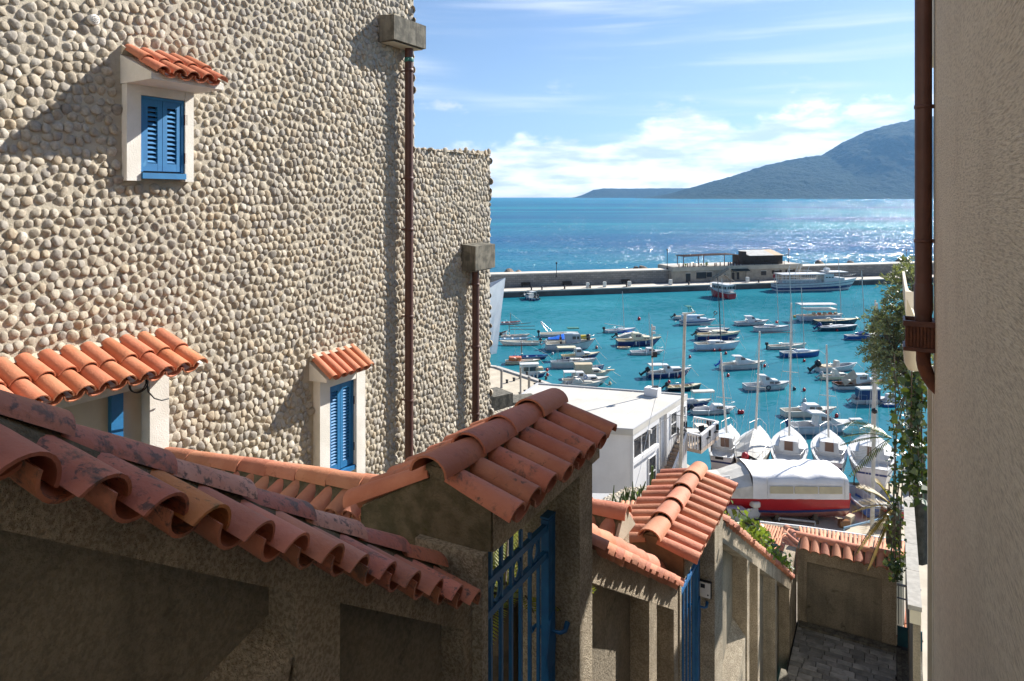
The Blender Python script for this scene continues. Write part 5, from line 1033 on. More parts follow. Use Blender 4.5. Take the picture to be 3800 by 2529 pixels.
o, h_ = boat('navy classic yacht with cream coachroof and long windows', 'b', 520, 1020, 1058, B=.27, hd=4, hull='navy', deck='cream', sd=.34, h=(.8, 1.15), nm='sailing_boat', stripe=[('cream', .78, .98)], rake=.12); cabin(o, h_, [(.33, -.1), (.37, .5), (.66, .45), (.72, .12), (.86, 0)], .66, 'cream', [(.44, .12, .36, .54, .12, .36), (.56, .12, .36, .66, .12, .30)]); mast(o, h_, .64, 7.6, 'silver', (1.1, 3.4), .06); motor(o, h_, 'black', True)
o, h_ = boat('white sloop with a black mast and red-flagged stern', 'b', 510, 1022, 1166, B=.27, hd=5, hull='paleblue', deck='offwhite', sd=.30, h=(.85, 1.1), nm='sailing_boat', rake=.12, boot='beige'); cabin(o, h_, [(.3, -.1), (.33, .42), (.6, .40), (.68, .05)], .62, 'white', [(.42, .10, .3, .51, .10, .3), (.53, .12, .24, .60, .12, .24)]); mast(o, h_, .565, 8.6, 'black', (1.0, 2.8), .07, 'canvas'); rail(o, h_, .78, .5); b = MB(); b.tube([(-h_.L * .2, .2, 1.0), (-h_.L * .2, .2, 1.9)], .02, 4); b.box((-h_.L * .2, .2, 1.5), (.1, .14, .7)); b.obj('furled_flag', G('maroon'), o, local=True)
o, h_ = boat('white hardtop fishing boat with two low dark windows', 'b', 945, 1325, 898, B=.31, hd=4, hull='white', deck='white', sd=.42, h=(.55, .95), nm='cabin_boat', stripe=[('blue', .84, .92)], rake=.14, boot='navy'); cabin(o, h_, [(.36, -.2), (.30, 1.12), (.28, 1.18), (.50, 1.16), (.58, .5), (.74, .40), (.82, 0)], .74, 'white', [(.46, .62, 1.0, .535, .62, .98), (.54, .06, .28, .62, .06, .28), (.65, .06, .28, .75, .05, .22)], 3)
o, h_ = boat('white sloop with slim mast and red buoy on deck', 'b', 1150, 1545, 964, B=.26, hd=6, hull='white', deck='white', sd=.34, h=(.75, .95), nm='sailing_boat', rake=-.05, stripe=[('navy', .82, .9)]); cabin(o, h_, [(.30, -.1), (.36, .40), (.56, .32), (.75, 0)], .6, 'white', [(.42, .08, .22, .58, .06, .18)]); mast(o, h_, .70, 8.0, 'silver', r=.055); b = MB(); b.lathe([(0, 0), (.2, .05), (.26, .2), (.16, .36), (0, .4)], (h_.L * .18, .3, 1.05), 8); b.obj('deck_buoy', G('red'), o, local=True)
o, h_ = boat('white hardtop boat with blue motor cover near the centre buoys', 'f', 62, 668, 930, B=.29, hd=5, hull='white', deck='offwhite', sd=.45, h=(.62, 1.0), nm='cabin_boat', stripe=[('grey', .55, .6), ('black', .9, .95)], rake=.15); cabin(o, h_, [(.36, -.25), (.36, 1.05), (.27, 1.12), (.30, 1.2), (.46, 1.15), (.56, .62), (.70, .40), (.80, 0)], .74, 'white', [(.42, .60, .98, .51, .62, .95)], 4); motor(o, h_, 'royal', True); fender(o, h_, (.2,), -1)
o, h_ = boat('white boat with raked wheelhouse, tyre fender and maroon windows', 'f', 365, 985, 1192, B=.29, hd=4, hull='white', deck='white', sd=.42, h=(.6, .98), nm='cabin_boat', stripe=[('navy', .84, .90)], rake=.13); cabin(o, h_, [(.40, -.25), (.32, 1.22), (.28, 1.3), (.46, 1.2), (.58, .62), (.70, .56), (.78, 0)], .72, 'white', [(.43, .62, 1.02, .505, .62, .98), (.51, .14, .42, .595, .14, .42), (.62, .14, .42, .715, .12, .36)], 3); b = MB(); q = h_.pt(.48, -1, .6); b.tube([q + Vector((.2 * math.cos(a), -.08, .2 * math.sin(a))) for a in np.linspace(0, 6.283, 15)], .05, 6, caps=False); b.obj('tyre_fender', G('black'), o, local=True); b = MB(); b.tube([(-h_.L * .1, .3, 1.9), (-h_.L * .1, .3, 2.5)], .04, 5); b.obj('exhaust', G('black'), o, local=True)
o, h_ = boat('white boat with a low canopy over its open navy hull', 'g', -95, 228, 272, B=.28, hd=7, hull='navy', deck='offwhite', sd=.6, h=(.6, .95), nm='motorboat', stripe=[('white', .84, .96)], rake=.14); canopy_top(o, h_, .42, 1.06, 1.35, 'offwhite', .8, .14); cabin(o, h_, [(.2, -.1), (.21, .3), (.5, .3), (.56, 0)], .7, 'white', [])
o, h_ = boat('small white cuddy cruiser floating near the terrace steps', 'g', 28, 446, 338, B=.31, hd=5, hull='white', deck='white', sd=.42, h=(.55, .8), nm='motorboat', stripe=[('navy', .80, .86)], rake=.14); cabin(o, h_, [(.42, -.1), (.49, .52), (.70, .46), (.78, .05), (.86, 0)], .72, 'white', [(.53, .12, .36, .70, .10, .32)]); motor(o, h_, 'black', True); rail(o, h_, .75, .45); fender(o, h_, (.35,), -1)
o, h_ = boat('cream-hulled cuddy boat with two side windows and rope bow', 'f', 848, 1568, 1534, B=.27, hd=3, hull='offwhite', deck='offwhite', sd=.44, h=(.66, .92), nm='motorboat', stripe=[('grey', .84, .9)], rake=.15); cabin(o, h_, [(.34, -.1), (.42, .66), (.64, .62), (.72, .05), (.78, 0)], .74, 'white', [(.46, .14, .42, .55, .14, .42), (.58, .14, .42, .68, .12, .38)], 2); fender(o, h_, (.82,), -1, 'red')
o, h_ = boat('white sport-fishing boat with rounded hardtop and pulpit', 'g', 900, 1530, 518, B=.29, hd=4, hull='paleblue', deck='white', sd=.42, h=(.72, 1.05), nm='motorboat', rake=.2, stripe=[('grey', .88, .94)]); cabin(o, h_, [(.36, -.2), (.40, 1.05), (.28, 1.25), (.30, 1.36), (.46, 1.32), (.53, 1.12), (.66, .45), (.78, .05)], .76, 'white', [(.43, .52, .98, .57, .52, .80)], 5); motor(o, h_, 'navy'); b = MB(); b.box((h_.L * .5, 0, h_.h1 + .08), (1.0, .45, .07)); b.obj('bow_pulpit', G('white'), o, local=True)
# --- right side of the harbour
o, h_ = boat('excursion boat with two long white canopies and orange life jackets', 'f', 1055, 1640, 312, B=.30, hd=3, hull='paleblue', deck='offwhite', sd=.8, h=(.75, 1.0), nm='excursion_boat', cat='boat', stripe=[('white', .84, .98)], rake=.08)
canopy_top(o, h_, -.02, .80, 2.45, 'white', .95, .14); canopy_top(o, h_, .12, .80, 1.45, 'offwhite', 1.0, .2); thwarts(o, h_, 'orange', 4, .75); fender(o, h_, (.9, .95), -1)
for k in range(5): b = MB(); b.box((-h_.L * .2 + k * .9, -h_.B * .3, 1.15), (.5, .5, .4), bev=.08); b.obj('life_jacket', G('orange' if k % 2 else 'beige'), o, local=True)
o, h_ = boat('yellow plastic dinghy hauled up behind the excursion boat', 'f', 1000, 1112, 268, B=.5, hd=16, hull='yellow', deck='yellow', sd=.8, h=(.42, .55), nm='dinghy', full=3); thwarts(o, h_, 'orange', 1)
o, h_ = boat('wood-decked sloop lying behind the dark teal one', 'f', 1262, 1845, 362, B=.25, hd=4, hull='teal', deck='cream', sd=.35, h=(.6, .85), nm='sailing_boat', rake=.1); cabin(o, h_, [(.4, -.1), (.42, .25), (.64, .22), (.7, 0)], .55, 'white', []); mast(o, h_, .60, 9.5, 'silver', (.7, 2.6), .06)
o, h_ = boat('dark teal sloop with white flush deck and dark outboard', 'f', 1312, 1832, 440, B=.25, hd=5, hull='teal', deck='white', sd=.25, h=(.6, .85), nm='sailing_boat', rake=.06, stripe=[('white', .88, .97)]); cabin(o, h_, [(.25, -.1), (.32, .16), (.6, .25), (.8, 0)], .7, 'white', [(.47, .06, .16, .51, .06, .16)], tumble=.6); motor(o, h_, 'navy', True, 0, 1.4)
o, h_ = boat('navy sloop partly hidden by the olive tree', 'f', 1655, 2110, 552, B=.27, hd=3, hull='blue', deck='white', sd=.3, h=(.72, .95), nm='sailing_boat', rake=-.03, boot='white'); cabin(o, h_, [(.30, -.1), (.36, .3), (.5, .62), (.62, .25), (.8, 0)], .7, 'navy', []); rail(o, h_, .8, .4); mast(o, h_, .55, 9.0, 'silver', r=.06)
o, h_ = boat('cream open day sailer with small dark outboard', 'f', 664, 1192, 676, B=.26, hd=7, hull='offwhite', deck='offwhite', sd=.36, h=(.5, .78), nm='sailing_boat', rake=.06, boot='navy'); cabin(o, h_, [(.34, -.1), (.36, .26), (.6, .24), (.7, 0)], .6, 'offwhite', []); motor(o, h_, 'black'); mast(o, h_, .64, 10.2, 'silver', (1.6, 4.4), .055, 'brown', spread=False)
o, h_ = boat('bright navy sloop with white deck and folded awning', 'f', 832, 1352, 774, B=.26, hd=5, hull='blue', deck='white', sd=.32, h=(.74, .92), nm='sailing_boat', rake=.03, stripe=[('white', .9, .98)]); cabin(o, h_, [(.34, -.1), (.4, .3), (.66, .34), (.8, .02)], .62, 'paleblue', []); mast(o, h_, .60, 8.0, 'silver', (1.0, 3.0), .055, 'canvas'); fender(o, h_, (.14,), -1)
o, h_ = boat('white open launch with big black tilted outboard', 'f', 1262, 1850, 962, B=.3, hd=10, hull='white', deck='grey', sd=.84, zf=.25, h=(.62, 1.0), nm='motorboat', rake=.12); motor(o, h_, 'black', True, 0, 1.7); b = MB(); b.box((-.1, 0, .75), (.5, .6, .8), top=.8, bev=.05); b.obj('steering_console', G('canvas'), o, local=True); b = MB(); b.box((-h_.L * .3, 0, .5), (1.2, 1.2, .3), bev=.05); b.obj('stern_seat', G('beige'), o, local=True)
o, h_ = boat('pale yellow cuddy boat behind the tarpaulin-covered one', 'f', 1345, 1760, 1060, B=.33, hd=4, hull='cream', deck='offwhite', sd=.42, h=(.55, .75), nm='motorboat', rake=.12, boot='green'); cabin(o, h_, [(.36, -.1), (.38, .95), (.45, .95), (.54, .35), (.75, .3), (.82, 0)], .72, 'offwhite', [(.56, .06, .22, .74, .06, .20)]); motor(o, h_, 'grey', True)
o, h_ = boat('white cabin boat with a beige tarpaulin sheeted over its stern', 'f', 1510, 2170, 1182, B=.29, hd=3, hull='white', deck='wood', sd=.45, h=(.62, 1.0), nm='cabin_boat', stripe=[('black', .7, .98)], rake=.12); cabin(o, h_, [(.38, -.2), (.37, 1.1), (.36, 1.2), (.64, 1.15), (.66, .55), (.82, .5), (.86, 0)], .74, 'white', [(.46, .55, .92, .60, .55, .92), (.68, .14, .38, .78, .14, .36)], 3)
b = MB(); b.loft([[Vector((x, -h_.B * .5 * k, z - .55 * k)) for k in (0, .5, 1.02)] for x, z in ((-h_.L * .38, 1.0), (-h_.L * .25, 1.45), (-h_.L * .12, 1.95))]); b.loft([[Vector((x, h_.B * .5 * k, z - .55 * k)) for k in (0, .5, 1.02)] for x, z in ((-h_.L * .38, 1.0), (-h_.L * .25, 1.45), (-h_.L * .12, 1.95))]); b.obj('tarpaulin', G('beige'), o, local=True)
o, h_ = boat('white boat with royal blue canvas curtains under its canopy', 'f', 1755, 2200, 1366, B=.36, hd=2, hull='white', deck='white', sd=.6, h=(.6, .85), nm='cabin_boat', rake=.1); canopy_top(o, h_, .12, .72, 1.4, 'white', .92, .12, sides='navy'); motor(o, h_, 'grey', True); fender(o, h_, (.3,), -1)
o, h_ = boat('small white cabin boat with blue tender, ahead of the curtained one', 'g', 1735, 1925, 250, B=.36, hd=4, hull='white', deck='white', sd=.35, h=(.6, .9), nm='cabin_boat', stripe=[('blue', .55, .8)], rake=.1); cabin(o, h_, [(.2, -.1), (.22, .75), (.62, .75), (.76, .3), (.84, 0)], .76, 'white', [(.28, .3, .6, .42, .3, .6), (.46, .3, .6, .62, .3, .56)], 2)
o, h_ = boat('dark blue tender floating beside the small white cabin boat', 'g', 1755, 1900, 268, B=.36, hd=3, hull='blue', deck='white', sd=.8, h=(.34, .5), nm='dinghy'); thwarts(o, h_, 'white', 2)
# --- larger vessels at the breakwater
ZS = .95
o, h_ = boat('red and white passenger boat moored stern-out to the breakwater', 'b', 668, 932, 612, B=.34, hd=118, hull='red', deck='white', sd=.03, h=(1.0, 1.75), nm='passenger_boat', group=None, tw=.9, stripe=[('white', .9, 1.0)], boot='maroon')
cabin(o, h_, [(.10, 0), (.08, 1.25), (.06, 1.32), (.80, 1.5), (.84, 0)], .86, 'white', [(.13 + .115 * k, .5, 1.02, .21 + .115 * k, .5, 1.02) for k in range(6)], None, tumble=.02)
m = MB()
for k in range(3): y_ = (-.30 + .30 * k) * h_.B; m.add([Vector((-h_.L * .415 - .03, y_ - .12 * h_.B, h_.sheer(.45) + .55)), Vector((-h_.L * .415 - .03, y_ + .12 * h_.B, h_.sheer(.45) + .55)), Vector((-h_.L * .417 - .06, y_ + .12 * h_.B, h_.sheer(.45) + 1.08)), Vector((-h_.L * .417 - .06, y_ - .12 * h_.B, h_.sheer(.45) + 1.08))], [(0, 1, 2, 3)])
m.obj('stern_window', BG, o, local=True); canopy_top(o, h_, .02, .84, 1.5, 'white', .98, .1); fender(o, h_, (.02, .06), -1); mast(o, h_, .12, 2.9, 'brown', r=.05, spread=False)
ZS = .8
o, h_ = boat('long white and blue excursion ship moored along the breakwater', 'b', 1330, 2318, 527, B=.2, hd=8, hull='white', deck='white', sd=.03, h=(1.45, 2.3), nm='excursion_ship', cat='ship', group=None, rake=.10, stripe=[('navy', .20, .46), ('navy', .70, .76)], full=3.0)
sh = h_; L, B = h_.L, h_.B; zd = h_.sheer(.3)
b = MB(); b.box((-L * .20, 0, zd + 1.95), (L * .52, B * .98, .16), bev=.05); b.obj('awning_roof', G('white'), o, local=True)
b = MB()
for k in range(12):
    for s_ in (1, -1): b.tube([(-L * .45 + k * L * .045, s_ * B * .46, zd), (-L * .45 + k * L * .045, s_ * B * .46, zd + 1.9)], .045, 5)
for s_ in (1, -1): b.tube([(-L * .46, s_ * B * .47, zd + .9), (L * .06, s_ * B * .47, zd + .9)], .04, 5)
b.obj('side_posts', G('white'), o, local=True)
b = MB(); b.box((-L * .2, 0, zd + .35), (L * .48, B * .6, .5)); b.obj('bench_seats', G('grey'), o, local=True)
b = MB(); b.box((L * .11, 0, zd + 1.0), (L * .12, B * .8, 1.9), top=.96, bev=.05); b.box((L * .24, 0, zd + .55), (L * .14, B * .7, 1.0), top=.94); b.obj('wheelhouse', G('white'), o, local=True)
b = MB(); b.box((L * .22, 0, zd + 2.3), (L * .24, B * .9, .10), bev=.03); b.obj('wheelhouse_roof', G('white'), o, local=True)
m = MB()
for k in range(3):
    for s_ in (1, -1): x = L * .07 + k * L * .035; m.add([Vector((x, s_ * B * .402, zd + 1.1)), Vector((x + L * .024, s_ * B * .402, zd + 1.1)), Vector((x + L * .024, s_ * B * .398, zd + 1.6)), Vector((x, s_ * B * .398, zd + 1.6))], [(0, 1, 2, 3)])
m.obj('window', BG, o, local=True)
b = MB(); b.tube([(L * .12, 0, zd + 2.3), (L * .12, 0, zd + 4.4)], .06, 5); b.box((L * .13, 0, zd + 2.75), (1.3, .9, .7), bev=.2); b.box((L * .16, .3, zd + 2.6), (.6, .6, .5), bev=.15); b.obj('radar_mast', G('white'), o, local=True)
b = MB()
for x in (-L * .30, -L * .16): b.tube([(x, -B * .4, zd + 2.05), (x + .8, -B * .4, zd + 4.2), (x + .8, B * .4, zd + 4.2), (x, B * .4, zd + 2.05)], .05, 5)
b.tube([(-L * .30 + .8, -B * .4, zd + 4.2), (-L * .16 + .8, -B * .4, zd + 4.2)], .05, 5); b.tube([(-L * .30 + .5, -B * .4, zd + 2.9), (-L * .1, -B * .4, zd + 2.7)], .04, 5); b.obj('awning_arch', G('white'), o, local=True)
b = MB(); b.tube([(-L * .49, 0, zd), (-L * .505, 0, zd + 2.2)], .04, 5); b.box((-L * .505, 0, zd + 1.5), (.5, .08, .7)); b.obj('flag', G('red'), o, local=True)
rail(o, h_, .74, .9)
ZS = .85
# ship bow at the far left
o = thing('moored_ship', 'white ship bow with blue rails at the corner of the pebble house', 'ship', flat(496, 352, 0))
SB = flat(494.8, 353.5, 0); ax = Vector((.93, .37, 0)).normalized(); sd_ = Vector((-.37, .93, 0))
def sp(a, b_, z): return SB + ax * a + sd_ * b_ + ZV * z
rings = []
for a, hb, zt, fl in ((-22, 3.4, 7.3, 0), (-9, 3.3, 7.3, 0), (-5, 2.9, 7.6, .2), (-2.4, 1.9, 8.3, .7), (-.6, .7, 9.1, 1.2), (.35, .05, 9.6, 1.75)):
    rings.append([sp(a + fl * (max(0, z) / zt) ** 1.2 * .62 - (.25 if z < 0 else 0), s_ * hb * (.55 + .45 * max(0, z) / zt), z) for s_, z in ((1, zt), (1, zt * .6), (1, 1.2), (1, -.8), (-1, -.8), (-1, 1.2), (-1, zt * .6), (-1, zt))])
b = MB(); b.loft(rings, smooth=False); b.obj('hull', mat('ship_white', (.70, .72, .75), (.62, .64, .67), .5, .45), o)
b = MB(); b.add([sp(a, s_ * hb, zt - .9) for a, hb, zt in ((-22, 3.35, 7.3), (-9, 3.25, 7.3), (-5, 2.85, 7.6), (-2.0, 1.8, 8.2)) for s_ in (1, -1)], [(0, 1, 3, 2), (2, 3, 5, 4), (4, 5, 7, 6)]); b.obj('deck', G('offwhite'), o)
b = MB()
for k in range(3): b.tube([sp(-12, -3.0 + k * .9, 7.4 + k * .25), sp(-2.2, -1.2 + k * .6, 8.5 + k * .2)], .16, 5)
b.obj('blue_rail', G('royal'), o)
b = MB()
for a, c_, z1 in ((-2.6, 0, 12.8), (-1.6, .4, 10.6), (-1.0, .6, 10.3)): b.tube([sp(a, c_, 7.2), sp(a - .1, c_, z1)], [.28 if z1 > 11 else .1, .16 if z1 > 11 else .06], 7)
b.obj('foremast', G('white'), o)
b = MB(); b.box(sp(-7, -2.2, 8.4), (1.2, 1.0, .9), bev=.2); b.box(sp(-6.2, -2.4, 9.7), (.7, .7, .7), bev=.25); b.obj('orange_gear', G('beige'), o)
# buoys
def buoy(cr, x, y, c, label, grp=None, r=.17):
    u, v = px(cr, x, y); p = flat(u, v, 0); o = thing('mooring_buoy', label, 'buoy', p, group=grp)
    b = MB(); b.lathe([(0, -.1), (r * .75, -.05), (r, r * .7), (r * .85, r * 1.5), (r * .3, r * 2.0), (0, r * 2.05)], p, 9); b.obj('float', G(c), o)
    b = MB(); b.tube([p + Vector((r * .3 * math.cos(a), 0, r * 2.1 + r * .3 * math.sin(a) + r * .2)) for a in np.linspace(0, 6.283, 9)], r * .09, 4, caps=False); b.obj('eye', DARK, o)
RB = 'red mooring buoys'
for cr, x, y, lab in (('e', 1412, 896, 'below and left of the white sloop'), ('e', 1935, 842, 'just right of the white sloop hull'), ('e', 1246, 1178, 'touching the side of the navy and white fishing boat'), ('e', 1765, 800, 'at the middle of the white sloop waterline'), ('e', 1848, 795, 'under the black mast of the white sloop'), ('e', 1968, 1165, 'below the boat with the blue motor cover'),
    ('e', 1108, 1262, 'at the stern of the black and cream open boat'), ('f', 178, 1010, 'left of the boat with the tyre fender'), ('f', 1140, 826, 'below the bright navy sloop'), ('f', 1140, 1196, 'right of a dark buoy near the tall mast'), ('f', 318, 1480, 'left of a pair beside the small cuddy cruiser'), ('f', 356, 1482, 'right of a pair beside the small cuddy cruiser'),
    ('f', 1550, 1526, 'at the bow of the cream-hulled cuddy boat'), ('f', 640, 892, 'at the bow of the boat with blue motor cover'), ('f', 1555, 440, 'against the side of the dark teal sloop'), ('f', 148, 732, 'alone above the boat with blue motor cover'), ('d', 980, 890, 'at the bow of the glazed wheelhouse boat'), ('d', 985, 960, 'below another by the glazed wheelhouse boat')):
    buoy(cr, x, y, 'red', 'small red mooring buoy ' + lab, RB)
buoy('e', 672, 345, 'red', 'tilted red pennant buoy near the boat with the swung boom', r=.26)
buoy('d', 1895, 1088, 'beige', 'cream mooring buoy ahead of the boat with the roundel')
buoy('f', 1144, 1338, 'grey', 'pale grey mooring buoy above the cream-hulled cuddy boat', r=.2)
buoy('f', 1016, 1184, 'black', 'dark mooring buoy left of a red one near the tall mast')
buoy('d', 1060, 652, 'grey', 'grey float beside the blue rowing boat with the boom'); buoy('d', 1700, 565, 'pink', 'rust-red float off the bow of the grey wheelhouse boat', r=.2)

# person standing in the stern of the fishing boat
def person(label, base, rz, shirt, trousers):
    o = thing('person', label, 'person', base, rz)
    def skinned(name, vs, es, rad, m, par):
        me = bpy.data.meshes.new(name); me.from_pydata(vs, es, []); ob = link(name, me, par, local=True); md = ob.modifiers.new('skin', 'SKIN'); ob.modifiers.new('sub', 'SUBSURF').levels = 1
        for i, r_ in enumerate(rad): me.skin_vertices[0].data[i].radius = (r_, r_)
        me.skin_vertices[0].data[0].use_root = True; me.materials.append(m); return ob
    vs = [(0, 0, .95), (0, 0, 1.2), (.03, 0, 1.42), (.05, 0, 1.52), (.07, 0, 1.66), (0, .10, .88), (.04, .11, .48), (0, .11, .06), (0, -.10, .88), (-.02, -.11, .48), (-.05, -.11, .06), (.02, .19, 1.40), (.06, .24, 1.15), (.22, .2, 1.0), (.02, -.19, 1.40), (.05, -.25, 1.15), (.2, -.2, 1.02), (.10, .11, .04), (.06, -.11, .04)]
    es = [(0, 1), (1, 2), (2, 3), (3, 4), (0, 5), (5, 6), (6, 7), (0, 8), (8, 9), (9, 10), (2, 11), (11, 12), (12, 13), (2, 14), (14, 15), (15, 16), (7, 17), (10, 18)]
    ra = [.13, .14, .13, .055, .095, .09, .07, .045, .09, .07, .045, .06, .045, .038, .06, .045, .038, .04, .04]
    skinned('body', vs, es, ra, mat('skin', (.42, .25, .17), None, rough=.6), o)
    skinned('shirt', [(0, 0, 1.0), (0, 0, 1.2), (.03, 0, 1.42), (.02, .19, 1.40), (.05, .23, 1.22), (.02, -.19, 1.40), (.05, -.24, 1.22)], [(0, 1), (1, 2), (2, 3), (3, 4), (2, 5), (5, 6)], [.15, .155, .15, .08, .065, .08, .065], shirt, o)
    skinned('trousers', [(0, 0, .97), (0, .10, .86), (.04, .11, .48), (0, .11, .12), (0, -.10, .86), (-.02, -.11, .48), (-.05, -.11, .12)], [(0, 1), (1, 2), (2, 3), (0, 4), (4, 5), (5, 6)], [.145, .105, .085, .07, .105, .085, .07], trousers, o)
    b = MB(); b.lathe([(.0, .115), (.07, .10), (.104, .04), (.105, -.02), (.09, -.04)], (.06, 0, 1.68), 10); b.obj('hair', mat('dark_hair', (.03, .022, .018), None), o, local=True)
fm = MW[pe_bm.name]; person('person in a dark jacket standing at the wheelhouse door of the fishing boat', fm @ Vector((-1.35, -.25, .18)), R(200), mat('maroon_jacket', (.09, .03, .03), None, rough=.8), mat('dark_trousers', (.03, .03, .04), None, rough=.8))
# ================================================================ white flat-roofed building on the quay
WH = mat('white_painted_wall', (.70, .70, .71), (.64, .64, .65), .8, .8, .2, 12, .004, streak=((.60, .60, .60), 3, .35), spec=.2)
ROOFW = mat('pale_roof_membrane', (.56, .54, .50), (.48, .46, .42), .5, .85, .3, 8, .01, spots=[((.45, .40, .33), .7, .60), ((.38, .33, .27), .35, .66)], spec=.15)
A_, B_, C_, D_ = Vector((6.79, 40, 0)), Vector((11.55, 46.8, 0)), Vector((1.9, 49.5, 0)), Vector((-1.5, 41.6, 0)); ZT = 6.7
wbd = thing('white_building', 'white two-storey building with a pale flat roof on the quay', 'building', (4.7, 44.5, 1.2))
m = MB(); m.prism([p + ZV * 1.0 for p in (A_, B_, C_, D_)], ZV * (ZT - .30 - 1.0)); fix(m.obj('wall', WH, wbd))
cen = (A_ + B_ + C_ + D_) / 4; out = lambda p, k: p + (p - cen).normalized() * k
m = MB(); m.prism([out(p, .22) + ZV * (ZT - .30) for p in (A_, B_, C_, D_)], ZV * .30); fix(m.obj('roof_slab', ROOFW, wbd))
m = MB(); e0 = [out(p, .22) + ZV * ZT for p in (A_, B_, C_, D_)]; e1 = [out(p, .02) + ZV * ZT for p in (A_, B_, C_, D_)]
for i in (0, 1, 2, 3): k = (i + 1) % 4; m.hexa([e0[i] + ZV * .001, e0[k] + ZV * .001, e1[k] + ZV * .001, e1[i] + ZV * .001], [e0[i] + ZV * .09, e0[k] + ZV * .09, e1[k] + ZV * .09, e1[i] + ZV * .09])
fix(m.obj('roof_edging', mat('grey_edging', (.45, .45, .45), None, rough=.6), wbd))
for k in range(5):                                       # lapped seams of the roof membrane
    f = (k + 1) / 6; a_, b2 = A_.lerp(D_, f), B_.lerp(C_, f); d = (b2 - a_).normalized(); n_ = Vector((-d.y, d.x, 0)) * .09; m = MB(); m.prism([a_ + ZV * (ZT + .001), b2 + ZV * (ZT + .001), b2 + n_ + ZV * (ZT + .001), a_ + n_ + ZV * (ZT + .001)], ZV * .012); fix(m.obj('roof_seam', ROOFW, wbd))
TD = (B_ - A_).normalized(); ON = Vector((TD.y, -TD.x, 0))
def fw(s, o_, z): return A_ + TD * s + ON * o_ + ZV * z
def fbox(mb, s0, s1, o0, o1, z0, z1): return mb.hexa([fw(s0, o0, z0), fw(s0, o1, z0), fw(s1, o1, z0), fw(s1, o0, z0)], [fw(s0, o0, z1), fw(s0, o1, z1), fw(s1, o1, z1), fw(s1, o0, z1)])
m = MB(); fbox(m, .05, 3.7, .002, .16, 4.62, 4.84); fbox(m, .05, 3.7, .002, .16, 6.12, 6.39); fbox(m, -.04, .05, .002, .16, 1.1, 6.39); fix(m.obj('window_surround', WH, wbd))
m = MB(); fbox(m, 4.85, 8.25, .002, .17, 1.1, 6.38); fix(m.obj('projecting_bay', WH, wbd))
FRM = mat('white_frame', (.75, .75, .76), None, rough=.4)
def win(s0, s1, z0, z1, off, parts, sub=None):
    m = MB(); e = .05
    fbox(m, s0, s0 + e, off, off + .06, z0, z1); fbox(m, s1 - e, s1, off, off + .06, z0, z1); fbox(m, s0 + e, s1 - e, off, off + .06, z1 - e, z1); fbox(m, s0 + e, s1 - e, off, off + .06, z0, z0 + e)
    for k in range(1, parts): c = s0 + (s1 - s0) * k / parts; fbox(m, c - e * .7, c + e * .7, off, off + .058, z0 + e, z1 - e)
    if sub: fbox(m, s0 + e, s1 - e, off, off + .056, sub, sub + e)
    f = fix(m.obj('window_frame', FRM, wbd))
    for k in range(parts):
        a, b_ = s0 + (s1 - s0) * k / parts + e, s0 + (s1 - s0) * (k + 1) / parts - e
        m = MB(); fbox(m, a + .02, b_ - .02, off + .004, off + .02, z0 + e, z1 - e); fix(m.obj('pane', GLASS, f))
win(.25, 3.55, 4.86, 6.08, .004, 3); win(2.35, 3.45, 1.5, 4.3, .004, 1, 3.3); win(5.35, 6.35, 4.75, 6.25, .172, 1, 5.5); win(7.3, 7.9, 4.75, 6.2, .172, 1, 5.5)
m = MB(); fbox(m, 1.9, 2.05, .17, .40, 5.98, 6.2); fix(m.obj('floodlight', mat('grey_lamp', (.5, .5, .5), None), wbd))
bp = flat(652.6, 395.4, ZT); m = MB(); m.box(bp + ZV * .27, (.95, .7, .52), m=Matrix.Rotation(-.6, 3, 'Z'), bev=.02); fix(m.obj('roof_box', WH, wbd))
m = MB(); m.box(bp + Vector((.22, .1, .57)), (.36, .28, .07)); m.obj('roof_hatch', BLACK, wbd)
rm = thing('roof_mast', 'thin mast with floodlights standing on the white roof', 'mast', bp)
m = MB(); m.tube([bp + ZV * .5, bp + Vector((-.05, 0, 4.75))], [.055, .045], 7); m.obj('mast_pole', mat('pale_pole', (.55, .52, .47), (.35, .30, .25), 2, .6), rm)
m = MB(); m.box(bp + Vector((.05, 0, 4.5)), (.26, .12, .24), bev=.02); m.box(bp + Vector((.08, 0, 4.2)), (.22, .12, .16), bev=.02); m.obj('floodlight', mat('grey_lamp', (.5, .5, .5), None), rm)
m = MB(); m.box(bp + Vector((.16, -.05, 2.75)), (.26, .2, .36), bev=.03); m.box(bp + Vector((0, 0, 2.6)), (.16, .16, .1)); m.obj('dark_speaker', BLACK, rm)
m = MB(); m.tube([fw(4.05, .07, 6.3), fw(4.05, .07, 1.2)], .05, 7); m.obj('rain_pipe', mat('grey_lamp', (.5, .5, .5), None), wbd)
m = MB(); m.tube([fw(.1, .18, 6.05), fw(2, .18, 5.95), fw(4.8, .18, 6.1), fw(8.2, .19, 6.02)], .014, 4); m.obj('cable', BLACK, wbd)
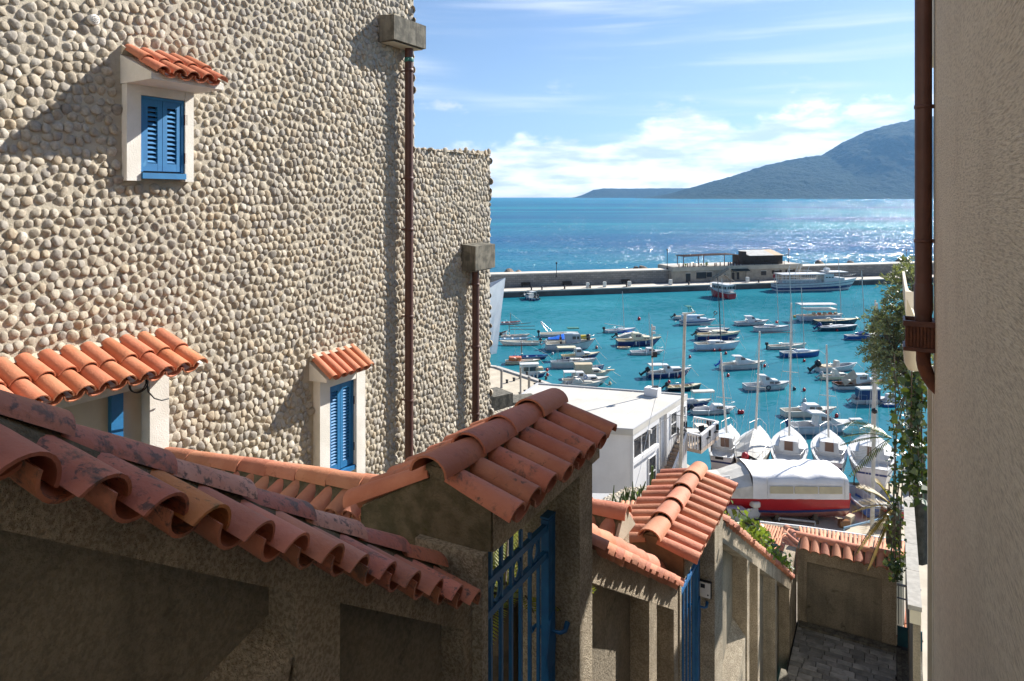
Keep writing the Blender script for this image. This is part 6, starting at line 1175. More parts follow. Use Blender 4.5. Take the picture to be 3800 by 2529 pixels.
# outside stair and terrace
tz = 4.15
m = MB(); fbox(m, 5.9, 9.2, .18, 2.0, tz - .22, tz); fix(m.obj('terrace_slab', mat('terrace_tiles', (.50, .40, .31), (.40, .32, .25), 1.5, .8), wbd))
n = 15
for k in range(n):
    m = MB(); s1 = 5.9 - k * .27; zz = tz - (k + 1) * .185; fbox(m, s1 - .29, s1, .18, 1.0, zz - .17, zz); fix(m.obj('stair_step', mat('brown_step', (.33, .24, .18), (.25, .19, .15), 2, .9), wbd))
m = MB(); m.prism([fw(5.9, 1.01, tz - .1), fw(5.9 - n * .27, 1.01, tz - n * .185 - .1), fw(5.9 - n * .27, 1.01, tz - n * .185 + .95), fw(5.9, 1.01, tz + .95)], ON * .10); fix(m.obj('stair_parapet', WH, wbd))
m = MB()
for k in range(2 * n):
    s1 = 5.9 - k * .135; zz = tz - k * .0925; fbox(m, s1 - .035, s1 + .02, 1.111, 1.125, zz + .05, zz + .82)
fix(m.obj('stair_gap_shade', mat('shadow_gap', (.40, .36, .33), None), wbd))  # darker strips paint the shaded gaps of a balustrade on the solid parapet
def balus(p0, p1):
    d = p1 - p0; L_ = d.length; d.normalize(); k = int(L_ / .17); n_ = Vector((-d.y, d.x, 0)) * .05
    m = MB(); m.hexa([p0 - n_ * 1.6 + ZV * .88, p0 + n_ * 1.6 + ZV * .88, p1 + n_ * 1.6 + ZV * .88, p1 - n_ * 1.6 + ZV * .88], [p0 - n_ * 1.6 + ZV * .98, p0 + n_ * 1.6 + ZV * .98, p1 + n_ * 1.6 + ZV * .98, p1 - n_ * 1.6 + ZV * .98])
    fix(m.obj('handrail', WH, wbd))
    for i in range(k + 1): q = p0 + d * (L_ * i / k); m = MB(); m.box(q + ZV * .44, (.07, .07, .88)); m.obj('baluster', WH, wbd)
balus(fw(5.9, 1.06, tz), fw(5.9, 1.95, tz)); balus(fw(5.9, 1.95, tz), fw(9.15, 1.95, tz)); balus(fw(9.15, 1.9, tz), fw(9.15, .3, tz))
m = MB()
for k in range(9): m.tube([fw(5.98, .2 + k * .1, tz), fw(5.98, .2 + k * .1, tz + 1.9)], .014, 4)
for z in (tz + .1, tz + 1.0, tz + 1.9): m.tube([fw(5.98, .2, z), fw(5.98, 1.0, z)], .02, 4)
m.obj('terrace_gate', DARK, wbd)
for k, (s0, o0) in enumerate(((7.0, 1.05), (8.4, 1.1))):
    o = thing('terrace_table', ['pale table nearer the iron gate on the white terrace', 'pale table at the far end of the white terrace'][k], 'table', fw(s0, o0, tz))
    m = MB(); m.box(fw(s0, o0, tz + .74), (.8, .8, .05), bev=.015); m.obj('tabletop', G('canvas'), o)
    for a in (-.32, .32):
        for c_ in (-.32, .32): m = MB(); m.tube([fw(s0, o0, tz) + Vector((a, c_, 0)), fw(s0, o0, tz) + Vector((a, c_, .72))], .02, 5); m.obj('leg', DARK, o)
    for q in range(3):
        cc = fw(s0 + (-.2, .9, .1)[q], o0 + (-.75, .1, .85)[q], tz); ch = thing('terrace_chair', ['first', 'second', 'third'][q] + ' dark chair at the terrace table ' + ['nearer the iron gate', 'at the far end'][k], 'chair', cc, q * 2.0, 'dark chairs on the white terrace')
        m = MB(); m.box((0, 0, .45), (.42, .42, .04)); m.obj('seat', DARK, ch, local=True); m = MB(); m.box((-.2, 0, .72), (.03, .42, .4)); m.obj('backrest', DARK, ch, local=True)
        for a in (-.18, .18):
            for c_ in (-.18, .18): m = MB(); m.tube([(a, c_, 0), (a, c_, .44)], .014, 4); m.obj('leg', DARK, ch, local=True)
lp = thing('lamp_pole', 'tall weathered pole with lamp arm in front of the white building', 'lamp pole', flat(679, 505, 1.2)); q = flat(679, 515, 1.2)
m = MB(); top_ = at(685, 314, q.y); m.tube([q, q.lerp(top_, .5), top_], [.11, .10, .085], 8); m.obj('pole', mat('weathered_pole', (.58, .52, .44), (.42, .37, .31), 3, .8), lp)
m = MB(); m.box(top_ + Vector((0, 0, .02)), (.3, .14, .1)); m.tube([top_, top_ + Vector((.35, 0, .05)), top_ + Vector((.6, 0, .16))], [.05, .05, .03], 6); m.obj('lamp_arm', G('canvas'), lp)
cbm = MB(); cbm.tube([at(668, 331, q.y), at(660, 380, q.y * .98), at(650, 420, q.y * .95), at(640, 470, q.y * .9), at(630, 505, q.y * .86)], .012, 4); setp(cbm.obj('stay_cable', G('silver')), 'thin pale stay wire slanting down past the white building', 'cable')

# ================================================================ hard standing: boats ashore
WG = 'white sailing yachts propped up on the quay'
def yacht(label, u, vst, wpx, y, L, hz, mastpx, hd=90, extra=0, hull='white', boot='navy', rake=.13):
    B = wpx / F * y * 1.0; x = (u - U0) / F * y
    rd = Vector((u - U0, F, 0)).normalized(); c = Vector((x, y, hz)) + rd * L / 2; hd = hd - math.degrees(math.atan((u - U0) / F)); o = thing('yacht', label, 'yacht', c, R(hd), WG)
    H_ = Hull(L, B, 1.0, 1.25, .62, rake, 1.9); hull_parts(o, H_, hull, 'white', .40, .55, [('navy', .62, .74)], None)
    cabin(o, H_, [(.385, -.3), (.40, .50), (.58, .46), (.70, .10), (.74, 0)], .56, 'white', [(.43, .16, .36, .52, .16, .34), (.54, .16, .34, .61, .14, .28)], tumble=.25)
    b = MB(); b.box((-L / 2 + L * .383 - .02, 0, H_.sheer(.45) + .18), (.02, .55, .62)); b.obj('companionway', G('brown'), o, local=True)
    k = MB(); k.loft([[Vector((a, s_ * w_, z)) for s_ in (-1, 1)] for a, w_, z in ((-L * .05, .10, -.3), (-L * .02, .09, -1.0))], smooth=False); k.box((0, 0, -.75), (L * .22, .12, .9)); k.obj('keel', G('maroon'), o, local=True)
    ms = MB(); xm = -L / 2 + L * .62; mb_ = Vector((x, y, 0)) + rd * L * .62; zt = H - (mastpx[1] - V0) / F * mb_.y - hz; dxm = (mastpx[0] - U0) / F * mb_.y - mb_.x
    ms.tube([(xm, 0, H_.sheer(.6)), (xm, -dxm * .5, zt * .5), (xm, -dxm, zt)], [.075, .07, .055], 7)
    ms.tube([(xm, -dxm * .55 - .5, zt * .55), (xm, -dxm * .55 + .5, zt * .55)], .022, 4); ms.obj('mast', G('canvas'), o, local=True)
    s_ = MB()
    for e in ((L / 2, 0, H_.h1), (xm - .2, H_.half(.6), H_.h0), (xm - .2, -H_.half(.6), H_.h0), (-L / 2, .3, H_.h0), (-L / 2, -.3, H_.h0)): s_.tube([(xm, -dxm * .98, zt * .98), e], .009, 3, caps=False)
    s_.obj('rigging', G('silver'), o, local=True); rail(o, H_, .82, .6)
    b = MB(); pts = [H_.pt(f, 1, 1) + Vector((0, -.05, .55)) for f in (.30, .12, .02)] + [H_.pt(f, -1, 1) + Vector((0, .05, .55)) for f in (.02, .12, .30)]; b.tube(pts, .018, 5)
    for f in (.30, .12, .02):
        for s1 in (1, -1): q = H_.pt(f, s1, 1); b.tube([q + Vector((0, -s1 * .05, 0)), q + Vector((0, -s1 * .05, .55))], .014, 4)
    b.obj('stern_rail', G('silver'), o, local=True)
    if extra == 1:
        b = MB(); b.loft([[Vector((a, s_ * H_.half(max(.02, (a + L / 2) / L)) * 1.02, 1.05)) if s_ else Vector((a, 0, z)) for s_ in (-1, 0, 1)] for a, z in ((-L * .48, 1.35), (-L * .3, 1.75), (-L * .08, 2.0), (L * .08, 1.9), (L * .18, 1.35))], smooth=False); b.obj('tarpaulin', G('canvas'), o, local=True)
        b = MB(); b.lathe([(0, -.3), (.2, -.25), (.24, 0), (.18, .25), (0, .32)], (-L * .5, .15, 1.2), 9); b.obj('red_buoy', G('red'), o, local=True)
    if extra == 2:
        b = MB(); b.box((-L * .5, .1, .95), (.06, .5, .18)); b.box((-L * .42, H_.B * .3, 1.45), (.5, .06, .5)); b.obj('stern_ladder', BLACK, o, local=True)
    cr = MB(); h_ = hz - 1.2
    for a in (-L * .28, L * .18):
        for s1 in (-1, 1):
            w_ = H_.B * .36; cr.tube([(a, s1 * w_, -h_), (a, s1 * w_ * .95, -.02)], .045, 5); cr.tube([(a, s1 * w_, -h_ + .1), (a, 0, -h_ + .6)], .03, 4)
        cr.tube([(a, -H_.B * .36, -h_ + .5), (a, H_.B * .36, -h_ + .5)], .035, 4)
    for s1 in (-1, 1): cr.tube([(-L * .28, s1 * H_.B * .36, -h_ + .35), (L * .18, s1 * H_.B * .36, -h_ + .35)], .03, 4); cr.tube([(-L * .28, s1 * H_.B * .36, -.1), (L * .18, s1 * H_.B * .36, -h_ + .1)], .025, 4)
    cr.obj('cradle', mat('grey_brown_steel', (.16, .12, .09), None, rough=.8), o, local=True)
    return o, H_
yacht('leftmost propped yacht with navy stern and brown companionway', 726, 470, 33, 45.5, 6.2, 2.0, (720, 353), 84, 2, 'white')
yacht('propped yacht under a crumpled pale tarpaulin', 754, 470, 36, 44.8, 6.6, 2.05, (758, 331), 83, 1, 'offwhite')
yacht('middle propped yacht with brown hatch, right of the tarpaulin-covered one', 789, 470, 38, 44.4, 6.8, 2.1, (791, 303), 89, 0, 'offwhite')
yacht('narrow propped yacht with wooden companionway door', 829, 470, 36, 44.6, 6.2, 2.05, (827, 345), 91, 0, 'white')
yacht('rightmost propped yacht with striped side decks on a tall cradle', 871.5, 470, 46, 42.8, 6.6, 2.35, (875, 300), 90, 0, 'white')
# big red boat under a white cover
def redboat():
    y = 40.2; L = 10.2; xr = (846 - U0) / F * y; c = Vector((xr - L / 2 + .2, y + .9, 1.95)); o = thing('covered_boat', 'large red wooden boat under a white cover with clear windows', 'boat', c, R(179))
    H_ = Hull(L, 2.9, 1.05, 1.22, .70, .06, 2.0); hull_parts(o, H_, 'red', 'offwhite', .05, .3, [('navy', .02, .16)], None)
    m = MB(); 
    for side in (1, -1): m.loft([[H_.pt(f, side, z, 1.0) + Vector((0, side * .013, 0)) for z in (-.5, .018)] for f in FR], smooth=False)
    m.obj('antifouling', G('pink'), o, local=True)
    k = MB(); k.box((0, 0, -.55), (L * .8, .16, .3)); k.obj('keel', G('pink'), o, local=True)
    cov = mat('white_tarpaulin', (.74, .74, .75), (.66, .66, .67), 1, .55, .4, 5, .03, spec=.4)
    z0 = H_.sheer(.3) - .12; xs = [-L * .47, -L * .45, -L * .12, L * .06, L * .085]; w_ = 1.50
    m = MB(); top = lambda x: 1.30 + .04 * math.sin(x * 3)
    rings = []
    for i, x in enumerate([-L * .47] + list(np.linspace(-L * .455, L * .06, 17))):
        sag = -.05 * abs(math.sin((i - 1) * math.pi / 4)) if i else 0
        zt = z0 + (1.16 if i == 0 else top(x) + sag); wob = lambda k: .035 * noise.noise((x * 1.7, k * 2.1, 4))
        rings.append([Vector((x, y_ * (1 + wob(k) * .6), z + wob(k + 9))) for k, (y_, z) in enumerate(((w_ * 1.0, z0), (w_ * .99, z0 + .78), (w_ * .95, zt - .14), (w_ * .70, zt + .0), (0, zt + .06), (-w_ * .70, zt + .0), (-w_ * .95, zt - .14), (-w_ * .99, z0 + .78), (-w_, z0)))])
    m.loft(rings, smooth=True); m.add(rings[0], [tuple(range(9))]); m.obj('cover', cov, o, local=True)
    m = MB(); rf = []
    for x, zt, ww in ((L * .06, top(0), 1), (L * .13, 1.05, .99), (L * .2, .80, .97), (L * .32, .62, .86), (L * .42, .40, .62), (L * .49, .25, .25)):
        rf.append([Vector((x, y_, z + z0 + (.08 if x > L * .2 else 0))) for y_, z in ((w_ * ww, .0), (w_ * ww * .97, zt * .55), (w_ * ww * .6, zt * .92), (0, zt), (-w_ * ww * .6, zt * .92), (-w_ * ww * .97, zt * .55), (-w_ * ww, .0))])
    m.loft(rf, smooth=False); m.obj('fore_cover', G('canvas'), o, local=True)
    clear = mat('yellowed_clear_plastic', (.46, .42, .29), (.38, .35, .25), 1.5, .25, .3, 6, .02, spec=.6)
    for k in range(3):
        for s_ in (1, -1):
            x0 = -L * .43 + k * L * .135; m = MB(); m.add([Vector((x, s_ * (w_ * 1.0 + .045), z)) for x, z in ((x0, z0 + .33), (x0 + L * .127, z0 + .33), (x0 + L * .127, z0 + .74), (x0, z0 + .74))], [(0, 1, 2, 3)]); m.obj('clear_window', clear, o, local=True)
    m = MB()
    for s_ in (1, -1):
        for x in (-L * .445, -L * .02): m.tube([(x, s_ * (w_ + .035), z0), (x, s_ * (w_ * .99 + .035), z0 + .78), (x, s_ * w_ * .93, z0 + 1.2)], .018, 4)
    m.obj('cover_seam', G('white'), o, local=True)
    m = MB(); m.box((-L * .515, 0, .1), (.35, .07, 1.3), top=.7); m.obj('rudder', G('red'), o, local=True)
    m = MB(); m.tube([(-L * .50, .2, 1.0), (-L * .515, .1, .4), (-L * .50, -.1, .9)], .02, 5); m.box((-L * .49, .45, 1.15), (.18, .5, .5), bev=.05); m.obj('stern_gear', G('white'), o, local=True)
    for x in (-3.2, -1.0, 1.2, 3.2):
      for c_, s_ in (((x, 0, -.72), (.3, 1.8, .24)), ((x, .7, -.35), (.22, .22, .49)), ((x, -.7, -.35), (.22, .22, .49))):
        m = MB(); m.box(c_, s_); m.obj('timber_block', mat('old_timber', (.17, .13, .09), (.10, .08, .06), 4, .9), o, local=True)
redboat()
o, h_ = boat('white motorboat stern with bent rail in front of the red boat', 'g', 310, 668, 1290, B=.4, hd=200, hull='white', deck='white', sd=.5, h=(.7, .9), nm='motorboat', z=1.75, group=None)
b = MB(); b.tube([(-h_.L * .48, .5, .9), (-h_.L * .44, .5, 1.5), (-h_.L * .44, -.5, 1.5), (-h_.L * .48, -.5, .9)], .035, 5); b.obj('stern_rail', G('silver'), o, local=True); b = MB(); b.box((-h_.L * .3, 0, .75), (.5, 1.2, .35), bev=.08); b.obj('stern_seat', G('offwhite'), o, local=True)
b = MB(); b.tube([(.4, -.6, .9), (.4, -.6, 2.1)], .03, 5); b.tube([(.4, -.6, 2.1), (3.0, -.8, 2.2)], .05, 5); b.obj('crossbar', G('white'), o, local=True)
b = MB(); b.box((0, 0, -.3), (1.6, .3, .6)); b.obj('chock', DK, o, local=True)
def dinghy_up(label, u, v, hc, hd):
    p = flat(u, v, 1.2); o = thing('dinghy', label, 'dinghy', p + ZV * .32, R(hd), 'dinghies lying on the quay'); H_ = Hull(2.9, 1.3, .42, .6, .8, .08, 2.0)
    hull_parts(o, H_, hc, 'grey', .85, .06, [('grey', .85, .97)]); thwarts(o, H_, 'grey', 2, .28)
dinghy_up('blue dinghy lying stern-out under the tall cradle', 860, 509, 'blue', 88); dinghy_up('red and grey dinghy lying right of the blue one', 886, 512, 'red', 86)
for k, (u, v, du, c_, lab) in enumerate(((868, 522, 24, 'lightblue', 'pale blue spar lying on props on the quay'), (797, 520, 18, 'canvas', 'pale pole lying on the quay beneath the red boat'))):
    p0, p1 = flat(u - du, v + (6 if k == 0 else -2), 1.5), flat(u + du, v - 6 + (8 if k else 0), 1.9 if k == 0 else 1.4); m = MB(); m.tube([p0, p1], .06, 6); m.tube([p0, Vector((p0.x, p0.y, 1.2))], .05, 5); m.tube([p1, Vector((p1.x, p1.y, 1.2))], .05, 5); setp(m.obj('spar', G(c_)), lab, 'spar')
mp = thing('mast_pole', 'tall pale mast with a black ball rising beyond the end wall', 'mast', flat(872, 535, 1.2)); q = flat(872, 535, 1.2)
m = MB(); m.tube([q, at(874, 430, q.y), at(876.5, 303, q.y)], [.115, .11, .08], 8); m.obj('mast_tube', G('canvas'), mp); m = MB(); m.lathe([(0, -.16), (.14, -.1), (.16, 0), (.14, .1), (0, .16)], at(874.4, 411, q.y - .1), 8); m.obj('black_ball', BLACK, mp)
m = MB()
for e in ((862, 520), (880, 527), (866, 530)): m.tube([at(876, 320, q.y), at(e[0], e[1], q.y)], .012, 3)
m.obj('stay_wire', G('silver'), mp)
for k, (u, v) in enumerate(((844, 527), (850, 522), (893, 520), (897, 524), (880, 529))):
    m = MB(); p = flat(u, v, 1.2); m.box(p + ZV * .2, (.6, .35, .4), m=Matrix.Rotation(k * .7, 3, 'Z'), bev=.03); setp(m.obj('crate', G(['wood', 'beige', 'brown', 'black', 'beige'][k])), ['wooden crate left of the pale mast foot', 'beige box behind the wooden crate', 'brown crate near the red dinghy', 'black bin at the right edge of the quay', 'beige crate by the mast foot'][k], 'crate')
m = MB()
for k in range(9): m.tube([(11.2 + k * .55, 45.6 - k * .02, 1.2), (11.2 + k * .55, 45.6 - k * .02, 2.2)], .025, 4)
for z in (1.7, 2.2): m.tube([(11.2, 45.6, z), (15.6, 45.44, z)], .022, 4)
setp(m.obj('quay_railing', G('white')), 'white tubular railing on the quay left of the yachts', 'railing')

# ================================================================ lower roofs beyond the lane walls
def roof_patch(o, pts, nc, nr, m, wall=True, low=2.0):
    e0, e1, r1, r0 = [Vector(p) for p in pts]                  # eave start, eave end, ridge end, ridge start
    nrm = (e1 - e0).cross(r0 - e0).normalized(); nrm = nrm if nrm.z > 0 else -nrm
    b = MB(); b.prism([p - nrm * .06 for p in (e0, e1, r1, r0)], -nrm * .10); fix(b.obj('roof_deck', MORTAR, o))
    if wall: b = MB(); cc_ = (e0 + e1 + r0 + r1) / 4; q = [cc_ + (p - cc_) * .94 - nrm * .165 for p in (e0, e1, r1, r0)]; b.hexa([Vector((p.x, p.y, p.z - low)) for p in q], q); fix(b.obj('wall', CREAM, o))
    for i in range(nc):
        f = (i + .5) / nc; a, c_ = r0.lerp(r1, f), e0.lerp(e1, f); ln = (c_ - a).length / nr; w_ = ((e1 - e0).length / nc + (r1 - r0).length / nc) / 2
        key = ('p', round(ln, 1), round(w_, 2), m.name)
        if key not in TM: TM[key] = tile_mesh('roof_tile', ln + .07, w_ * .40, w_ * .48, .8, .013, m, 7)
        for j in range(nr): p = a.lerp(c_, j / nr) + nrm * .012 * (j % 2 + 0) ; put(o, TM[key], frame(p, (c_ - a) - nrm * .0, e1 - e0) @ jig(.012, .004))
TILE_PINK = mat('faded_terracotta', (.50, .215, .125), (.58, .28, .17), 2, .8, .25, 70, .003, rnd=.1, spots=[((.24, .12, .08), 7, .70)], spec=.25)
lr = thing('tiled_roof', 'faded lower tiled roof behind the long finned wall', 'roof', at(772, 540, 21))
roof_patch(lr, (at(738, 566, 20.0), at(776, 562, 19.4), at(786, 529, 21.8), at(757, 523, 22.2)), 11, 3, TILE_PINK)
roof_patch(lr, (at(790, 585, 17.6), at(806, 548, 18.2), at(788, 533, 19.0), at(772, 560, 18.6)), 9, 2, TILE_NEW, False)
ridge_row(lr, at(781, 565, 18.9), (at(787, 529, 20.6) - at(781, 565, 18.9)) / 4, 4, TILE_PINK, 'ridge_low'); ridge_row(lr, at(811, 552, 17.9), (at(787, 528, 20.2) - at(811, 552, 17.9)) / 5, 5, TILE_NEW, 'ridge_low')
l2 = thing('tiled_roof', 'low tiled roof strip peeking over the end wall', 'roof', at(850, 535, 22))
roof_patch(l2, (at(800, 540, 19.6), at(906, 556, 18.8), at(910, 543, 20.6), at(798, 527, 21.6)), 26, 1, TILE_PINK)
b = MB(); b.tube([at(760, 522.5, 22.4), at(800, 527, 21.9), at(910, 542.5, 20.9)], .05, 6); b.obj('gutter', mat('white_gutter', (.7, .7, .7), None), l2)
l3 = thing('tiled_roof', 'sunlit tiled roof below the landing seen past the blue fence', 'roof', at(905, 600, 21))
roof_patch(l3, (at(893, 636, 19.0), at(921, 636, 18.6), at(914, 548, 23.4), at(893, 548, 23.8)), 5, 9, TILE_NEW)
l4 = thing('tiled_roof', 'small patch of faded roof tiles left of the sunny gateway', 'roof', at(628, 515, 11))
roof_patch(l4, (at(612, 540, 12.0), at(650, 540, 11.6), at(655, 502, 13.2), at(620, 502, 13.6)), 7, 2, TILE_PINK)
# pebble-topped slabs near the house, umbrella, euphorbia
def pebble_slab(label, c0, c1, c3, th, nm='pebble_wall'):
    o = thing(nm, label, 'wall', c0); c0, c1, c3 = Vector(c0), Vector(c1), Vector(c3); ux = (c1 - c0).normalized(); uy = (c3 - c0); uy = (uy - ux * uy.dot(ux)); W_, D__ = (c1 - c0).length, uy.length; uy.normalize(); un = ux.cross(uy)
    if un.z < 0: un = -un
    b = MB(); b.prism([c0, c0 + ux * W_, c0 + ux * W_ + uy * D__, c0 + uy * D__], -un * th); fix(b.obj('core', MORTAR, o))
    fl = ux.cross(uy).dot(un) > 0
    q = scatter(.05, W_ - .03, .05, D__ - .03, .125, lambda a, b_: a < W_ - .04); v_, t_ = pebbles(q, c0, ux, uy, un)
    setp(link('top_pebbles', pebble_mesh('top_pebbles', v_, t_ * 1.2, not fl), o), kind='stuff')
    q = scatter(.05, W_ - .03, .05, th - .03, .125, lambda a, b_: (a < W_ - .04) & (b_ < th - .03)); v_, t_ = pebbles(q, c0 - un * th, ux, un, -uy)
    setp(link('front_pebbles', pebble_mesh('front_pebbles', v_, t_, ux.cross(un).dot(-uy) < 0), o), kind='stuff')
    return o
pebble_slab('pebble-topped terrace slab at the foot of the tall pebble house', flat(486, 434, 12), flat(562, 409, 12), flat(486, 414, 12), .8)
pebble_slab('small pebble-covered block behind the near gateway roof', at(585, 507, 20), at(612, 505, 19.4), at(590, 491, 22.5), 1.0)
cs = thing('concrete_frame', 'open concrete frame below the quay beside the pebble house', 'structure', flat(505, 398, 8))
for a, b_, z0, z1 in (((494, 397), (513, 393), 11.0, 11.5), ((500, 404), (540, 400), 10.0, 10.5), ((498, 411), (530, 409), 9.4, 9.7)):
    p0, p1 = flat(*a, z1), flat(*b_, z1); d = (p1 - p0).normalized(); n_ = Vector((-d.y, d.x, 0)) * 1.2; m = MB(); m.prism([p0, p1, p1 + n_, p0 + n_], ZV * -(z1 - z0)); fix(m.obj('beam', CONC, cs))
fp = thing('flag_pole', 'slim grey pole standing left of the white roof', 'pole', flat(521, 408, 2)); q = at(521, 408, 45); m = MB(); m.tube([q - ZV * 5, at(520.5, 367, 45)], .07, 6); m.obj('pole', mat('grey_pole', (.34, .31, .27), None), fp)
um = thing('parasol', 'white square parasol behind the sunny gateway roof', 'parasol', at(622, 540, 26)); tp_ = at(621, 493.5, 26)
m = MB(); cs_ = [tp_ + Vector((a, b_, -.62)) for a, b_ in ((-1.5, -1.2), (1.1, -1.6), (1.6, 1.1), (-1.0, 1.5))]; m.add([tp_] + cs_, [(0, 1, 2), (0, 2, 3), (0, 3, 4), (0, 4, 1)]); m.add(cs_ + [c - ZV * .12 for c in cs_], [(0, 1, 5, 4), (1, 2, 6, 5), (2, 3, 7, 6), (3, 0, 4, 7)]); m.obj('fabric', mat('parasol_cloth', (.74, .72, .68), None, rough=.85), um); m = MB(); m.tube([tp_, tp_ - ZV * 3], .03, 6); m.obj('pole', DARK, um)
aw = thing('awning', 'small white awning at the foot of the white building', 'awning', at(665, 487, 36)); m = MB(); m.prism([at(652, 494, 35), at(672, 492, 34.6), at(676, 484, 37), at(656, 485, 37.4)], -ZV * .12); fix(m.obj('fabric', mat('parasol_cloth', (.74, .72, .68), None, rough=.85), aw)); m = MB(); m.tube([at(652, 494, 35), at(652, 494, 35) - ZV * 2.2], .03, 5); m.tube([at(672, 492, 34.6), at(672, 492, 34.6) - ZV * 2.2], .03, 5); m.obj('post', FRM, aw)

# ================================================================ vegetation
IVY = leafmat('ivy_leaf', (.010, .026, .008), (.028, .062, .014), .4, .12); IVYL = leafmat('young_ivy_leaf', (.04, .11, .012), (.12, .22, .03), .4, .4); OLIVE = leafmat('olive_leaf', (.085, .10, .05), (.20, .215, .13), .36, .28); BARK = mat('grey_bark', (.11, .09, .07), (.06, .05, .04), 6, .95, .8, 30, .02)
CYC = leafmat('cycad_leaf', (.16, .22, .015), (.38, .40, .04), .4, .5); EUPH = mat('succulent_green', (.045, .085, .02), (.08, .12, .03), 8, .5); YPALM = leafmat('dry_palm_leaf', (.22, .15, .02), (.38, .23, .035), .5, .4); GPALM = leafmat('palm_leaf', (.07, .11, .015), (.19, .22, .04), .45, .35)
def leaf(mb, p, d, up, L_, w_):
    d = d.normalized(); s = d.cross(up)
    if s.length < 1e-3: s = d.orthogonal()
    s.normalize(); s *= w_ / 2; mb.v.extend([tuple(p), tuple(p + d * L_ * .45 + s), tuple(p + d * L_), tuple(p + d * L_ * .45 - s)]); n = len(mb.v); mb.f.append((n - 4, n - 3, n - 2, n - 1)); mb.sm.append(False)
def rv(): return Vector((random.gauss(0, 1), random.gauss(0, 1), random.gauss(0, 1))).normalized()
# olive tree
ot = thing('olive_tree', 'olive tree with grey-green leaves leaning out by the thick downpipe', 'tree', at(905, 560, 17)); base = at(916, 560, 17)
tr = MB(); crown = MB(); tw = MB(); fork = at(912, 400, 17); tr.tube([base, base.lerp(fork, .5) + Vector((.1, 0, 0)), fork], [.26, .20, .15], 8)
def blob(u, v, ru, rv_, n):
    for _ in range(n):
        a = random.uniform(0, 6.283); r_ = math.sqrt(random.random()); yield at(u + ru * r_ * math.cos(a), v + rv_ * r_ * math.sin(a), 17 + random.gauss(0, .55))
tips = []
for u, v, ru, rr, n in ((906, 290, 17, 26, 70), (896, 318, 20, 24, 80), (888, 342, 20, 20, 85), (898, 362, 24, 16, 75), (884, 322, 14, 14, 34), (910, 340, 12, 40, 60), (876, 347, 7, 9, 14), (901, 383, 17, 9, 26), (912, 268, 9, 10, 20), (925, 320, 16, 50, 70)):
    tips += list(blob(u, v, ru, rr, n))
hubs = [at(903, 335, 17), at(895, 352, 16.8), at(910, 310, 17.2), at(890, 330, 17.2), at(905, 372, 16.9), at(920, 300, 17.2), at(914, 285, 17)]
for h_ in hubs: tr.tube([fork, fork.lerp(h_, .55) + rv() * .12, h_], [.09, .06, .035], 6)
for tpp in tips:
    h_ = min(hubs, key=lambda q: (q - tpp).length); d = (tpp - h_); tw.tube([h_.lerp(tpp, .35), tpp + d.normalized() * .08], [.010, .004], 3, caps=False)
    ax_ = (d.normalized() + rv() * .7 + Vector((-.15, 0, .1))).normalized(); Ls = random.uniform(.28, .55)
    for k in range(26):
        f = k / 26; p = tpp + ax_ * Ls * (f - .35) + Vector((0, 0, -.10 * f * f)); leaf(crown, p, ax_ * .7 + rv() * .75, rv(), random.uniform(.085, .14), random.uniform(.024, .036))
tr.obj('trunk', BARK, ot); tw.obj('twigs', BARK, ot); crown.obj('crown', OLIVE, ot)
# ivy curtain beside the parapet, ivy on the finned wall
def ivy(label, curves, n, leafsize, m1, spread, nm='ivy', frac2=None):
    o = thing(nm, label, 'ivy', curves[0][0]); st_ = MB(); lf = MB(); l2_ = MB()
    for c in curves:
        st_.tube(c, .012, 4)
        for _ in range(n):
            f = random.random() * (len(c) - 1); i = int(f); p = Vector(c[i]).lerp(Vector(c[min(i + 1, len(c) - 1)]), f - i) + Vector((random.gauss(0, spread), random.gauss(0, spread), random.gauss(0, spread * .8)))
            d = (rv() + Vector((-.2, -.6, -.5))).normalized(); s_ = leafsize * random.uniform(.5, 1.25); mb = l2_ if (frac2 and random.random() < frac2) else lf
            # a lobed leaf of five points
            up = (rv() + Vector((-.3, -.8, .6))).normalized(); sd_ = d.cross(up)
            if sd_.length < .05: continue
            sd_.normalize(); o_i = len(mb.v); fold = up.cross(Vector((0, 0, 0)))
            mb.v.extend([tuple(p), tuple(p + d * s_ * .30 + sd_ * s_ * .5), tuple(p + d * s_ * .55 + sd_ * s_ * .27), tuple(p + d * s_), tuple(p + d * s_ * .55 - sd_ * s_ * .27), tuple(p + d * s_ * .30 - sd_ * s_ * .5)]); mb.f.append(tuple(range(o_i, o_i + 6))); mb.sm.append(False)
    st_.obj('stem', BARK, o); lf.obj('leaves', m1, o)
    if l2_.v: l2_.obj('young_leaves', IVYL, o)
    return o
C1 = [[lane(14.6 + random.uniform(-.6, .8), .12 + random.uniform(-.12, .16), -2.9), lane(14.8 + random.uniform(-.5, .6), .14 + random.uniform(-.12, .14), -4.2), lane(15.0, .12 + random.uniform(-.12, .1), -5.6), lane(15.2, .10 + random.uniform(-.1, .1), -7.0), lane(15.4, .12 + random.uniform(-.08, .08), -7.4)] for _ in range(6)]
for c in C1[2:]: c[-1] = c[-2].copy(); c[0] = c[0] + NV * .28
ivy('dark ivy curtain hanging beside the parapet coping', C1, 95, .085, IVY, .055)
ivy('thick ivy growing at the top of the cream jamb', [[lane(13.2 + random.uniform(-.3, .3), .30 + k * .05, -2.8), lane(13.3, .30 + k * .05, -3.8), lane(13.4, .28 + k * .06, -5.0)] for k in range(4)], 110, .13, IVY, .09)
wl_ = [[lane(t_, -2.25 + k * .15, ez3(t_) + .20) for t_ in np.linspace(a, b_, 6)] for k, (a, b_) in enumerate(((9.9, 13.2), (10.0, 16.2), (11.5, 16.8), (9.8, 12.2)))]
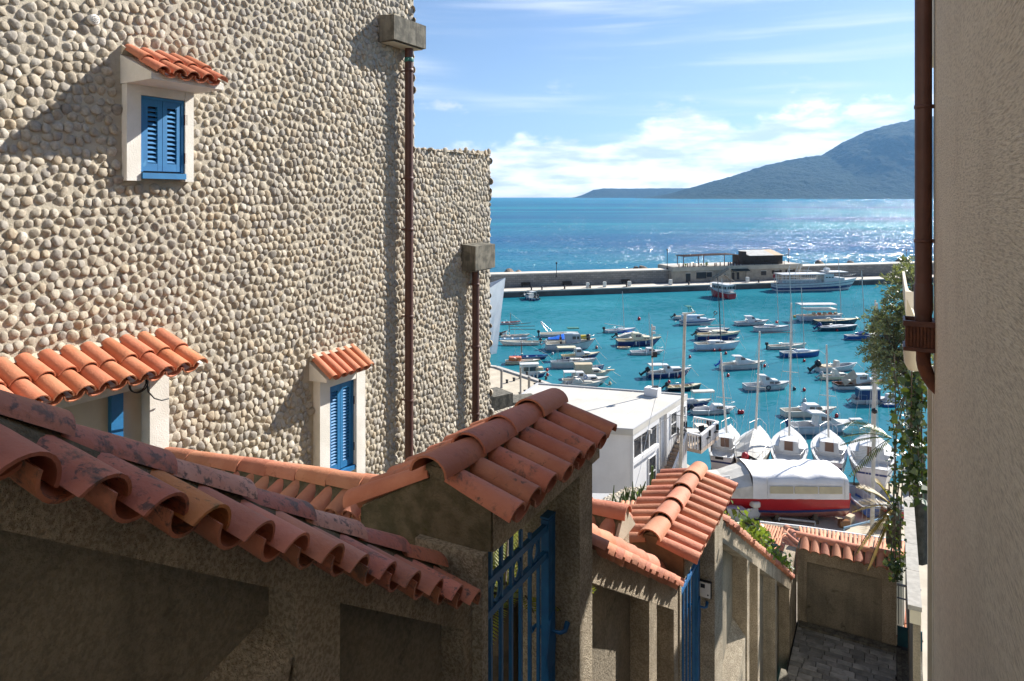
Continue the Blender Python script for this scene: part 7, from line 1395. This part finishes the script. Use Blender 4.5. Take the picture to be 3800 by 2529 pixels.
ivy('bright green ivy creeping over the coping of the finned wall', wl_, 120, .085, IVYL, .065)
ivy('dense ivy clump on the lower end of the finned wall', [[lane(t_, -2.6 + k * .16, ez3(t_) + .26 + .08 * math.sin(t_)) for t_ in np.linspace(13.4, 16.6, 5)] for k in range(4)], 170, .10, IVY, .09, frac2=.4)
def frond(mb, stem, p, d, L_, wid, n, droop, up=ZV):
    d = d.normalized(); pts = [p + d * L_ * f - ZV * droop * L_ * f * f for f in np.linspace(0, 1, 9)]; stem.tube(pts, [.012 * (1 - .08 * i) for i in range(9)], 4, caps=False)
    for k in range(n):
        f = .08 + .92 * k / n; i = min(7, int(f * 8)); q = pts[i].lerp(pts[i + 1], f * 8 - i); tg = (pts[i + 1] - pts[i]).normalized(); s = tg.cross(up).normalized(); l_ = wid * math.sin(math.pi * min(.97, .12 + f * .86)) ** .7
        for sg in (1, -1): leaf(mb, q, s * sg + tg * .75 + up * .25, up + s * .2, l_, max(.012, wid * .10))
def frondplant(label, c, fr, m, nm, cat, wid, n, trunk=None):
    o = thing(nm, label, cat, c); lf = MB(); st_ = MB()
    for d, L_, dr in fr: frond(lf, st_, Vector(c), Vector(d), L_, wid, n, dr)
    if trunk: st_.tube([Vector(c) - ZV * trunk, Vector(c)], [.16, .13], 8)
    st_.obj('stem', BARK if trunk else EUPH, o); lf.obj('fronds', m, o)
cy = [((math.cos(a), math.sin(a), random.uniform(.45, 1.4)), random.uniform(.9, 1.3), random.uniform(.25, .6)) for a in np.linspace(0, 6.28, 26)]
frondplant('yellow-green cycad in sun behind the near blue gate', lane(4.98, -2.76, -3.28), cy, CYC, 'cycad', 'plant', .17, 30, .9)
frondplant('green palm fronds arching left of the ivy curtain', lane(16.5, .02, -5.0), [((-1, -.1, .15), 1.15, .25), ((-.9, .3, .5), 1.0, .3), ((-.8, -.2, -.25), 1.1, .35), ((-.9, 0, .3), 1.1, .3)], GPALM, 'palm', 'palm', .34, 26)
frondplant('dry yellow palm fronds low beside the ivy curtain', lane(17.2, .06, -6.7), [((-1, .1, .9), 1.0, .3), ((-1, 0, .3), .95, .4), ((-.9, -.3, -.2), .9, .5), ((-.7, .2, 1.6), .8, .3), ((-.8, .1, -.6), 1.0, .5), ((-.6, .1, -1.2), 1.2, .3)], YPALM, 'palm', 'palm', .30, 26, .8)
eu = thing('euphorbia', 'branching green succulent in front of the white building', 'plant', at(640, 520, 18)); b = MB()
for _ in range(120):
    p = at(640 + random.gauss(0, 11), 516 + random.gauss(0, 6), 17 + random.gauss(0, .35)); d = (Vector((0, 0, 1)) + rv() * .5); 
    for k in range(2): q = p + d * .3 * k * .5; b.tube([q, q + d * .14 + rv() * .03, q + d * .30], [.022, .024, .010], 5)
b.obj('stems', EUPH, eu); eu.children[0]['kind'] = 'stuff'; b = MB(); b.tube([at(652, 520, 17), at(652, 484, 17), at(652.3, 466, 17)], [.05, .045, .03], 6); b.obj('tall_stem', EUPH, eu); b = MB(); b.tube([at(640, 560, 17), at(640, 516, 17)], .09, 7); b.obj('trunk', BARK, eu)
ivy('bright bush at the foot of the white building by the succulent', [[at(658, 512, 18), at(664, 504, 18.4), at(670, 498, 18.6)], [at(652, 508, 18), at(657, 500, 18.4)]], 120, .13, IVYL, .17, nm='bush')

# ================================================================ air
if HAZE:
    hz = bpy.data.materials.new('haze'); hz.use_nodes = True; t = NT(hz.node_tree)
    v_ = t.n('ShaderNodeVolumePrincipled', i_Color=(.25, .55, 1, 1), i_Density=HAZE, i_Anisotropy=.25); t.n('ShaderNodeOutputMaterial', i_Volume=v_.outputs[0])
    b = MB(); b.box((0, 0, 598), (27800, 27800, 1203.6)); setp(b.obj('haze', hz), kind='stuff')
